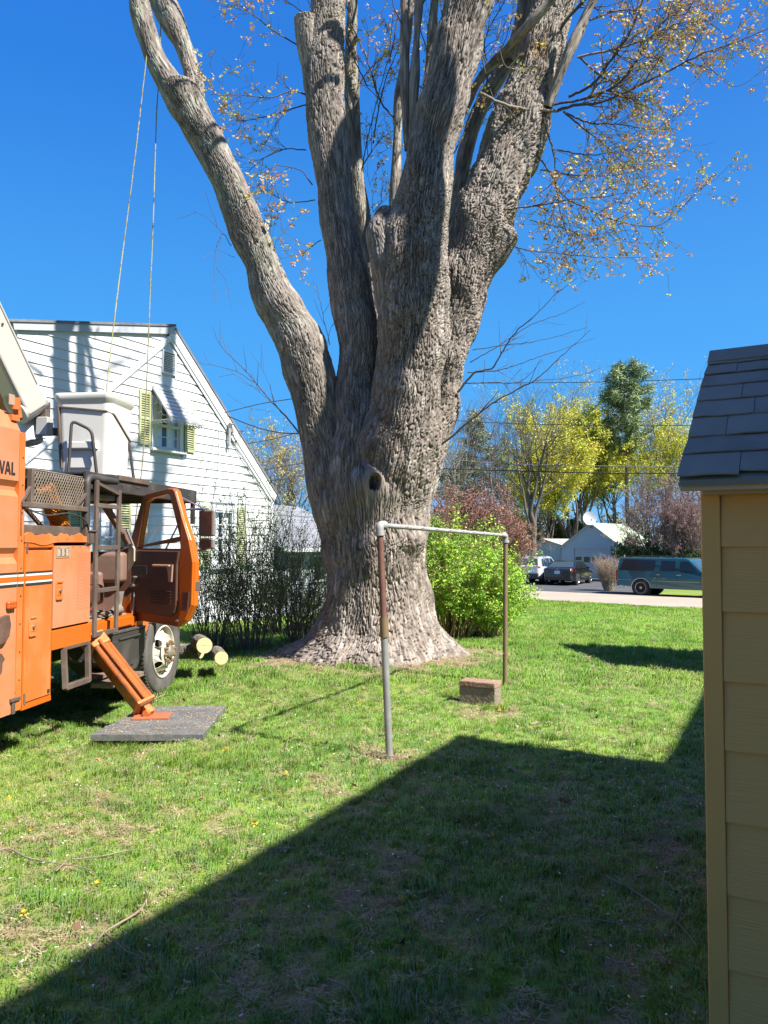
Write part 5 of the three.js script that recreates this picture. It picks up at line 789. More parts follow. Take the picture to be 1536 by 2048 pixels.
  for (const y of [0.925, 1.355, 1.78, 2.2]) part(ladder, 'rung', rbox(0.44, 0.045, 0.03, -1.595, y, 0.026, 0.005), ironRust); part(ladder, 'rung', bar(V(-1.79, 2.42, 0.02), V(-1.34, 2.34, 0.02), 0.03), ironRust);
  // outrigger
  { const a = V(-1.70, 0.80, 0.0), b = V(-1.90, 0.145 + PADY, 0.60), d = b.clone().sub(a).normalize();
    const leg = worn([0.60, 0.16, 0.022], [0.20, 0.09, 0.05], [0.09, 0.06, 0.05], { size: 512, rep: 1.5, per: 5, amt: 0.9, fl: 0.70, fper: 12, streak: 0.5, rough: 0.28, metal: 0.25, s: 231 });
    const og = P('outrigger', [bar(a, b, 0.165, 0.165, 0.03)], leg); const s1 = V(1, 0, 0).addScaledVector(d, -d.x).normalize(), s2 = s1.clone().cross(d);
    part(og, 'guide_rail', [[s1, 0.088], [s1, -0.088]].map(([s, k]) => bar(a.clone().addScaledVector(s, k * 0.75).addScaledVector(s2, -0.085), b.clone().addScaledVector(s, k * 0.75).addScaledVector(s2, -0.085).addScaledVector(d, -0.05), 0.03, 0.03, 0.01)), leg);
    part(og, 'cap', [bar(a.clone().addScaledVector(d, -0.12), a.clone().addScaledVector(d, 0.05), 0.2, 0.2, 0.02)], orange);
    part(og, 'end_plate', [bar(b.clone().addScaledVector(d, -0.05), b.clone().addScaledVector(d, -0.02), 0.19, 0.19, 0.006)], orange);
    part(og, 'foot_pin', [bar(b.clone().addScaledVector(d, -0.03), V(-1.92, 0.09 + PADY, 0.66), 0.07, 0.09, 0.01), cyl(0.03, 0.03, 0.16, -1.92, 0.11 + PADY, 0.64, 12, 0, 0, Math.PI / 2)], orange);
    part(og, 'foot_plate', rbox(0.24, 0.022, 0.34, -1.93, 0.072 + PADY, 0.68, 0.005, 0, 0.25), worn([0.42, 0.13, 0.05], [0.35, 0.15, 0.08], [0.2, 0.1, 0.06], { rep: 2, amt: 1, rough: 0.7, s: 235 })); }
  // rack above: mesh guard, canopy, rails
  P('guard_frame', [bar(V(-2.90, 2.16, 0.0), V(-2.86, 2.46, -0.02), 0.045, 0.05, 0.006), bar(V(-3.04, 2.15, 0.0), V(-1.98, 2.15, 0.0), 0.045, 0.06, 0.006), bar(V(-3.04, 2.16, 0), V(-2.9, 2.3, 0), 0.03, 0.03, 0.004), bar(V(-3.04, 1.88, -0.01), V(-3.04, 2.16, -0.01), 0.04, 0.04, 0.004), bar(V(-3.04, 1.94, -0.02), V(-2.08, 1.935, -0.02), 0.085, 0.05, 0.006), bar(V(-1.96, 1.80, -0.01), V(-1.96, 2.44, -0.01), 0.06, 0.06, 0.012), bar(V(-2.2, 2.16, 0.01), V(-1.99, 2.3, 0.01), 0.025), bar(V(-3.02, 1.96, -0.3), V(-2.6, 2.16, -0.3), 0.03), bar(V(-2.6, 2.16, -0.25), V(-2.18, 1.9, -0.25), 0.03), rbox(0.13, 0.12, 0.05, -1.92, 1.88, 0.005, 0.006), rbox(0.16, 0.012, 0.07, -1.9, 1.945, 0.01, 0.003)], ironRust);
  P('guard_pipe', rodPath([V(-1.96, 2.0, 0.0), V(-1.96, 2.47, 0.0), V(-1.3, 2.475, -0.03)], 0.035, 0.09, 12), black);
  const mesh = (x0, x1, y0, y1, z, n) => { const g = []; const h = y1 - y0; for (let k = -n; k < n * 2; k++) for (const s of [1, -1]) { let a = x0 + (x1 - x0) * k / n, b = a + s * h * 0.75, ya = y0, yb = y1; const cl = (x) => clamp(x, x0, x1), sl = (b - a) / h; let f0 = 0, f1 = 1; for (const [lim, sg] of [[x0, 1], [x1, -1]]) { const v0 = (a - lim) * sg, v1 = (b - lim) * sg; if (v0 < 0 && v1 < 0) f0 = 2; else if (v0 < 0) f0 = Math.max(f0, v0 / (v0 - v1)); else if (v1 < 0) f1 = Math.min(f1, v0 / (v0 - v1)); } if (f1 - f0 < 0.02) continue; g.push(bar(V(mix(a, b, f0), mix(ya, yb, f0), z + 0.003 * s), V(mix(a, b, f1), mix(ya, yb, f1), z + 0.003 * s), 0.0065, 0.004)); } return g; };
  const meshM = worn([0.33, 0.27, 0.2], [0.42, 0.38, 0.32], [0.2, 0.12, 0.08], { rep: 2, amt: 0.9, rough: 0.5, metal: 0.3, s: 241 });
  P('mesh_guard', mesh(-2.85, -2.0, 2.17, 2.45, -0.012, 21), meshM); P('mesh_guard', mesh(-2.95, -2.0, 1.92, 2.45, -2.15, 22), meshM);
  P('mesh_roof', (() => { const g = []; for (let k = 0; k < 22; k++) { g.push(bar(V(-2.85 + k * 0.04, 2.462, -0.02), V(-2.85 + k * 0.04 - 0.5, 2.462, -0.75), 0.006, 0.004)); g.push(bar(V(-2.85 + k * 0.04, 2.466, -0.02), V(-2.85 + k * 0.04 + 0.5, 2.466, -0.75), 0.006, 0.004)); } return g; })(), meshM);
  P('guard_frame', [bx(-2.95, -2.0, 1.86, 1.93, -2.2, -2.12), bx(-3.0, -2.95, 1.86, 2.46, -2.2, -2.12), bx(-2.0, -1.94, 1.0, 2.46, -2.2, -2.12), bx(-3.0, -1.95, 2.43, 2.47, -2.2, -2.14)], ironRust);
  const can = P('canopy', [bx(-1.95, 0.98, 2.36, 2.53, -0.045, -0.012, 0.005), bx(-1.95, 0.98, 2.36, 2.53, -2.2, -2.16, 0.005), bx(0.945, 0.98, 2.36, 2.53, -2.16, -0.045), bx(-1.94, 0.945, 2.505, 2.52, -2.16, -0.045)], black);
  for (let k = 0; k < 7; k++) part(can, 'cross_rib', bx(-1.6 + k * 0.4, -1.55 + k * 0.4, 2.40, 2.504, -2.158, -0.047), black);
  part(can, 'corner_leg', [bar(V(0.94, 2.36, -0.05), V(0.94, 2.08, -0.05), 0.05, 0.05), bar(V(0.62, 2.37, -0.05), V(0.75, 2.0, -0.05), 0.03, 0.03)], black);
  part(can, 'deck_lip', bx(-1.3, -0.55, 2.49, 2.545, -0.03, 0.01, 0.006), ironRust);
  for (const [x, pts] of [[-1.55, [[-0.45, 2.06], [-0.42, 3.10], [-0.22, 3.0], [-0.175, 2.52]]], [-1.0, [[-0.14, 2.53], [-0.16, 2.975], [-0.075, 2.95], [-0.03, 2.53]]]]) P('grab_rail', rodPath(pts.map(([z, y], i) => V(x + 0.04 * i, y, z)), 0.0165, 0.06, 10), black);
  // cab
  P('cab_floor', [bx(-1.8, -0.55, 0.98, 1.03, -2.15, -0.12), bx(-1.8, -0.42, 0.90, 1.0, -0.14, -0.10)], bright);
  P('cab_sill', rbox(1.05, 0.10, 0.06, -1.28, 0.965, -0.11, 0.01), bright);
  P('floor_mat', rbox(1.02, 0.02, 0.42, -1.28, 1.035, -0.36, 0.005), worn([0.22, 0.19, 0.16], [0.3, 0.26, 0.2], [0.1, 0.08, 0.07], { rep: 3, amt: 1, fl: 0.7, rough: 1, s: 245 }));
  P('cab_back', [bx(-1.86, -1.80, 0.98, 1.72, -2.15, -0.13), bx(-1.86, -1.80, 1.72, 2.3, -2.15, -2.0), bx(-1.86, -1.80, 2.2, 2.3, -2.0, -0.2)], brown);
  const cabM = worn([0.21, 0.125, 0.095], [0.26, 0.16, 0.12], [0.3, 0.2, 0.15], { rep: 1.4, amt: 0.9, fl: 0.82, rough: 0.7, s: 229 }), liner = M([0.33, 0.30, 0.27], 0.9);
  P('cab_far_side', [bx(-1.80, -0.4, 0.98, 1.70, -2.18, -2.13), bar(V(-0.45, 1.70, -2.14), V(-1.15, 2.28, -2.08), 0.07, 0.05), bx(-1.80, -1.70, 1.70, 2.28, -2.17, -2.1), bx(-1.0, -0.96, 1.7, 2.1, -2.16, -2.11)], cabM);
  P('cab_roof', rbox(0.75, 0.06, 2.0, -1.48, 2.31, -1.13, 0.02), liner);
  P('a_pillar', [bar(V(-0.43, 1.72, -0.23), V(-1.16, 2.29, -0.26), 0.075, 0.06, 0.015)], cabM);
  P('hinge_pillar', [bx(-0.62, -0.44, 0.98, 1.78, -0.32, -0.16, 0.02), bar(V(-0.6, 1.7, -0.2), V(-0.42, 1.86, -0.2), 0.06, 0.08, 0.015)], brown);
  P('door_seal', rodPath([V(-0.66, 1.02, -0.13), V(-0.62, 1.3, -0.12), V(-0.60, 1.75, -0.14), V(-0.75, 1.98, -0.17)], 0.014, 0.05, 8), M([0.35, 0.35, 0.36], 0.5));
  P('dashboard', [rbox(0.32, 0.35, 1.85, -0.58, 1.55, -1.15, 0.05), rbox(0.2, 0.2, 0.5, -0.7, 1.40, -0.7, 0.04)], cabM);
  P('steering_wheel', [mv(new THREE.TorusGeometry(0.21, 0.015, 8, 28), -0.92, 1.62, -1.72, 0, Math.PI / 2, 0.5), bar(V(-0.92, 1.62, -1.72), V(-0.65, 1.5, -1.72), 0.03)], dark);
  P('seat', [rbox(0.55, 0.22, 1.9, -1.42, 1.28, -1.15, 0.06), rbox(0.18, 0.6, 1.9, -1.70, 1.55, -1.15, 0.07)], brown);
  P('kick_panel', bx(-0.66, -0.60, 1.0, 1.6, -0.9, -0.33), cabM);
  P('windscreen', (() => { const q = [V(-0.45, 1.72, -0.28), V(-0.45, 1.72, -2.1), V(-1.13, 2.27, -2.05), V(-1.13, 2.27, -0.3)], g = new THREE.BufferGeometry(); g.setAttribute('position', new THREE.Float32BufferAttribute([q[0], q[1], q[2], q[0], q[2], q[3]].flatMap((v) => [v.x, v.y, v.z]), 3)); g.computeVertexNormals(); return g; })(), glassPane);
  P('hood', [ext([[-0.44, 1.0], [1.5, 1.0], [1.55, 1.2], [1.5, 1.48], [0.9, 1.6], [-0.44, 1.70]], 1.7, 0.03).translate(0, 0, -2.0)], bright);
  P('fender', [ext([[-0.62, 0.80], [-0.5, 0.80], ...[...Array(11)].map((_, i) => [-0.60 * Math.cos(i / 10 * Math.PI * 0.86), 0.55 + 0.60 * Math.sin(i / 10 * Math.PI * 0.86)]), [0.75, 1.35], [-0.44, 1.35], [-0.62, 1.2]].filter((p, i) => i > 1 || i === 0 || i === 1), 0.24, 0.01).translate(0, 0, -0.36)], bright);
  P('fender_end', rbox(0.30, 0.15, 0.03, -0.52, 0.87, -0.08, 0.008), orange);
  P('fender', ext([[-0.62, 0.80], [-0.5, 0.80], [-0.5, 1.2], [0.6, 1.2], [0.75, 1.35], [-0.62, 1.35]], 0.3).translate(0, 0, -2.25), bright);
  // open door, swung out about its front hinge
  { const d = new THREE.Group(); d.name = 'door'; tr.add(d); d.position.set(-0.5, 0, -0.2); d.rotation.y = -115 * Math.PI / 180; d.scale.x = 1.4;   // its own x runs along its length, z faces into the cab
    const out = [[-0.01, 0.955], [0.57, 0.905], [0.66, 0.98], [0.735, 1.15], [0.745, 1.62], [0.70, 1.86], [0.63, 2.06], [0.53, 2.40], [0.50, 2.43], [0.44, 2.435], [0.20, 2.385], [0.155, 2.37], [0.0, 1.83], [-0.02, 1.75]];
    const win = [[0.10, 1.765], [0.595, 1.765], [0.585, 1.9], [0.47, 2.36], [0.43, 2.375], [0.22, 2.325], [0.185, 2.29]];
    part(d, 'shell', ext(out, 0.075, 0.012, [win.slice().reverse()]).translate(0, 0, -0.025), bright);
    part(d, 'shut_edge', ext([[0.575, 0.93], [0.66, 0.995], [0.728, 1.16], [0.738, 1.62], [0.693, 1.86], [0.60, 2.15], [0.60, 1.75], [0.585, 1.70], [0.60, 1.1]], 0.035, 0.008).translate(0, 0, 0.035), bright);
    part(d, 'window_frame', ext(out.slice(5).map(([x, y]) => [mix(0.35, x, 0.985), y - 0.004]).concat([[0.02, 1.765]]), 0.03, 0.006, [win.slice().reverse()]).translate(0, 0, 0.035), worn([0.26, 0.075, 0.03], [0.22, 0.06, 0.025], [0.3, 0.1, 0.05], { rep: 1.5, amt: 0.8, fl: 0.85, rough: 0.5, s: 251 }));
    part(d, 'inner_shell', ext([[0.0, 0.965], [0.565, 0.915], [0.60, 1.0], [0.605, 1.74], [0.0, 1.76]], 0.02, 0.004).translate(0, 0, 0.045), worn([0.24, 0.055, 0.018], [0.2, 0.05, 0.018], [0.3, 0.1, 0.05], { rep: 1.5, amt: 0.8, fl: 0.85, rough: 0.45, s: 253 }));
    const trimP = part(d, 'trim_panel', ext([[0.005, 1.09], [0.03, 1.05], [0.50, 1.015], [0.555, 1.06], [0.575, 1.14], [0.58, 1.60], [0.60, 1.74], [0.09, 1.745], [0.06, 1.66], [0.02, 1.6]], 0.035, 0.012).translate(0, 0, 0.058), brown);
    part(trimP, 'arm_pull', [rbox(0.2, 0.028, 0.04, 0.42, 1.575, 0.108, 0.012), ext([[0.50, 1.40], [0.535, 1.40], [0.545, 1.59], [0.47, 1.58], [0.49, 1.5]], 0.02, 0.006).translate(0, 0, 0.09)], M([0.42, 0.25, 0.18], 0.5));
    part(trimP, 'handle_recess', bx(0.06, 0.24, 1.475, 1.57, 0.0895, 0.095, 0.002), dark);
    part(trimP, 'window_crank', [bar(V(0.125, 1.44, 0.115), V(0.075, 1.335, 0.125), 0.018, 0.012, 0.004), cyl(0.014, 0.014, 0.05, 0.125, 1.44, 0.13, 10, Math.PI / 2), cyl(0.022, 0.022, 0.03, 0.078, 1.34, 0.105, 10, Math.PI / 2)], steel);
    for (let k = 0; k < 5; k++) part(trimP, 'speaker_slot', rbox(0.235, 0.012, 0.012, 0.405, 1.165 + k * 0.031, 0.094, 0.003), M([0.05, 0.022, 0.016], 0.7));
    part(d, 'corner_trim', ext([[-0.005, 1.80], [0.055, 1.83], [0.10, 1.76], [0.10, 1.62], [0.03, 1.5], [0.0, 1.5], [0.02, 1.62]], 0.02, 0.004).translate(0, 0, 0.092), M([0.50, 0.46, 0.36], 0.6));
    const edge = part(d, 'latch_plate', rbox(0.03, 0.10, 0.07, 0.728, 1.36, -0.005, 0.006), ironRust);
    part(d, 'vent_grille', [...Array(14)].map((_, k) => box(0.075, 0.007, 0.012, 0.655 + 0.004 * k * 0.3, 1.10 + k * 0.0145, 0.078, 0, 0, 0.1)), dark);
    part(d, 'pane', ext(win, 0.005).translate(0, 0, -0.004), glassPane);
    part(d, 'bumper_stop', cyl(0.014, 0.014, 0.03, 0.585, 0.98, 0.08, 10, Math.PI / 2), steel);
    // west-coast mirror on the outside
    const mir = part(d, 'mirror', [rbox(0.17, 0.30, 0.05, 0.66, 2.05, -0.25, 0.02), rbox(0.16, 0.12, 0.05, 0.66, 1.82, -0.25, 0.02)], M([0.34, 0.33, 0.32], 0.35, { metalness: 0.4 }));
    part(mir, 'mirror_face', [rbox(0.145, 0.265, 0.008, 0.66, 2.05, -0.222, 0.003), rbox(0.135, 0.09, 0.008, 0.66, 1.82, -0.222, 0.003)], worn([0.19, 0.075, 0.05], [0.26, 0.12, 0.09], [0.34, 0.2, 0.15], { rep: 5, amt: 1, fl: 0.66, rough: 0.35, s: 257 }));
    part(mir, 'mirror_arm', [bar(V(0.66, 2.21, -0.25), V(0.42, 2.2, -0.07), 0.018), bar(V(0.66, 1.76, -0.25), V(0.30, 1.68, -0.06), 0.018), bar(V(0.5, 2.18, -0.12), V(0.3, 1.72, -0.08), 0.016), bar(V(0.36, 2.42, -0.06), V(0.66, 2.2, -0.22), 0.012)], steel); }
  // wheels
  const wheel = (x, z, out) => {
    const w = new THREE.Group(); w.name = 'wheel'; tr.add(w); w.position.set(x, 0.51, z); if (!out) w.rotation.y = Math.PI;
    const lathe = (pts, m, n) => { const g = new THREE.LatheGeometry(pts.map(([r, y]) => new THREE.Vector2(r, y)), 56); g.rotateX(Math.PI / 2); return part(w, n, g, m); };
    lathe([[0.30, -0.28], [0.40, -0.29], [0.47, -0.275], [0.505, -0.24], [0.51, -0.2], [0.51, -0.07], [0.503, -0.03], [0.475, -0.005], [0.42, 0.004], [0.36, -0.004], [0.318, -0.022], [0.305, -0.04]], rubber, 'tyre');
    const tread = []; for (let k = 0; k < 64; k++) for (const s of [-0.21, -0.135, -0.06]) { const a = k / 64 * Math.PI * 2 + s; tread.push(mv(box(0.028, 0.012, 0.055), 0, 0.512, 0).rotateZ(a).translate(0, 0, s)); } stuff(part(w, 'tread', tread, rubber));
    lathe([[0.312, -0.03], [0.318, -0.014], [0.308, -0.006], [0.297, -0.012], [0.288, -0.035], [0.285, -0.10], [0.28, -0.2], [0.30, -0.25]], rimM, 'rim');
    // dished disc with hand holes
    const sh = new THREE.Shape(); sh.absarc(0, 0, 0.289, 0, Math.PI * 2); for (let k = 0; k < 5; k++) { const a = k / 5 * Math.PI * 2 + 2.55, hp = new THREE.Path(); hp.absellipse(0.218 * Math.cos(a), 0.218 * Math.sin(a), 0.036, 0.046, 0, Math.PI * 2, true, a); sh.holes.push(hp); }
    const cp = new THREE.Path(); cp.absarc(0, 0, 0.082, 0, Math.PI * 2, true); sh.holes.push(cp);
    const tess = new THREE.ExtrudeGeometry(sh, { depth: 0.012, bevelEnabled: false, curveSegments: 40 }); { const p = tess.attributes.position; for (let i = 0; i < p.count; i++) { const r = Math.hypot(p.getX(i), p.getY(i)); p.setZ(i, p.getZ(i) - 0.085 + 0.115 * sstep(0.285, 0.165, r)); } }
    // finer tessellation: rings of the dish as a lathe carry the curve between the holes
    tess.computeVertexNormals(); part(w, 'wheel_disc', tess, rimM);
    lathe([[0.288, -0.06], [0.262, -0.062], [0.258, -0.067]], rimM, 'disc_edge');
    lathe([[0.172, 0.024], [0.168, 0.036], [0.12, 0.044], [0.085, 0.046], [0.082, 0.03]], rimM, 'disc_centre');
    lathe([[0.081, 0.02], [0.08, 0.075], [0.07, 0.088], [0.045, 0.09], [0.04, 0.1], [0, 0.1]], worn([0.3, 0.26, 0.2], [0.42, 0.38, 0.3], [0.12, 0.08, 0.05], { rep: 6, amt: 1, fl: 0.65, rough: 0.5, metal: 0.4, s: 261 }), 'hub');
    for (let k = 0; k < 10; k++) { const a = k / 10 * Math.PI * 2 + 0.2; part(w, 'lug_nut', [mv(new THREE.CylinderGeometry(0.021, 0.021, 0.034, 6), 0.122 * Math.cos(a), 0.122 * Math.sin(a), 0.06, Math.PI / 2), cyl(0.011, 0.011, 0.02, 0.122 * Math.cos(a), 0.122 * Math.sin(a), 0.085, 8, Math.PI / 2)], M([0.36, 0.25, 0.14], 0.5, { metalness: 0.4 })); }
    part(w, 'drum', cyl(0.255, 0.255, 0.1, 0, 0, -0.16, 32, Math.PI / 2), dark);
    return w;
  };
  wheel(0, -0.02, true); wheel(0, -2.18, false); wheel(-4.3, -0.05, true); wheel(-4.3, -2.1, false);
  // below the cab: battery box, treads, flap, frame
  const bb = P('battery_box', [ext([[-1.50, 0.86], [-0.50, 0.86], [-0.50, 0.62], [-0.72, 0.42], [-1.24, 0.42], [-1.50, 0.60]], 0.42, 0.012).translate(0, 0, -0.46)], black);
  part(bb, 'hatch', rbox(0.56, 0.30, 0.02, -1.10, 0.64, -0.035, 0.006), black); part(bb, 'tread_plate', rbox(0.98, 0.02, 0.42, -1.0, 0.872, -0.24, 0.005), worn([0.1, 0.09, 0.085], [0.2, 0.18, 0.16], [0.06, 0.05, 0.05], { rep: 5, amt: 1, rough: 0.45, metal: 0.3, bump: 0.01, s: 265 })); part(bb, 'hinge_rod', cyl(0.012, 0.012, 0.5, -0.95, 0.80, -0.02, 8, 0, 0, Math.PI / 2), black);
  P('tread_step', [rbox(0.75, 0.05, 0.22, -1.28, 0.40, 0.02, 0.006), rbox(0.62, 0.04, 0.2, -1.25, 0.47, -0.12, 0.006)], worn([0.26, 0.15, 0.10], [0.36, 0.27, 0.2], [0.12, 0.07, 0.05], { rep: 7, amt: 1, fl: 0.66, rough: 0.6, bump: 0.02, s: 267 }));
  P('mud_flap', ext([[-0.74, 0.33], [-0.50, 0.74], [-0.46, 0.36]], 0.012).translate(0, 0, -0.12), rubber);
  P('mud_flap', bx(0.50, 0.53, 0.55, 0.95, -0.3, -0.05), rubber);
  P('mud_guard', ext([[-2.16, 0.42], [-2.0, 0.42], [-2.0, 0.86], [-2.2, 0.86]], 0.02).translate(0, 0, -0.35), M([0.2, 0.19, 0.18], 0.6));
  P('frame_rail', [bx(-5.2, 1.4, 0.62, 0.86, -0.86, -0.78), bx(-5.2, 1.4, 0.62, 0.86, -1.42, -1.34), bx(-5.2, -3.06, 0.86, 1.0, -2.1, -0.1), bx(-1.9, 1.2, 0.5, 0.98, -1.3, -0.95), bx(-0.15, 0.15, 0.42, 0.56, -2.1, -0.2)], dark);
  P('drain_cock', cyl(0.018, 0.012, 0.09, -2.50, 0.63, -0.03, 8, 0, 0, 1.3), steel);
  // hoses, rivets and clips
  for (const [n, pts, r] of [['hose', [[-1.75, 0.92, -0.12], [-1.66, 0.7, 0.08], [-1.74, 0.5, 0.3], [-1.83, 0.34, 0.44]], 0.013], ['hose', [[-1.72, 0.94, -0.14], [-1.60, 0.74, 0.02], [-1.66, 0.55, 0.24]], 0.011], ['hose', [[-1.9, 0.86, -0.3], [-1.7, 0.66, -0.28], [-1.4, 0.6, -0.3], [-1.1, 0.7, -0.36]], 0.014], ['cable', [[-3.0, 2.12, 0.02], [-2.7, 2.07, 0.03], [-2.3, 2.1, 0.03], [-2.0, 2.02, 0.03], [-1.93, 1.8, 0.03]], 0.007]]) P(n, tube(pts.map((p) => V(...p)), r, r, 8, 28), M([0.05, 0.05, 0.05], 0.6));
  for (let k = 0; k < 9; k++) { P('rivet', cyl(0.007, 0.007, 0.008, -3.03, 0.7 + k * 0.23, 0.012, 8, Math.PI / 2), ironRust); if (k < 5) P('rivet', cyl(0.006, 0.006, 0.006, -2.48 + k * 0.13, 1.79, 0.0125, 8, Math.PI / 2), ironRust); if (k < 6) P('bolt', cyl(0.011, 0.011, 0.012, -1.2 + k * 0.38, 2.445, -0.008, 6, Math.PI / 2), ironRust); }
  // white booms
  const facing = (d) => { const z = V(0.72, 0.1, 0.7).applyAxisAngle(V(0, 1, 0), -(Math.PI / 2 - ang)); z.addScaledVector(d, -z.dot(d)).normalize(); return new THREE.Quaternion().setFromRotationMatrix(new THREE.Matrix4().makeBasis(d.clone().cross(z), d, z)); };
  const L = (x, y, d) => at(x, y, d).sub(O).applyAxisAngle(V(0, 1, 0), -(Math.PI / 2 - ang));
  { const a = L(53, 806, 8.3), b = L(-150, 390, 6.9), d = b.clone().sub(a).normalize(), A2 = a.clone();
    const m = new THREE.Group(); m.name = 'upper_boom'; tr.add(m); m.position.copy(A2); m.quaternion.copy(facing(d));
    part(m, 'boom_tube', [rbox(0.30, 3.4, 0.34, 0, 1.62, 0, 0.05)], white); part(m, 'boom_nose', [cyl(0.17, 0.17, 0.3, 0, 0, 0, 28, 0, 0, Math.PI / 2)], white);
    part(m, 'seam_strip', [bx(-0.13, -0.118, 0.2, 3.2, 0.169, 0.174), bx(0.11, 0.122, 0.2, 3.2, 0.169, 0.174)], M([0.4, 0.38, 0.34], 0.6));
    for (const [x, y] of [[0.02, 1.2], [-0.05, 0.98], [0.05, 0.92]]) part(m, 'bolt', cyl(0.012, 0.012, 0.012, x, y, 0.175, 8, Math.PI / 2), ironRust);
    const lb = new THREE.Group(); lb.name = 'lower_boom'; tr.add(lb); const c = L(22, 800, 8.75), e = L(-150, 480, 7.6); lb.position.copy(c); lb.quaternion.copy(facing(e.clone().sub(c).normalize()));
    part(lb, 'boom_tube', [rbox(0.30, 2.6, 0.3, 0, 1.15, 0, 0.02)], worn([0.42, 0.13, 0.06], [0.5, 0.2, 0.12], [0.16, 0.07, 0.04], { rep: 1.2, amt: 1, fl: 0.78, rough: 0.6, s: 271 })); part(lb, 'cylinder', [cyl(0.07, 0.07, 1.8, -0.27, 1.1, 0.02, 16), cyl(0.05, 0.05, 1.9, -0.40, 0.9, 0.02, 16)], worn([0.5, 0.13, 0.02], [0.3, 0.1, 0.04], [0.14, 0.08, 0.05], { rep: 2, amt: 1, fl: 0.68, rough: 0.5, s: 273 }));
    const k0 = L(46, 815, 8.5), k1 = L(66, 885, 8.45); P('knuckle', [(() => { const t = tube([k0, k0.clone().lerp(k1, 0.5), k1], (f) => mix(0.155, 0.11, f), 0, 24); return t; })()], white);
    P('knuckle_grille', (() => { const q = L(46, 836, 8.3); return [...Array(6)].map((_, i) => box(0.012, 0.05, 0.02, q.x - 0.06 + i * 0.024, q.y, q.z)); })(), ironRust);
    const gb = L(89, 853, 8.4); P('leveling_box', [rbox(0.12, 0.2, 0.14, gb.x, gb.y, gb.z, 0.012)], M([0.48, 0.48, 0.47], 0.45)); P('bucket_mount', [rbox(0.1, 0.24, 0.1, gb.x + 0.02, gb.y + 0.16, gb.z - 0.02, 0.01), bar(V(gb.x, gb.y - 0.05, gb.z), V(gb.x + 0.3, gb.y - 0.02, gb.z + 0.1), 0.08)], ironRust); }
  // the bucket: a thing you could swing away, but bolted to the boom, so a part
  { const bk = new THREE.Group(); bk.name = 'bucket'; tr.add(bk); bk.position.set(-1.13, 2.55, -0.36); bk.rotation.y = 0.06;
    const ring = (hw, hd, y, r = 0.09) => { const out = [], n = 8; for (const [sx, sz, a0] of [[1, 1, 0], [-1, 1, 90], [-1, -1, 180], [1, -1, 270]]) for (let i = 0; i <= n; i++) { const a = (a0 + i * 90 / n) * Math.PI / 180; out.push(V(sx * (hw - r) + r * Math.cos(a), y, sz * (hd - r) + r * Math.sin(a))); } return out; };
    const loft = (rings) => { const p = [], ix = [], N = rings[0].length; rings.forEach((q, j) => q.forEach((v, i) => { p.push(v.x, v.y, v.z); if (j) { const a = j * N + i, b = j * N + (i + 1) % N; ix.push(a - N, a, b - N, b - N, a, b); } })); const g = new THREE.BufferGeometry(); g.setAttribute('position', new THREE.Float32BufferAttribute(p, 3)); g.setIndex(ix); g.computeVertexNormals(); return g; };
    const bm = worn([0.75, 0.73, 0.70], [0.70, 0.67, 0.60], [0.50, 0.44, 0.34], { rep: 1.1, amt: 0.7, fl: 0.84, rough: 0.45, s: 281 }); bm.side = THREE.DoubleSide;
    const flatB = ring(0.26, 0.28, 0.0); const bot = new THREE.ShapeGeometry(new THREE.Shape(flatB.map((v) => new THREE.Vector2(v.x, -v.z)))); bot.rotateX(-Math.PI / 2);
    part(bk, 'shell', [loft([ring(0.26, 0.28, 0), ring(0.275, 0.29, 0.3), ring(0.295, 0.305, 0.76), ring(0.30, 0.31, 0.82), ring(0.285, 0.295, 0.825), ring(0.25, 0.27, 0.05)]), bot], bm);
    part(bk, 'rim', loft([ring(0.29, 0.30, 0.74), ring(0.318, 0.328, 0.79), ring(0.326, 0.336, 0.83), ring(0.316, 0.326, 0.852), ring(0.305, 0.315, 0.855), ring(0.28, 0.29, 0.83)]), white);
    part(bk, 'step_pocket', [ext([[-0.16, 0.34], [0.16, 0.34], [0.16, 0.26], [-0.16, 0.26]], 0.07, 0.012).rotateY(-Math.PI / 2).translate(-0.255, 0, 0), ext([[-0.18, 0.25], [0.18, 0.25], [0.08, 0.06], [-0.18, 0.06]], 0.03, 0.01).rotateY(-Math.PI / 2).translate(-0.252, 0, 0)], bm);
    part(bk, 'edge_strap', [bar(V(-0.262, 0.06, -0.24), V(-0.296, 0.72, -0.27), 0.04, 0.025, 0.006), bar(V(-0.298, 0.71, -0.28), V(-0.294, 0.66, 0.23), 0.028, 0.018, 0.004), bar(V(-0.294, 0.66, 0.23), V(-0.22, 0.63, 0.302), 0.026, 0.018, 0.004), bar(V(-0.22, 0.63, 0.302), V(0.24, 0.40, 0.296), 0.022, 0.018, 0.004)], ironRust); }
  // orange mesh roll and the small things on the cab floor
  { const a = V(-2.44, 2.33, -0.14), b = V(-2.14, 1.90, -0.12), ax = b.clone().sub(a), L2 = ax.length(), r = solo('mesh_roll', 'roll of orange plastic netting leaning inside the truck rack', 'netting roll', (() => { const T = new Tubes(); for (let k = 0; k < 18; k++) for (const s of [1, -1]) { const pts = []; for (let i = 0; i <= 28; i++) { const f = i / 28, w = k / 18 * Math.PI * 2 + s * f * 5.2, rad = 0.072 + (s > 0 ? 0.003 : -0.002) + 0.006 * Math.sin(k * 5); pts.push(V(rad * Math.cos(w), f * L2, rad * Math.sin(w))); } T.add(pts, 0.0062, 0.0062, 5); } return [T.geo(), cyl(0.05, 0.05, L2 * 0.98, 0, L2 / 2, 0, 14)]; })(), worn([0.68, 0.24, 0.015], [0.62, 0.17, 0.012], [0.4, 0.1, 0.01], { rep: 6, amt: 1, rough: 0.5, s: 291 }));
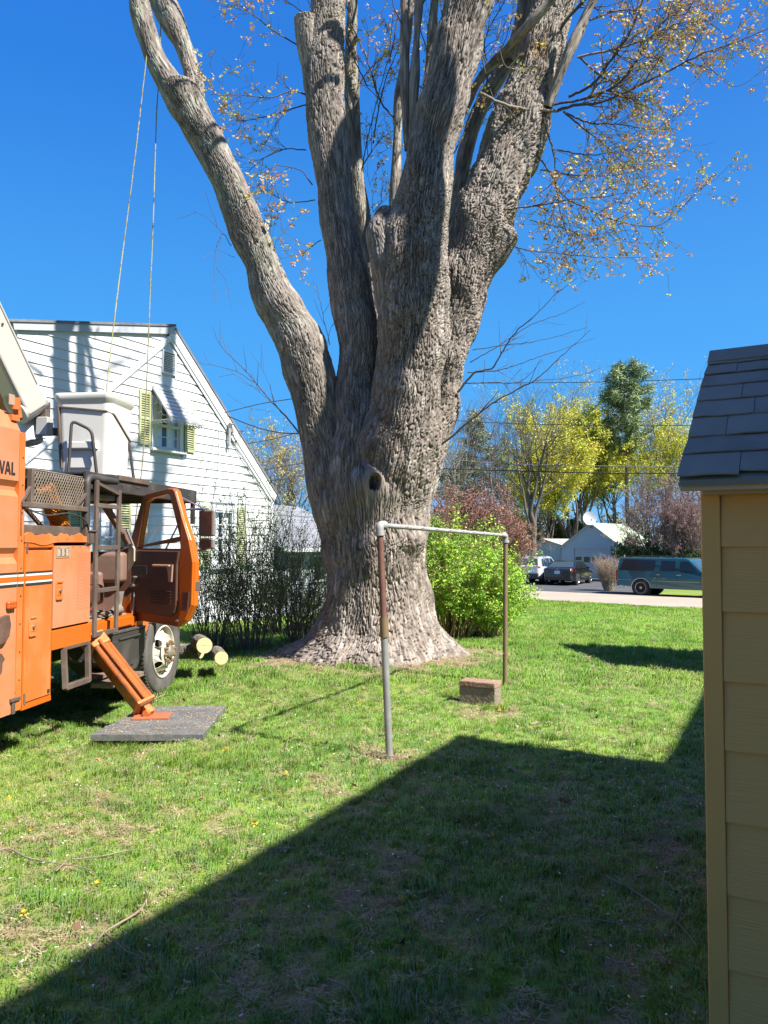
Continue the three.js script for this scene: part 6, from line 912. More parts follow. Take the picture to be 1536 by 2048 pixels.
    const q = new THREE.Quaternion().setFromUnitVectors(V(0, 1, 0), ax.normalize()), Y = new THREE.Quaternion().setFromAxisAngle(V(0, 1, 0), Math.PI / 2 - ang); r.quaternion.copy(Y.multiply(q)); r.position.copy(W(a.x, a.y, a.z)); }
  { const p = W(-1.62, 1.045, -0.2), c = thing('red_bottle', 'small red bottle with a white label lying on the cab floor', 'bottle', [p.x, p.y, p.z], Math.PI / 2 - ang); const g = new THREE.LatheGeometry([[0, 0], [0.043, 0.004], [0.045, 0.02], [0.045, 0.11], [0.03, 0.14], [0.014, 0.15], [0.014, 0.17], [0, 0.172]].map(([r, y]) => new THREE.Vector2(r, y)), 18); g.rotateZ(-1.45); part(c, 'body', g.translate(0, 0.046, 0), M([0.55, 0.02, 0.012], 0.3)); const l = new THREE.CylinderGeometry(0.0458, 0.0458, 0.055, 18, 1, true); l.rotateZ(-1.45); part(c, 'paper_label', l.translate(0.06, 0.052, 0), M([0.75, 0.75, 0.74], 0.6)); }
  { const p = W(-1.28, 1.045, -0.22), g = new THREE.IcosahedronGeometry(0.09, 4), q = g.attributes.position; for (let i = 0; i < q.count; i++) { const x = q.getX(i), y = q.getY(i), z = q.getZ(i), k = 1 + 0.35 * n3(x * 14, y * 14, z * 14) + 0.15 * n3(x * 40, y * 40, z * 40); q.setXYZ(i, x * k * 1.5, Math.max(-0.02, y * k * 0.6), z * k); } g.computeVertexNormals(); const m = solo('crumpled_rag', 'crumpled grey rag lying on the truck cab floor', 'rag', g, M([0.20, 0.17, 0.135], 0.95)); m.position.copy(p).add(V(0, 0.02, 0)); }
  { const p = W(-0.95, 1.045, -0.17), T = tube([V(-0.12, 0.03, 0), V(-0.02, 0.06, 0.02), V(0.08, 0.03, 0), V(0.13, 0.10, -0.03), V(0.14, 0.24, -0.04)], (f) => 0.035 + 0.018 * Math.sin(f * 7), 0, 12, 26), m = solo('work_glove', 'grey work glove propped against the cab door pillar', 'glove', T, worn([0.17, 0.15, 0.12], [0.25, 0.22, 0.18], [0.1, 0.08, 0.06], { rep: 5, amt: 1, rough: 1, s: 297 })); m.position.copy(p); m.rotation.y = Math.PI / 2 - ang; }
  // the black outrigger pad
  { const c = PADC, pad = solo('outrigger_pad', 'black composite pad littered with wood chips under the outrigger foot', 'outrigger pad', (() => { const g = ext(c.map(([x, z]) => [x, -z]), 0.062, 0.006); g.rotateX(-Math.PI / 2); return g; })(), worn([0.11, 0.115, 0.118], [0.16, 0.165, 0.165], [0.07, 0.07, 0.075], { rep: 1.6, amt: 1, fl: 0.8, rough: 0.85, bump: 0.006, s: 301 }));
    pad.position.set(O.x, O.y + 0.0, O.z); pad.rotation.y = Math.PI / 2 - ang; pad.position.y = O.y + PADY;
    setSeed(310); const chips = []; for (let i = 0; i < 2200; i++) { const u = rnd(), v = rnd(), px = mix(mix(c[0][0], c[1][0], v), mix(c[3][0], c[2][0], v), u), pz = mix(mix(c[0][1], c[1][1], v), mix(c[3][1], c[2][1], v), u); if (rnd() > 0.25 + 0.75 * sstep(-0.3, 0.5, n2(px * 4, pz * 4))) continue; const p = W(px, 0.066 + PADY, pz); const t = 0.22 + 0.3 * rnd(); chips.push({ p, rx: rr(-0.3, 0.3), ry: rr(0, 6), rz: rr(-0.3, 0.3), s: V(rr(0.5, 1.3), 1, rr(0.4, 1.1)), c: [t, t * 0.84, t * 0.58] }); }
    const m = scatter(scene, 'wood_chips', box(0.015, 0.003, 0.006), M([1, 1, 1], 0.95), chips); m.userData.label = 'pale wood chips scattered over the black outrigger pad'; m.userData.category = 'wood chips'; }
}
tone = 0.9;
// ------------------------------------------------------------------ across the road: garage, metal shed, dish
{
  const ang = 39 * Math.PI / 180, c = at(1180.6, 1048, 56), G = -0.92, AP = c.y - 0.0, HW = 2.25, EV = 1.38, SL = (AP - EV) / HW, turn = -ang;
  const white = worn([0.50, 0.54, 0.60], [0.46, 0.49, 0.54], [0.36, 0.38, 0.4], { rep: 0.4, amt: 0.7, fl: 0.86, rough: 0.6, s: 401 }), trim = M([0.52, 0.53, 0.55], 0.6);
  const g = thing('garage', 'white clapboard garage with pale green roof across the road', 'garage', [c.x, 0, c.z], turn);
  part(g, 'wall', [ext([[-HW, G], [-1.28, G], [-1.28, 1.27], [1.32, 1.27], [1.32, G], [HW, G], [HW, EV], [0, AP], [-HW, EV]], 0.1).translate(0, 0, -0.11), bx(HW - 0.08, HW - 0.01, G, EV - 0.05, -6.5, -0.12), bx(-HW + 0.01, -HW + 0.08, G, EV - 0.05, -6.5, -0.12), ext([[-HW, G], [HW, G], [HW, EV], [0, AP], [-HW, EV]], 0.1).translate(0, 0, -6.6)], white);
  const D0 = -1.28, D1 = 1.32, DT = 1.27;
  for (let y = G; y < AP - 0.1; y += 0.2) { const lim = y + 0.1 > EV ? (AP - y - 0.1) / SL : HW - 0.02; for (const [p, q] of y < DT ? [[-lim, D0 - 0.14], [D1 + 0.14, lim]] : [[-lim, lim]]) if (q - p > 0.05) part(g, 'siding_board', ext([[0.012, y], [0.0, y + 0.205], [-0.02, y + 0.205], [-0.02, y]].map(([z, yy]) => [-z, yy]), q - p).rotateY(Math.PI / 2).translate(p, 0, 0), white); }
  part(g, 'door_frame', [bx(D0 - 0.13, D0, G, DT + 0.12, -0.02, 0.05), bx(D1, D1 + 0.13, G, DT + 0.12, -0.02, 0.05), bx(D0, D1, DT, DT + 0.12, -0.02, 0.05)], trim);
  const door = part(g, 'garage_door', bx(D0, D1, G, DT, -0.1, -0.03), trim); const dk = M([0.03, 0.035, 0.045], 0.1), pn2 = M([0.48, 0.5, 0.53], 0.6);
  for (let r = 0; r < 4; r++) for (let k = 0; k < 4; k++) { const w = (D1 - D0) / 4, hh = (DT - G) / 4, x0 = D0 + k * w + 0.045, x1 = D0 + (k + 1) * w - 0.045, y0 = G + r * hh + 0.045, y1 = G + (r + 1) * hh - 0.045; if (r === 2) part(door, 'pane', bx(x0 + 0.04, x1 - 0.04, y0 + 0.03, y1 - 0.02, -0.028, -0.024), dk); else part(door, 'panel', bx(x0, x1, y0, y1, -0.03, -0.018), pn2); }
  part(g, 'rake_board', [[-1], [1]].map(([s]) => { const a = V(0, AP + 0.02, 0.06), b = V(s * (HW + 0.25), AP + 0.02 - SL * (HW + 0.25), 0.06); return bar(a, b, 0.14, 0.03); }), trim);
  const rm = worn([0.36, 0.44, 0.32], [0.32, 0.39, 0.29], [0.24, 0.3, 0.23], { rep: 0.5, amt: 0.9, rough: 0.9, bump: 0.01, s: 405 });
  for (const s of [-1, 1]) for (let k = 0; k < 9; k++) { const f0 = k / 9, f1 = (k + 1) / 9 + 0.01, L = HW + 0.3, p = (f) => V(s * L * f, AP + 0.09 - SL * L * f, 0), a = p(f0), b = p(f1); b.y += 0.012; part(g, 'roof_course', bar(a, b, 0.03, 6.8).translate(0, 0, -3.28), rm); }
  const d = thing('satellite_dish', 'pale round satellite dish on the garage peak', 'satellite dish', [c.x, AP + 0.02, c.z], turn);
  const dish = new THREE.LatheGeometry([...Array(10)].map((_, i) => new THREE.Vector2(0.5 * i / 9, 0.13 * (i / 9) ** 2)).concat([new THREE.Vector2(0.505, 0.125), new THREE.Vector2(0.49, 0.11), new THREE.Vector2(0.25, 0.02), new THREE.Vector2(0, -0.012)]), 40);
  dish.rotateX(Math.PI / 2 - 0.25); dish.rotateY(0.75); part(d, 'reflector', dish.translate(-0.02, 0.36, 0.12), M([0.46, 0.50, 0.53], 0.35)); part(d, 'mast', [bar(V(0.1, -0.25, 0.1), V(0.04, 0.3, 0.06), 0.05), bx(0.0, 0.22, -0.3, -0.24, 0.05, 0.15)], M([0.2, 0.2, 0.2], 0.6)); part(d, 'feed_arm', [bar(V(0.02, 0.0, 0.12), V(0.34, 0.24, 0.52), 0.03), box(0.07, 0.09, 0.09, 0.34, 0.27, 0.52)], M([0.4, 0.4, 0.4], 0.6));
  // metal shed to its left
  const q = at(1087, 1079, 59), sh = thing('metal_shed', 'pale blue metal shed with low roof beside the garage', 'shed', [q.x, 0, q.z], turn), bl = worn([0.42, 0.52, 0.57], [0.38, 0.47, 0.53], [0.52, 0.56, 0.58], { rep: 0.4, amt: 0.9, fl: 0.7, streak: 0.3, rough: 0.55, s: 411 });
  const A2 = q.y, e = 1.32, W = 2.05; part(sh, 'wall', [ext([[-W + 0.2, G], [W, G], [W, e], [0, A2], [-W + 0.2, e]], 0.08).translate(0, 0, -0.08), bx(W - 0.06, W - 0.002, G, e - 0.02, -4.5, -0.085), bx(-W + 0.21, -W + 0.26, G, e - 0.02, -4.5, -0.085)], bl);
  for (let x = -W + 0.4; x < W; x += 0.3) part(sh, 'wall_rib', bx(x, x + 0.025, G, e + (1 - Math.abs(x) / W) * (A2 - e) - 0.06, 0.0, 0.018), bl);
  part(sh, 'corner_trim', [bx(W - 0.08, W + 0.02, G, e, -0.05, 0.03)], trim); part(sh, 'roof', [-1, 1].map((s) => bar(V(0, A2 + 0.05, 0), V(s * (W + 0.12 - (s < 0 ? 0.2 : 0)), e + 0.0, 0), 0.04, 4.8).translate(0, 0, -2.25)), worn([0.42, 0.39, 0.36], [0.36, 0.33, 0.31], [0.3, 0.27, 0.25], { rep: 0.5, amt: 0.9, rough: 0.8, s: 415 })); part(sh, 'vent', bx(-0.3, 0.3, A2 - 0.32, A2 - 0.2, 0.0, 0.03), M([0.3, 0.35, 0.38], 0.6));
}
tone = 0.74;
// ------------------------------------------------------------------ cars
const tyreM = M([0.03, 0.03, 0.031], 0.85), chromeM = M([0.55, 0.55, 0.54], 0.2, { metalness: 0.9 }), glassDark = M([0.018, 0.022, 0.026], 0.06), redLens = M([0.42, 0.015, 0.02], 0.15), clearLens = M([0.7, 0.68, 0.66], 0.2);
function car({ name, label, cat, at: pos, turn, paint, body, roof, belt, width, tumble, windows, rearGlass, frontGlass, wheelX, wheelR, wheelW = 0.22, spokes, extra }) {
  const o = thing(name, label, cat, pos, turn), HWd = width / 2;
  const taper = (g) => { const p = g.attributes.position; let top = 0; for (let i = 0; i < p.count; i++) { const y = p.getY(i), f = clamp((y - belt) / (roof - belt)); const low = clamp((belt * 0.55 - y) / (belt * 0.5)); p.setZ(i, p.getZ(i) * (1 - tumble * f - 0.05 * low * low)); } g.computeVertexNormals(); return g; };
  const shape = new THREE.Shape(body.map(([x, y]) => new THREE.Vector2(x, y)));
  const round = (g) => { const p = g.attributes.position, x0 = Math.min(...body.map((b) => b[0])), x1 = Math.max(...body.map((b) => b[0])); for (let i = 0; i < p.count; i++) { const x = p.getX(i), e = Math.min(1, Math.min(x - x0, x1 - x) / 0.45); p.setZ(i, p.getZ(i) * (0.86 + 0.14 * Math.sqrt(clamp(e)))); } return g; };
  const slices = (s, n, hw, bev) => { const g = new THREE.ExtrudeGeometry(s, { depth: 2 * hw - 2 * bev, steps: n, bevelEnabled: true, bevelSize: bev, bevelThickness: bev, bevelSegments: 3, bevelOffset: -bev, curveSegments: 12 }); return g.translate(0, 0, -hw + bev); };
  part(o, 'body', taper(round(slices(shape, 1, HWd, 0.05))), paint);
  for (const side of [-1, 1]) for (const w of windows) { const s = new THREE.Shape(w.map(([x, y]) => new THREE.Vector2(x, y))), g = new THREE.ExtrudeGeometry(s, { depth: 0.012, bevelEnabled: false }); const p = g.attributes.position; for (let i = 0; i < p.count; i++) { const f = clamp((p.getY(i) - belt) / (roof - belt)); p.setZ(i, side * ((HWd) * (1 - tumble * f) - 0.006 + p.getZ(i) * 0.9)); } g.computeVertexNormals(); part(o, 'side_window', g, glassDark); }
  for (const [gl, n] of [[rearGlass, 'rear_window'], [frontGlass, 'windscreen']]) if (gl) { const [[xa, ya], [xb, yb], inset] = gl, wa = HWd * (1 - tumble * clamp((ya - belt) / (roof - belt))) - inset, wb = HWd * (1 - tumble * clamp((yb - belt) / (roof - belt))) - inset; const dx = n === 'rear_window' ? -0.012 : 0.012, g = new THREE.BufferGeometry(), q = [V(xa + dx, ya + 0.012, -wa), V(xa + dx, ya + 0.012, wa), V(xb + dx, yb + 0.012, wb), V(xb + dx, yb + 0.012, -wb)]; g.setAttribute('position', new THREE.Float32BufferAttribute([0, 1, 2, 0, 2, 3].flatMap((i) => [q[i].x, q[i].y, q[i].z]), 3)); g.computeVertexNormals(); part(o, n, g, M([0.05, 0.075, 0.09], 0.04)); }
  for (const x of wheelX) for (const s of [-1, 1]) {
    const w = new THREE.Group(); w.name = 'wheel'; o.add(w); w.position.set(x, wheelR, s * (HWd - wheelW / 2 - 0.01)); if (s < 0) w.rotation.y = Math.PI;
    part(w, 'wheel_arch', cyl(wheelR * 1.17, wheelR * 1.17, wheelW + 0.03, 0, 0.02, -0.004, 30, Math.PI / 2), M([0.012, 0.012, 0.012], 0.95));
    const g = new THREE.LatheGeometry([[0.6, -0.5], [0.95, -0.5], [1, -0.4], [1, 0.4], [0.95, 0.5], [0.72, 0.52], [0.68, 0.45]].map(([r, y]) => new THREE.Vector2(r * wheelR, y * (wheelW + 0.05))), 32); g.rotateX(Math.PI / 2); part(w, 'tyre', g.translate(0, 0, 0.02), tyreM);
    const rg = new THREE.LatheGeometry([[0.70, 0.5], [0.66, 0.52], [0.62, 0.40], [0.60, 0.1]].map(([r, y]) => new THREE.Vector2(r * wheelR, y * (wheelW + 0.05))), 32); rg.rotateX(Math.PI / 2); const rim = part(w, 'rim', [rg.translate(0, 0, 0.02), cyl(0.16 * wheelR, 0.18 * wheelR, 0.06, 0, 0, wheelW * 0.46, 16, Math.PI / 2), ...[...Array(spokes)].map((_, k) => mv(box(0.10 * wheelR, 0.56 * wheelR, 0.03), 0, 0.36 * wheelR, wheelW * 0.44).rotateZ(k / spokes * Math.PI * 2))], chromeM); part(w, 'brake', cyl(0.55 * wheelR, 0.55 * wheelR, 0.02, 0, 0, wheelW * 0.2, 20, Math.PI / 2), M([0.05, 0.05, 0.05], 0.7));
  }
  extra?.(o, HWd); return o;
}
const plateM = canvasMat(64, 32, (c, w, h) => { c.fillStyle = '#c9d2e2'; c.fillRect(0, 0, w, h); c.fillStyle = '#5b6b93'; for (const x of [6, 15, 24, 36, 45, 54]) c.fillRect(x - 2, 10, 6, 13); c.fillRect(10, 4, 44, 2); });
{ // teal wagon parked beyond the road, seen from its right side
  const p = at(1297, 1190, 38.3), dir = ROAD_D, turn = Math.atan2(-dir.z, dir.x), RW = -1.62, Lr = 0.83;
  const paint = new THREE.MeshPhysicalMaterial({ roughness: 0.3, clearcoat: 0.8, clearcoatRoughness: 0.08 }); paint.color.setRGB(0.013, 0.075, 0.098);
  const g0 = baseHeight(p.x, p.z) + 0.02;
  const arch = (cx, r) => [...Array(9)].map((_, i) => [cx - r * Math.cos(Math.PI * i / 8), 0.40 + r * 0.95 * Math.sin(Math.PI * i / 8)]);
  const X0 = -1.28, X1 = 4.3; // rear wheel at 0, front at 3.34
  const body = [[X0 + 0.04, 0.48], [-0.5, 0.42], ...arch(0, 0.46), [0.5, 0.36], [2.85, 0.36], ...arch(3.34, 0.46), [3.85, 0.42], [X1, 0.5], [X1 + 0.03, 0.95], [X1 - 0.1, 1.12], [2.95, 1.2], [2.3, 1.78], [2.1, 1.84], [-0.95, 1.86], [-1.12, 1.82], [X0 + 0.02, 1.16], [X0, 0.7]];
  car({ name: 'teal_wagon', label: 'long teal wagon parked on the grass beyond the road', cat: 'car', at: [p.x, g0, p.z], turn, paint, body, roof: 1.84, belt: 1.18, width: 1.98, tumble: 0.13, wheelX: [0, 3.34], wheelR: 0.385, spokes: 10, wheelW: 0.24,
    windows: [[[-1.10, 1.22], [0.60, 1.22], [0.72, 1.70], [-0.86, 1.74]], [[0.92, 1.22], [1.66, 1.22], [1.66, 1.69], [1.0, 1.70]], [[1.86, 1.22], [2.72, 1.22], [2.28, 1.68], [1.88, 1.69]]], rearGlass: [[-1.24, 1.24], [-1.14, 1.72], 0.16], frontGlass: [[2.9, 1.24], [2.36, 1.72], 0.14],
    extra: (o, h) => {
      part(o, 'tail_lamp', [rbox(0.10, 0.52, 0.10, X0 + 0.03, 0.95, h * 0.86, 0.02)], redLens); part(o, 'tail_lamp', [rbox(0.10, 0.52, 0.10, X0 + 0.03, 0.95, -h * 0.86, 0.02)], redLens);
      part(o, 'trim_strip', [bx(X0 + 0.1, -0.5, 0.735, 0.76, h - 0.03, h + 0.003), bx(0.5, 2.8, 0.715, 0.74, h - 0.03, h + 0.004)], chromeM); part(o, 'bumper', rbox(0.16, 0.17, 1.9, X0 - 0.03, 0.52, 0, 0.04), chromeM);
      for (const x of [0.80, 1.78]) part(o, 'door_handle', rbox(0.20, 0.05, 0.03, x + 0.05, 1.04, h + 0.005, 0.01), chromeM);
      for (const x of [0.80, 1.76]) part(o, 'door_seam', bx(x - 0.02, x - 0.012, 0.45, 1.2, h - 0.006, h + 0.0025), M([0.005, 0.01, 0.012], 0.9));
      part(o, 'roof_rack', [rbox(2.4, 0.03, 0.03, 0.45, 1.905, h * 0.78, 0.01), rbox(2.4, 0.03, 0.03, 0.45, 1.905, -h * 0.78, 0.01), ...[-0.6, 0.1, 0.8, 1.5].flatMap((x) => [-1, 1].map((s) => rbox(0.08, 0.06, 0.03, x, 1.87, s * h * 0.78, 0.01)))], M([0.03, 0.03, 0.03], 0.5));
      part(o, 'arch_trim', (() => { const pts = [...Array(13)].map((_, i) => V(0.47 * -Math.cos(Math.PI * i / 12), 0.40 + 0.45 * Math.sin(Math.PI * i / 12), h - 0.01)); return tube(pts, 0.028, 0.028, 6); })(), chromeM); part(o, 'badge', bx(0.62, 0.78, 0.86, 0.885, h - 0.01, h + 0.004), chromeM); part(o, 'badge', bx(0.95, 1.2, 0.845, 0.865, h - 0.01, h + 0.004), chromeM);
    } });
}
{ // dark saloon on the drive, seen from behind
  const p = at(1117, 1168, 46), paint = new THREE.MeshPhysicalMaterial({ roughness: 0.25, clearcoat: 1, clearcoatRoughness: 0.04 }); paint.color.setRGB(0.010, 0.010, 0.014);
  const fw = V(0.50, 0, -0.866), turn = Math.atan2(-fw.z, fw.x), c = p.clone().addScaledVector(fw, 2.2);
  const arch = (cx, r) => [...Array(9)].map((_, i) => [cx - r * Math.cos(Math.PI * i / 8), 0.30 + r * Math.sin(Math.PI * i / 8)]);
  const body = [[-2.38, 0.32], [-1.8, 0.24], ...arch(-1.36, 0.36), [-0.9, 0.2], [0.95, 0.2], ...arch(1.42, 0.36), [1.9, 0.22], [2.36, 0.3], [2.42, 0.6], [2.2, 0.78], [1.2, 0.95], [0.45, 1.40], [0.1, 1.46], [-0.7, 1.45], [-1.1, 1.38], [-1.75, 1.06], [-2.34, 1.02], [-2.43, 0.9], [-2.44, 0.5]];
  car({ name: 'dark_sedan', label: 'black sedan with red tail lamps parked on the driveway', cat: 'car', at: [c.x, baseHeight(c.x, c.z) + 0.045, c.z], turn, paint, body, roof: 1.45, belt: 0.95, width: 1.82, tumble: 0.22, wheelX: [-1.36, 1.42], wheelR: 0.325, spokes: 7,
    windows: [[[-1.55, 0.99], [-0.42, 0.97], [-0.42, 1.36], [-1.05, 1.34]], [[-0.34, 0.97], [0.9, 0.96], [0.4, 1.32], [-0.34, 1.36]]], rearGlass: [[-1.72, 1.07], [-1.12, 1.37], 0.1], frontGlass: [[1.15, 0.98], [0.48, 1.38], 0.1],
    extra: (o, h) => {
      for (const s of [-1, 1]) { const t = part(o, 'tail_lamp', [rbox(0.10, 0.16, 0.32, -2.35, 0.87, s * 0.66, 0.04), rbox(0.24, 0.15, 0.06, -2.22, 0.87, s * 0.84, 0.03)], redLens); part(t, 'reverse_lamp', rbox(0.02, 0.05, 0.2, -2.41, 0.87, s * 0.62, 0.01), clearLens); part(o, 'mirror', rbox(0.12, 0.13, 0.2, 0.72, 1.0, s * 0.98, 0.04), paint); part(o, 'exhaust_tip', cyl(0.035, 0.035, 0.14, -2.36, 0.27, s * 0.5, 12, 0, 0, Math.PI / 2), chromeM); }
      part(o, 'licence_plate', (() => { const g = new THREE.PlaneGeometry(0.32, 0.17); g.rotateY(-Math.PI / 2); return g.translate(-2.457, 0.79, 0); })(), plateM, true); part(o, 'badge', rbox(0.02, 0.05, 0.12, -2.43, 0.965, 0, 0.01), chromeM); for (const x of [-0.4, 0.6]) part(o, 'door_handle', rbox(0.16, 0.03, 0.03, x - 0.4, 0.82, 0.905, 0.01), paint);
      part(o, 'rear_seat', [rbox(0.1, 0.12, 0.3, -1.42, 1.13, 0.4, 0.03), rbox(0.1, 0.12, 0.3, -1.42, 1.13, -0.4, 0.03)], M([0.3, 0.3, 0.3], 0.8)); } });
}
{ // silver crossover beside it
  const p = at(1052, 1162, 47.5), paint = new THREE.MeshPhysicalMaterial({ roughness: 0.3, metalness: 0.25, clearcoat: 0.8, clearcoatRoughness: 0.08 }); paint.color.setRGB(0.50, 0.53, 0.57);
  const fw = V(0.50, 0, -0.866), turn = Math.atan2(-fw.z, fw.x), c = p.clone().addScaledVector(fw, 2.1);
  const arch = (cx, r) => [...Array(9)].map((_, i) => [cx - r * Math.cos(Math.PI * i / 8), 0.36 + r * Math.sin(Math.PI * i / 8)]);
  const body = [[-2.2, 0.45], [-1.7, 0.3], ...arch(-1.3, 0.40), [-0.85, 0.25], [0.95, 0.25], ...arch(1.39, 0.40), [1.85, 0.3], [2.22, 0.4], [2.28, 0.8], [2.1, 0.98], [1.2, 1.1], [0.5, 1.62], [0.1, 1.68], [-1.5, 1.68], [-1.85, 1.64], [-2.12, 1.14], [-2.27, 1.08], [-2.28, 0.7]];
  car({ name: 'silver_crossover', label: 'silver crossover parked left of the black sedan', cat: 'car', at: [c.x, baseHeight(c.x, c.z) + 0.045, c.z], turn, paint, body, roof: 1.68, belt: 1.08, width: 1.86, tumble: 0.17, wheelX: [-1.3, 1.39], wheelR: 0.36, spokes: 10,
    windows: [[[-1.6, 1.14], [-1.15, 1.12], [-1.15, 1.56], [-1.55, 1.54]], [[-1.06, 1.12], [-0.12, 1.1], [-0.12, 1.58], [-1.06, 1.57]], [[-0.04, 1.1], [0.95, 1.08], [0.42, 1.55], [-0.04, 1.58]]], rearGlass: [[-2.10, 1.17], [-1.88, 1.56], 0.14], frontGlass: [[1.16, 1.12], [0.54, 1.58], 0.1],
    extra: (o, h) => { for (const s of [-1, 1]) { part(o, 'tail_lamp', [rbox(0.12, 0.11, 0.34, -2.2, 1.06, s * 0.70, 0.03), rbox(0.2, 0.1, 0.06, -2.1, 1.06, s * 0.87, 0.02)], redLens); part(o, 'mirror', rbox(0.14, 0.16, 0.2, 0.78, 1.14, s * 1.0, 0.05), M([0.03, 0.03, 0.03], 0.4)); part(o, 'arch_trim', [-1.3, 1.39].map((x) => tube([...Array(11)].map((_, i) => V(x + 0.43 * -Math.cos(Math.PI * i / 10), 0.36 + 0.43 * Math.sin(Math.PI * i / 10), s * (h - 0.015))), 0.035, 0.035, 6)), M([0.04, 0.04, 0.042], 0.7)); part(o, 'roof_rail', rbox(1.7, 0.035, 0.035, -0.7, 1.71, s * 0.68, 0.012), chromeM); } part(o, 'bumper', rbox(0.12, 0.34, 1.7, -2.25, 0.52, 0, 0.06), M([0.05, 0.05, 0.052], 0.6)); part(o, 'licence_plate', (() => { const g = new THREE.PlaneGeometry(0.32, 0.17); g.rotateY(-Math.PI / 2); return g.translate(-2.30, 0.88, 0); })(), plateM, true); } });
}
// a marker post by the drive and an orange thing glimpsed through the bush
solo('driveway_post', 'thin wooden post standing behind the teal wagon tail', 'post', [cyl(0.05, 0.05, 1.9, 0, 0.95, 0, 8)], M([0.3, 0.24, 0.19], 0.9)).position.copy((() => { const p = at(1249, 1150, 44); p.y = baseHeight(p.x, p.z); return p; })());
tone = 1.1;
// ------------------------------------------------------------------ trees and shrubs
const leafM = M([1, 1, 1], 0.75, { side: THREE.DoubleSide, transmission: 0.4, thickness: 0 }), needleM = M([1, 1, 1], 0.8, { side: THREE.DoubleSide });
const leafG = [sprig(7, 0.5, 0.13, 0.35, 501), sprig(7, 0.5, 0.10, 0.4, 502)], needleG = sprig(16, 0.55, 0.035, 0.22, 503, 0);
const vary = (c, k) => { const a = 1 + rr(-k, k), b = rr(-k, k) * 0.5; return [c[0] * a * (1 + b), c[1] * a, c[2] * a * (1 - b)]; };
function bgTree({ px, top, d, base, spread, label, name = 'deciduous_tree', cat = 'tree', trunkR = 0.18, fork = 0.3, limbs = 7, twigs = 5, leaf = 0, cols, ls = 0.45, seed, lean = 0, bark = [0.105, 0.09, 0.08], crownLow = 0.35, group, fine = 1, tall = 0.8 }) {
  setSeed(seed); const foot = at(px, 1150, d); foot.y = base ?? baseHeight(foot.x, foot.z) - 0.1; const H = (at(px, top, d).y - foot.y) * tall, o = thing(name, label, cat, [foot.x, foot.y, foot.z], 0, group);
  const T = new Tubes(), B = new Tubes(), L = [];
  const put = (p, k) => { for (; k > 0; k--) if (rnd() < k) L.push({ p: p.clone().add(V(rr(-1, 1), rr(-1, 1), rr(-1, 1)).multiplyScalar(ls * 0.6)), rx: rr(-1, 1), ry: rr(0, 6.3), rz: rr(-1, 1), s: ls * rr(0.55, 1.3), c: vary(cols[Math.floor(rnd() * cols.length)], 0.28) }); };
  const grow = (p, dir, len, r, lev) => {
    const n = lev === 0 ? 9 : lev === 1 ? 7 : 4, pts = [p.clone()], q = p.clone(), dd = dir.clone().normalize();
    for (let i = 0; i < n; i++) { dd.x += rr(-0.16, 0.16); dd.z += rr(-0.16, 0.16); dd.y += rr(-0.08, 0.14) + 0.05; dd.normalize(); q.addScaledVector(dd, len / n); pts.push(q.clone()); if (lev >= 2) put(q, leaf * (lev === 2 ? 0.35 : 0.8));
      if (lev < 3 && i > (lev ? 0 : 2) && i < n) { const kids = lev === 0 ? 1 : lev === 1 ? (rnd() < 0.9 ? 1 : 0) : (rnd() < 0.8 * fine ? 1 : 0); for (let k = 0; k < kids; k++) { const sd = V(rr(-1, 1), rr(-0.2, 0.7), rr(-1, 1)).cross(dd).normalize(); grow(q, dd.clone().multiplyScalar(0.9).addScaledVector(sd, rr(0.5, 1.0)), len * rr(0.38, 0.62), r * (1 - 0.75 * i / n) * 0.55, lev + 1); } } }
    (lev < 1 ? T : B).add(pts, r, Math.max(0.012, r * 0.3), lev < 2 ? 6 : 3);
  };
  const stem = [V(0, 0, 0)], fh = H * fork; for (let i = 1; i <= 6; i++) stem.push(V(lean * fh * i / 6 + rr(-0.05, 0.05) * i, fh * i / 6, rr(-0.05, 0.05) * i)); T.add(stem, trunkR, trunkR * 0.8, 8);
  for (let k = 0; k < limbs; k++) { const a = k / limbs * 6.28 + rr(-0.4, 0.4), out = k === 0 ? 0.05 : rr(0.25, 1) * spread / (H * 0.7), st = stem[Math.min(6, 3 + Math.floor(rnd() * 4))]; grow(st, V(Math.cos(a) * out + lean, 1, Math.sin(a) * out), (H - st.y) * rr(0.72, 0.98) * (k === 0 ? 1.05 : 1), trunkR * 0.55, 0); }
  const bm = M(bark, 0.95); part(o, 'trunk', T.geo(), bm, true); if (!B.empty) stuff(part(o, 'branches', B.geo(), bm, true));
  if (L.length) scatter(o, 'foliage', leafG[seed % 2], leafM, L); return o;
}
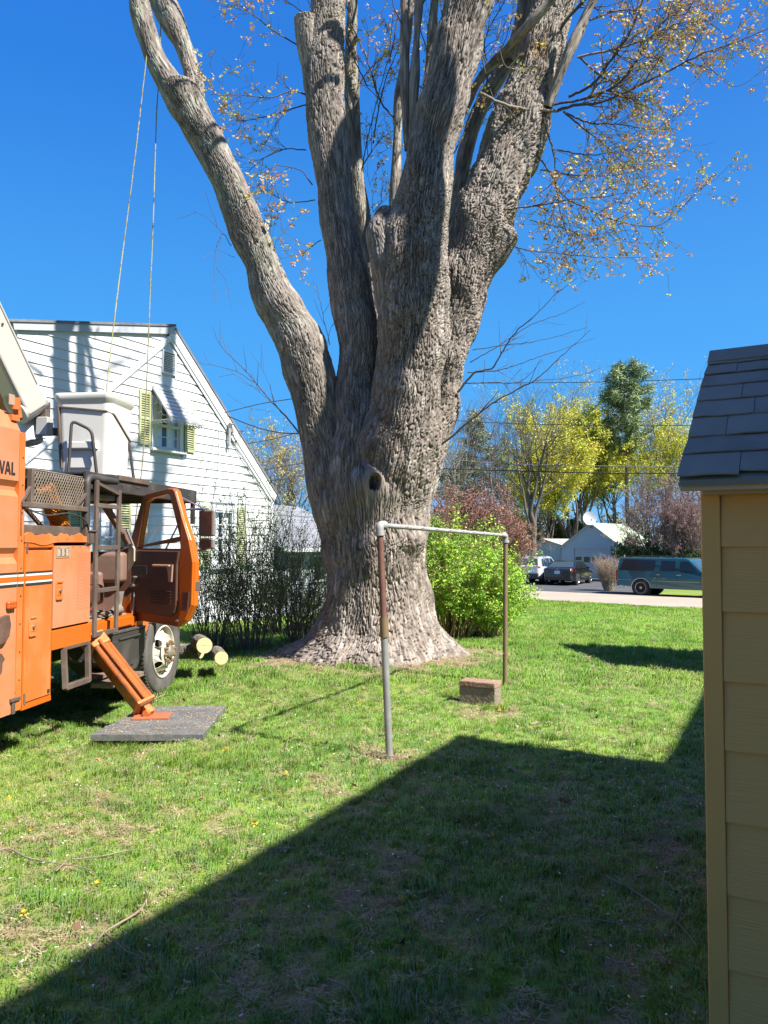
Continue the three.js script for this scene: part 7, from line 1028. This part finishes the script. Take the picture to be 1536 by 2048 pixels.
function pine({ px, top, d, spread, low, label, seed, cols, trunkR = 0.25, ls = 0.9, dens = 1, round = false }) {
  setSeed(seed); const foot = at(px, 1150, d); foot.y = baseHeight(foot.x, foot.z) - 0.1; const H = at(px, top, d).y - foot.y, y0 = at(px, low, d).y - foot.y, o = thing('pine_tree', label, 'pine tree', [foot.x, foot.y, foot.z]);
  const T = new Tubes(), B = new Tubes(), L = []; T.add([...Array(10)].map((_, i) => V(0.15 * n2(i * 0.3, seed), H * i / 9, 0.15 * n2(i * 0.3, seed + 5))), trunkR, 0.03, 8);
  const rows = Math.round((H - y0) / 0.55); for (let k = 0; k < rows; k++) { const f = k / rows, y = mix(y0, H * 0.99, f), sp = spread * (round ? Math.pow(Math.sin(Math.PI * (0.10 + 0.86 * (1 - f))), 0.55) * (0.55 + 0.45 * (1 - f)) : 1 - 0.93 * f) * rr(0.75, 1.15), nb = 5 + Math.floor(rnd() * 2);
    for (let b = 0; b < nb; b++) { const a = rnd() * 6.28, len = sp * rr(0.6, 1.1), up = round ? rr(0.15, 0.6) : rr(-0.15, 0.25), pts = [...Array(5)].map((_, i) => V(Math.cos(a) * len * i / 4, y + len * i / 4 * up + 0.12 * len * (i / 4) ** 2, Math.sin(a) * len * i / 4)); B.add(pts, 0.05, 0.012, 4);
      const m = Math.round(len * 5 * dens) + 2; for (let i = 0; i < m; i++) { const t = 0.22 + 0.78 * Math.sqrt(rnd()), j = Math.min(3, Math.floor(t * 4)), p = pts[j].clone().lerp(pts[j + 1], t * 4 - j).add(V(rr(-1, 1), rr(-0.4, 0.6), rr(-1, 1)).multiplyScalar(0.22 * len * 0.5 + 0.12)); L.push({ p, rx: rr(-1.2, 0.3), ry: rr(0, 6.3), rz: rr(-0.6, 0.6), s: ls * rr(0.6, 1.2), c: vary(cols[Math.floor(rnd() * cols.length)], 0.25) }); } } }
  part(o, 'trunk', T.geo(), M([0.13, 0.10, 0.085], 0.95), true); stuff(part(o, 'branches', B.geo(), M([0.10, 0.08, 0.07], 0.95), true)); scatter(o, 'needles', needleG, needleM, L); return o;
}
const YG = [[0.52, 0.52, 0.03], [0.58, 0.54, 0.025], [0.44, 0.46, 0.04]], PALE = [[0.46, 0.45, 0.13], [0.42, 0.40, 0.14], [0.50, 0.44, 0.16]], RED = [[0.29, 0.13, 0.085], [0.36, 0.18, 0.12], [0.24, 0.115, 0.08]], GRN = [[0.05, 0.085, 0.035], [0.07, 0.11, 0.04], [0.09, 0.13, 0.05]];
const PINE = [[0.14, 0.20, 0.09], [0.17, 0.23, 0.10], [0.20, 0.26, 0.12]];
pine({ px: 1255, top: 726, low: 905, d: 62, spread: 2.9, label: 'tall pine with a long bare trunk and rounded crown', seed: 601, cols: PINE, round: true, trunkR: 0.24, ls: 0.95, dens: 1.5 });
pine({ px: 952, top: 815, low: 1010, d: 68, spread: 4.3, label: 'dull green broad conifer right of the maple trunk', seed: 603, cols: [[0.14, 0.18, 0.12], [0.17, 0.20, 0.13], [0.19, 0.22, 0.15]], ls: 0.9, dens: 0.8 });
bgTree({ px: 1148, top: 835, d: 64, spread: 4.2, label: 'bright yellow flowering maple behind the garage', seed: 611, leaf: 3.4, cols: YG, ls: 0.42, limbs: 9, trunkR: 0.22, fork: 0.26, fine: 0.9 });
bgTree({ px: 1165, top: 768, d: 74, spread: 4, label: 'taller pale budding tree behind the yellow maple', seed: 613, leaf: 0.9, cols: PALE, ls: 0.32, limbs: 7, trunkR: 0.2, fork: 0.4 });
bgTree({ px: 1222, top: 868, d: 66, spread: 2.8, label: 'yellow green maple left of the pine trunk', seed: 615, leaf: 2.6, cols: YG, ls: 0.38, limbs: 7, trunkR: 0.16, fork: 0.35 });
bgTree({ px: 1095, top: 905, d: 60, spread: 2.3, label: 'smaller yellow tree above the pale metal shed', seed: 617, leaf: 1.8, cols: YG, ls: 0.36, limbs: 6, trunkR: 0.13, fork: 0.3 });
bgTree({ px: 1345, top: 790, d: 66, spread: 4.2, label: 'pale budding tree rising behind the dark red tree', seed: 619, leaf: 0.8, cols: PALE, ls: 0.32, limbs: 8, trunkR: 0.24, fork: 0.3 });
bgTree({ px: 1392, top: 820, d: 60, spread: 2.2, label: 'budding tree with yellow patches beside the shed roof', seed: 621, leaf: 1.4, cols: YG, ls: 0.34, limbs: 6, trunkR: 0.2, fork: 0.3 });
bgTree({ px: 1296, top: 868, d: 70, spread: 3.0, label: 'thin bare tree between the pine and pale tree', seed: 623, leaf: 0.22, cols: PALE, ls: 0.4, limbs: 6, trunkR: 0.16, fork: 0.35 });
bgTree({ px: 1068, top: 772, d: 58, spread: 3.4, label: 'tall bare forked tree, the thickest of the bare trees', seed: 625, leaf: 0.03, cols: PALE, ls: 0.3, limbs: 7, trunkR: 0.24, fork: 0.42, fine: 1.1 });
bgTree({ px: 1046, top: 800, d: 57, spread: 3.0, label: 'bare tree leaning to the left of the forked tree', seed: 627, leaf: 0.02, cols: PALE, ls: 0.3, limbs: 4, trunkR: 0.2, fork: 0.5, lean: -0.22 });
bgTree({ px: 1098, top: 790, d: 72, spread: 3.2, label: 'slender bare tree right of the forked tree', seed: 629, leaf: 0.12, cols: PALE, ls: 0.35, limbs: 6, trunkR: 0.15, fork: 0.4 });
bgTree({ px: 905, top: 800, d: 66, spread: 4.2, label: 'pale bare tree next to the maple trunk, right side', seed: 631, leaf: 0.06, cols: PALE, ls: 0.35, limbs: 7, trunkR: 0.19, fork: 0.25, bark: [0.22, 0.19, 0.155] });
bgTree({ px: 1005, top: 880, d: 75, spread: 4.5, label: 'low bare tree in the gap beneath the wires', seed: 633, leaf: 0.12, cols: GRN, ls: 0.4, limbs: 8, trunkR: 0.16, fork: 0.2 });
// dense red-twigged trees
const redCrab = (px, top, d, spread, label, seed, cols, bark) => bgTree({ px, top, d, spread, label, name: 'ornamental_tree', seed, leaf: 1.0, cols, tall: 0.7, ls: 0.17, limbs: 11, trunkR: 0.16, fork: 0.12, fine: 1.5, bark });
redCrab(915, 965, 33, 2.7, 'reddish budding tree behind the bright green bush', 641, RED, [0.15, 0.085, 0.07]); redCrab(985, 1003, 34, 2.2, 'lower reddish budding tree right behind the green bush', 643, RED, [0.16, 0.1, 0.08]);
redCrab(1330, 952, 50, 3.6, 'big dark red twiggy tree behind the teal wagon', 645, [[0.19, 0.10, 0.10], [0.25, 0.14, 0.13], [0.15, 0.085, 0.085]], [0.22, 0.17, 0.155]); redCrab(1392, 985, 49, 2.6, 'dark red twiggy tree nearest the shed wall', 647, [[0.20, 0.11, 0.11], [0.26, 0.15, 0.14]], [0.22, 0.17, 0.155]);
// left of the maple
bgTree({ px: 580, top: 872, d: 60, spread: 3.2, label: 'small yellowish budding tree left of the maple trunk', seed: 651, leaf: 0.35, cols: [[0.42, 0.33, 0.11], [0.38, 0.34, 0.12]], ls: 0.4, limbs: 7, trunkR: 0.15, fork: 0.3 });
bgTree({ px: 545, top: 880, d: 66, spread: 3.8, label: 'pinkish bare tree beyond the white house roof', seed: 653, leaf: 0.1, cols: [[0.35, 0.24, 0.2]], ls: 0.3, limbs: 8, trunkR: 0.16, fork: 0.3, bark: [0.2, 0.15, 0.14] });
// shrubs
const shrubLeaf = sprig(7, 0.05, 0.013, 0.05, 701), shrubLeafM = M([1, 1, 1], 0.7, { side: THREE.DoubleSide, transmission: 0.4, thickness: 0 });
function shrub({ pos, rx, ry, rz, stems, r = 0.008, leaves, cols, ls = 1, stemCol, label, name = 'shrub', cat = 'shrub', seed, arch = 0.5, leafLow = 0.0, upright = 0, kids = 3, geo = shrubLeaf, mat = shrubLeafM, gap = 0.1, group }) {
  setSeed(seed); const o = thing(name, label, cat, [pos.x, pos.y, pos.z], 0, group), T = new Tubes(), L = [];
  const leafAt = (p) => { if (p.y / ry < leafLow + rr(-0.1, 0.1)) return; if (n3(p.x * 2.2 + seed, p.y * 2.2, p.z * 2.2) < -0.55 + gap * 2) return; L.push({ p, rx: rr(-0.8, 0.8), ry: rr(0, 6.3), rz: rr(-0.8, 0.8), s: ls * rr(0.6, 1.25), c: vary(cols[Math.floor(rnd() * cols.length)], 0.25) }); };
  const per = leaves / stems;
  for (let k = 0; k < stems; k++) {
    const a = rnd() * 6.28, u = Math.sqrt(rnd()), hgt = ry * rr(0.6, 1.05) * (1 - 0.35 * u * (1 - upright)), b = V(Math.cos(a) * u * rx * 0.28, 0, Math.sin(a) * u * rz * 0.28), tip = V(Math.cos(a) * u * rx, hgt, Math.sin(a) * u * rz), mid = b.clone().lerp(tip, 0.5).add(V(-Math.cos(a) * rx * 0.12 * arch, hgt * 0.22 * arch, -Math.sin(a) * rz * 0.12 * arch).add(V(rr(-0.06, 0.06), 0, rr(-0.06, 0.06))));
    const cv = new THREE.QuadraticBezierCurve3(b, mid, tip), pts = cv.getPoints(7); for (let i = 1; i < 8; i++) pts[i].add(V(rr(-1, 1), rr(-1, 1), rr(-1, 1)).multiplyScalar(0.022 * ry)); T.add(pts, r * rr(0.7, 1.3), r * 0.35, 4, stemCol.map((c) => c * rr(0.7, 1.3)));
    for (let j = 0; j < kids; j++) { const f = rr(0.3, 0.95), p = cv.getPoint(f), t = cv.getTangent(f), s = V(rr(-1, 1), rr(-0.4, 1), rr(-1, 1)).normalize(), e = p.clone().addScaledVector(t, 0.18 * ry * rr(0.5, 1)).addScaledVector(s, 0.16 * ry * rr(0.5, 1.2)), m2 = p.clone().lerp(e, 0.5).add(V(rr(-0.03, 0.03), rr(-0.02, 0.05), rr(-0.03, 0.03))); T.add([p, m2, e], r * 0.5, r * 0.2, 3, stemCol.map((c) => c * rr(0.8, 1.3))); for (let i = 0; i < per / kids * 0.7; i++) leafAt(p.clone().lerp(e, rr(0.15, 1.05)).add(V(rr(-1, 1), rr(-1, 1), rr(-1, 1)).multiplyScalar(0.05))); }
    for (let i = 0; i < per * 0.3; i++) leafAt(cv.getPoint(rr(0.3, 1)).add(V(rr(-1, 1), rr(-1, 1), rr(-1, 1)).multiplyScalar(0.05)));
  }
  stuff(part(o, 'stems', T.geo(), M([1, 1, 1], 0.9, { vertexColors: true }), true)); if (L.length) scatter(o, 'foliage', geo, mat, L); return o;
}
const BRIGHT = [[0.26, 0.46, 0.02], [0.34, 0.54, 0.025], [0.18, 0.36, 0.02], [0.42, 0.58, 0.06]];
const gp = (px, py, d) => { const p = at(px, py, d); p.y = baseHeight(p.x, p.z) - 0.02; return p; };
shrub({ pos: gp(900, 1250, 13.6), rx: 1.15, ry: 2.25, rz: 1.0, stems: 120, r: 0.010, leaves: 10500, cols: BRIGHT, stemCol: [0.26, 0.18, 0.10], label: 'bright green leafy bush right of the maple trunk', seed: 711, arch: 0.6, kids: 7, ls: 1.0, gap: 0.2 });
shrub({ pos: gp(972, 1240, 13.9), rx: 0.80, ry: 1.5, rz: 0.95, stems: 95, r: 0.008, leaves: 8000, cols: BRIGHT, stemCol: [0.28, 0.20, 0.11], label: 'lower bright green bush behind the right clothesline pole', seed: 713, arch: 0.8, kids: 7, ls: 0.95, gap: 0.2 });
const DARKL = [[0.18, 0.28, 0.05], [0.24, 0.34, 0.06], [0.30, 0.38, 0.07]];
shrub({ pos: gp(600, 1262, 13.0), rx: 0.9, ry: 2.3, rz: 0.8, stems: 78, r: 0.0065, leaves: 420, cols: DARKL, stemCol: [0.15, 0.11, 0.085], label: 'dark bare shrub close against the left of the maple trunk', seed: 721, arch: 0.3, kids: 8, ls: 0.7, upright: 0.25 });
shrub({ pos: gp(500, 1272, 12.8), rx: 1.05, ry: 3.1, rz: 0.8, stems: 56, r: 0.0075, leaves: 650, cols: DARKL, stemCol: [0.17, 0.125, 0.095], label: 'tall bare lilac shrub in front of the white house', seed: 723, arch: 0.25, kids: 8, ls: 0.75, upright: 0.3, leafLow: 0.25 });
shrub({ pos: gp(425, 1275, 12.8), rx: 0.85, ry: 2.1, rz: 0.75, stems: 72, r: 0.0065, leaves: 240, cols: DARKL, stemCol: [0.14, 0.10, 0.08], label: 'low dark bare shrub behind the open truck door', seed: 725, arch: 0.3, kids: 8, ls: 0.7, upright: 0.2 });
shrub({ pos: gp(560, 1215, 15.2), rx: 1.5, ry: 1.45, rz: 0.8, stems: 110, r: 0.008, leaves: 1500, cols: [[0.16, 0.24, 0.04], [0.22, 0.3, 0.05], [0.12, 0.18, 0.04]], stemCol: [0.12, 0.09, 0.06], label: 'sunlit greenish shrub seen through the bare lilac', seed: 727, arch: 0.5, kids: 5, ls: 0.8 });
shrub({ pos: gp(1217, 1166, 41), rx: 0.75, ry: 1.85, rz: 0.75, stems: 170, r: 0.013, leaves: 900, cols: [[0.36, 0.27, 0.16], [0.30, 0.22, 0.15]], stemCol: [0.34, 0.27, 0.20], label: 'tan bare vase shaped bush before the garage door', seed: 731, arch: 0.1, kids: 6, ls: 0.9, upright: 0.9, leafLow: 0.3 });
const bigLeaf = sprig(9, 0.16, 0.035, 0.12, 703);
const YEW = [[0.045, 0.075, 0.02], [0.075, 0.115, 0.025], [0.12, 0.15, 0.03]];
[[1270, 51, 1.5, 3.0], [1310, 50, 1.6, 2.4], [1352, 49, 1.5, 2.2], [1395, 48, 1.5, 2.1]].forEach(([px, d, r, h], i) => shrub({ pos: gp(px, 1160, d), rx: r, ry: h, rz: 1.2, stems: 70, r: 0.02, leaves: 3000, cols: YEW, stemCol: [0.09, 0.07, 0.05], name: 'yew_bush', label: ['dark evergreen bush at the right end of the garage', 'dark evergreen bush above the middle of the teal wagon', 'dark evergreen bush above the wagon front window', 'dark evergreen bush nearest the tan shed post'][i], seed: 741 + i, geo: bigLeaf, mat: needleM, kids: 4, ls: 1.1, gap: 0 }));
function cone(px, d, top, r, cols, label, seed, group) { setSeed(seed); const p = gp(px, 1150, d), h = at(px, top, d).y - p.y, o = thing('arborvitae', label, 'evergreen', [p.x, p.y, p.z], 0, group), L = []; for (let i = 0; i < 620; i++) { const f = Math.pow(rnd(), 1.3), a = rnd() * 6.28, w = r * Math.pow(1 - f, 0.55) * (0.75 + 0.3 * rnd()) * (f < 0.1 ? 0.85 : 1); L.push({ p: V(Math.cos(a) * w, h * f, Math.sin(a) * w), rx: -1.1, ry: rr(0, 6.3), rz: rr(-0.5, 0.5), s: rr(1.0, 1.9), c: vary(cols[Math.floor(rnd() * cols.length)], 0.3) }); } part(o, 'trunk', cyl(0.03, 0.09, h * 0.9, 0, h * 0.45, 0, 7), M([0.1, 0.08, 0.06], 0.95)); scatter(o, 'foliage', bigLeaf, needleM, L); }
const ARB = [[0.26, 0.28, 0.04], [0.32, 0.32, 0.05], [0.19, 0.23, 0.04]], ARBD = [[0.06, 0.09, 0.025], [0.09, 0.12, 0.03], [0.13, 0.15, 0.04]];
[1022, 1033, 1043, 1053, 1062, 1070].forEach((px, i) => cone(px, 62 + i * 0.8, 1040 + 4 * n2(i, 5) - (i < 3 ? 3 : 0), 0.42, ARB, ['first', 'second', 'third', 'fourth', 'fifth', 'last'][i] + ' yellowish arborvitae from the left in the row beside the metal shed', 760 + i, 'arborvitae row left of the metal shed'));
cone(1105, 66, 1040, 0.5, ARBD, 'dark pointed arborvitae just above the metal shed roof', 770); cone(1122, 66, 1045, 0.45, ARBD, 'dark pointed arborvitae between the shed and garage roofs', 771); cone(1144, 67, 1042, 0.55, ARBD, 'dark pointed arborvitae left of the satellite dish', 772); cone(1158, 68, 1046, 0.5, ARBD, 'dark pointed arborvitae hidden behind the satellite dish', 773);
{ // far woods that read as one mass
  setSeed(801); const L = [], cs = [[0.13, 0.15, 0.05], [0.20, 0.19, 0.07], [0.16, 0.12, 0.08], [0.08, 0.10, 0.05], [0.24, 0.24, 0.07]], T = new Tubes();
  for (let i = 0; i < 150; i++) { const x = rr(-75, 75), d = rr(84, 112), h = 3.5 + 3.6 * rnd() + 1.6 * n2(x * 0.08, 3), c = cs[Math.floor(rnd() * 5)], b = baseHeight(x, -d); T.add([V(x, b, -d), V(x + rr(-0.4, 0.4), b + h * 0.9, -d)], 0.16, 0.04, 5); for (let k = 0; k < 7; k++) { const a = rnd() * 6.28, s = V(x, b + h * rr(0.3, 0.7), -d), e = s.clone().add(V(Math.cos(a) * 1.6, h * 0.3, Math.sin(a) * 1.6)); T.add([s, s.clone().lerp(e, 0.5).add(V(0, 0.1, 0)), e], 0.05, 0.015, 3); } for (let k = 0; k < 95; k++) { const a = rnd() * 6.28, u = Math.sqrt(rnd()) * (1.2 + h * 0.2), f = rnd(); L.push({ p: V(x + Math.cos(a) * u * Math.sin(0.4 + 2.5 * f), b + 0.3 + h * f, -d + Math.sin(a) * u), rx: rr(-1, 1), ry: rr(0, 6.3), rz: rr(-1, 1), s: rr(0.5, 1.1), c: vary(c, 0.35) }); } }
  const w = new THREE.Group(); w.name = 'far_woods'; scene.add(w); w.userData = { label: 'distant mixed spring woods behind the houses across the road', category: 'woods', kind: 'stuff' };
  part(w, 'trunks', T.geo(), M([0.11, 0.095, 0.085], 0.95), true).userData.kind = 'stuff'; scatter(w, 'foliage', leafG[0], leafM, L);
}
tone = 0.9;
// ------------------------------------------------------------------ grass, thatch and litter
{
  const tuft = (n, h, w, spread, lean, seed) => {
    setSeed(seed); const p = [], nn = [], ix = [];
    for (let i = 0; i < n; i++) {
      const x = rr(-spread, spread), z = rr(-spread, spread), a = rr(0, 6.28), L = h * rr(0.55, 1.15), ln = lean * rr(0.3, 1.3), dx = Math.cos(a) * ln * L, dz = Math.sin(a) * ln * L, px = -Math.sin(a) * w, pz = Math.cos(a) * w, b = p.length / 3;
      p.push(x - px, 0, z - pz, x + px, 0, z + pz, x + dx * 0.35 - px * 0.8, L * 0.55, z + dz * 0.35 - pz * 0.8, x + dx * 0.35 + px * 0.8, L * 0.55, z + dz * 0.35 + pz * 0.8, x + dx, L * (1 - 0.35 * ln), z + dz);
      for (let k = 0; k < 5; k++) nn.push(Math.cos(a) * 0.35, 0.9, Math.sin(a) * 0.35);
      ix.push(b, b + 1, b + 3, b, b + 3, b + 2, b + 2, b + 3, b + 4);
    }
    const g = new THREE.BufferGeometry(); g.setAttribute('position', new THREE.Float32BufferAttribute(p, 3)); g.setAttribute('normal', new THREE.Float32BufferAttribute(nn, 3)); g.setIndex(ix); return g;
  };
  const gm = M([1, 1, 1], 0.7, { side: THREE.DoubleSide, transmission: 0.45, thickness: 0, specularIntensity: 0.25 }), tm = M([1, 1, 1], 0.95, { side: THREE.DoubleSide });
  const A = [[], [], []], dry = []; setSeed(901);
  const inPad = (x, z) => { let c = false; for (let i = 0, j = 3; i < 4; j = i++) { const a = padArea[i], b = padArea[j]; if ((a.z > z) !== (b.z > z) && x < (b.x - a.x) * (z - a.z) / (b.z - a.z) + a.x) c = !c; } return c; };
  const blocked = (x, z) => { if (x < -1.3 && z < -6 && z > -8.3 && inPad(x, z)) return true; const rd = roadDist(x, z); return rd > -0.15 && rd < ROAD_W + 0.1; };
  const pick = (x, z) => { const a = n2(x * 0.7 + 50, z * 0.7), b = n2(x * 0.22, z * 0.22 + 8), c = n2(x * 2.3, z * 2.3 + 20); let q = mix3([0.165, 0.385, 0.022], [0.295, 0.53, 0.042], clamp(0.5 + 0.5 * a + 0.2 * c)); q = mix3(q, [0.43, 0.53, 0.08], clamp(0.25 + 0.6 * b) * 0.5); return q; };
  const fill = (d0, d1, dens, list, s0, s1) => {
    const xm = (d) => d * 0.5 + 1.4, area = (d1 - d0) * (xm(d0) + xm(d1)), n = Math.round(area * dens);
    for (let i = 0; i < n; i++) {
      const d = mix(d0, d1, rnd()), x = rr(-1, 1) * xm(d1), z = -d; if (Math.abs(x) > xm(d)) continue; if (blocked(x, z)) continue; if (x > 1.35 + (d - 2.5) * 0.53 && d < 6) continue;
      const t = thin(x, z); if (rnd() < t * 0.93) continue; const clump = n2(x * 1.3 + 70, z * 1.3), tall = (1 + 0.55 * sstep(0.25, 0.7, clump)) * (1 - 0.3 * t), c = pick(x, z), dr = rnd() < 0.10 + 0.25 * t; const k = 0.75 + 0.5 * rnd();
      list.push({ p: V(x, gy(x, z) - 0.004, z), ry: rnd() * 6.28, rx: rr(-0.12, 0.12), rz: rr(-0.12, 0.12), s: V(rr(s0, s1), rr(s0, s1) * tall, rr(s0, s1)), c: (dr ? mix3(c, [0.46, 0.39, 0.2], 0.75) : c).map((v) => v * k) });
    }
  };
  fill(2.3, 5, 760, A[0], 0.75, 1.15); fill(5, 9, 520, A[0], 0.8, 1.25); fill(9, 15, 230, A[1], 0.9, 1.35); fill(15, 26, 80, A[2], 0.9, 1.4); fill(26, 37, 34, A[2], 1.2, 1.8);
  // longer tufts by the pad and here and there
  for (const [x, y, n, r] of [[420, 1530, 60, 0.35], [330, 1440, 40, 0.4], [60, 1470, 40, 0.5], [210, 1830, 40, 0.16], [640, 1420, 20, 0.3], [900, 1395, 14, 0.15], [985, 1420, 18, 0.15], [220, 1495, 30, 0.3], [785, 1512, 6, 0.08]]) { const c = onGround(x, y); for (let i = 0; i < n; i++) { const px = c.x + rr(-r, r), pz = c.z + rr(-r, r) * 0.6; A[0].push({ p: V(px, gy(px, pz) - 0.004, pz), ry: rnd() * 6.28, s: V(1.0, rr(1.5, 2.3), 1.0), c: mix3([0.23, 0.42, 0.025], [0.34, 0.52, 0.04], rnd()) }); } }
  const litter = (d0, d1, dens, sc) => { const xm = (d) => d * 0.5 + 1.2, n = Math.round((d1 - d0) * (xm(d0) + xm(d1)) * dens); for (let i = 0; i < n; i++) { const d = mix(d0, d1, rnd()), x = rr(-1, 1) * xm(d), z = -d; if (x > 1.35 + (d - 2.5) * 0.53 && d < 6) continue; const t = thin(x, z); if (blocked(x, z) || rnd() > 0.18 + 0.9 * t) continue; const k = rr(0.6, 1.15); dry.push({ p: V(x, gy(x, z) + rr(0.0, 0.02), z), ry: rnd() * 6.28, rx: rr(-0.35, 0.35), rz: rr(-0.35, 0.35), s: V(rr(0.6, 1.3), 1, rr(0.6, 1.3)).multiplyScalar(sc), c: [0.40 * k, 0.31 * k, 0.185 * k] }); } };
  litter(2.3, 6, 330, 1); litter(6, 11, 170, 1.15); litter(11, 16, 45, 1.4);
  const grass = new THREE.Group(); grass.name = 'grass'; scene.add(grass); grass.userData = { label: 'sunlit spring lawn grass covering the yard', category: 'grass', kind: 'stuff' };
  scatter(grass, 'blades', tuft(13, 0.055, 0.0021, 0.034, 0.8, 911), gm, A[0]); scatter(grass, 'blades', tuft(16, 0.06, 0.0034, 0.06, 0.8, 912), gm, A[1]); scatter(grass, 'blades', tuft(20, 0.065, 0.0055, 0.11, 0.8, 913), gm, A[2]);
  { setSeed(920); const p = [], ix = []; for (let i = 0; i < 22; i++) { const a = rr(0, 6.28), x = rr(-0.05, 0.05), z = rr(-0.05, 0.05), L = rr(0.014, 0.04), w = 0.0011, y = rr(0, 0.014), y1 = y + rr(-0.004, 0.012), b = p.length / 3; p.push(x - Math.sin(a) * w, y, z + Math.cos(a) * w, x + Math.sin(a) * w, y, z - Math.cos(a) * w, x + Math.cos(a) * L + Math.sin(a) * w, y1, z + Math.sin(a) * L - Math.cos(a) * w, x + Math.cos(a) * L - Math.sin(a) * w, y1, z + Math.sin(a) * L + Math.cos(a) * w); ix.push(b, b + 1, b + 2, b, b + 2, b + 3); }
    const g = new THREE.BufferGeometry(); g.setAttribute('position', new THREE.Float32BufferAttribute(p, 3)); g.setIndex(ix); g.computeVertexNormals(); const m = scatter(scene, 'dry_thatch', g, tm, dry); m.userData.label = 'dry tan thatch and dead blades between the grass'; m.userData.category = 'thatch'; }
  // pale petals, chips and dead leaves strewn about
  setSeed(930); const bits = [], leaves = [];
  for (let i = 0; i < 12000; i++) { const d = 2.4 + 9.5 * Math.pow(rnd(), 0.8), x = rr(-1, 1) * (d * 0.5 + 0.9), z = -d, w = sstep(-0.3, 0.6, n2(x * 0.8 + 11, z * 0.8)) + 0.9 * sstep(1.5, 0.3, Math.hypot(x - 1.1, (z + 5.6) * 0.9)); if (rnd() > 0.12 + 0.5 * w || (x > 1.3 + (d - 2.5) * 0.5 && d < 6)) continue; const t = rr(0.45, 0.8), br = rnd() < 0.3; bits.push({ p: V(x, gy(x, z) + rr(0.018, 0.045), z), rx: rr(-0.5, 0.5), ry: rr(0, 6.3), rz: rr(-0.5, 0.5), s: V(rr(0.5, 1.4), 1, rr(0.5, 1.2)), c: br ? [t * 0.6, t * 0.36, t * 0.2] : [t, t * 0.95, t * 0.84] }); }
  const ms = scatter(scene, 'petals_and_chips', box(0.013, 0.002, 0.006), M([1, 1, 1], 0.9), bits); ms.userData.label = 'small pale petals and wood chips strewn over the lawn'; ms.userData.category = 'litter';
  for (let i = 0; i < 420; i++) { const d = 2.4 + 9 * Math.pow(rnd(), 0.8), x = rr(-1, 1) * (d * 0.5 + 0.9), z = -d; if ((x > 1.3 + (d - 2.5) * 0.5 && d < 6) || rnd() > 0.25 + 0.75 * thin(x, z)) continue; const k = rr(0.7, 1.2); leaves.push({ p: V(x, gy(x, z) + 0.026, z), rx: rr(-0.5, 0.5), ry: rr(0, 6.3), rz: rr(-0.5, 0.5), s: rr(0.6, 1.3), c: [0.26 * k, 0.14 * k, 0.085 * k] }); }
  const lm = scatter(scene, 'dead_leaves', sprig(2, 0.055, 0.02, 0.012, 940, 0.5), tm, leaves); lm.userData.label = 'brown dead leaves lying in the grass'; lm.userData.category = 'leaves';
  console.log('tufts', A.map((a) => a.length), 'dry', dry.length, 'bits', bits.length);
}
renderer.render(scene, camera);
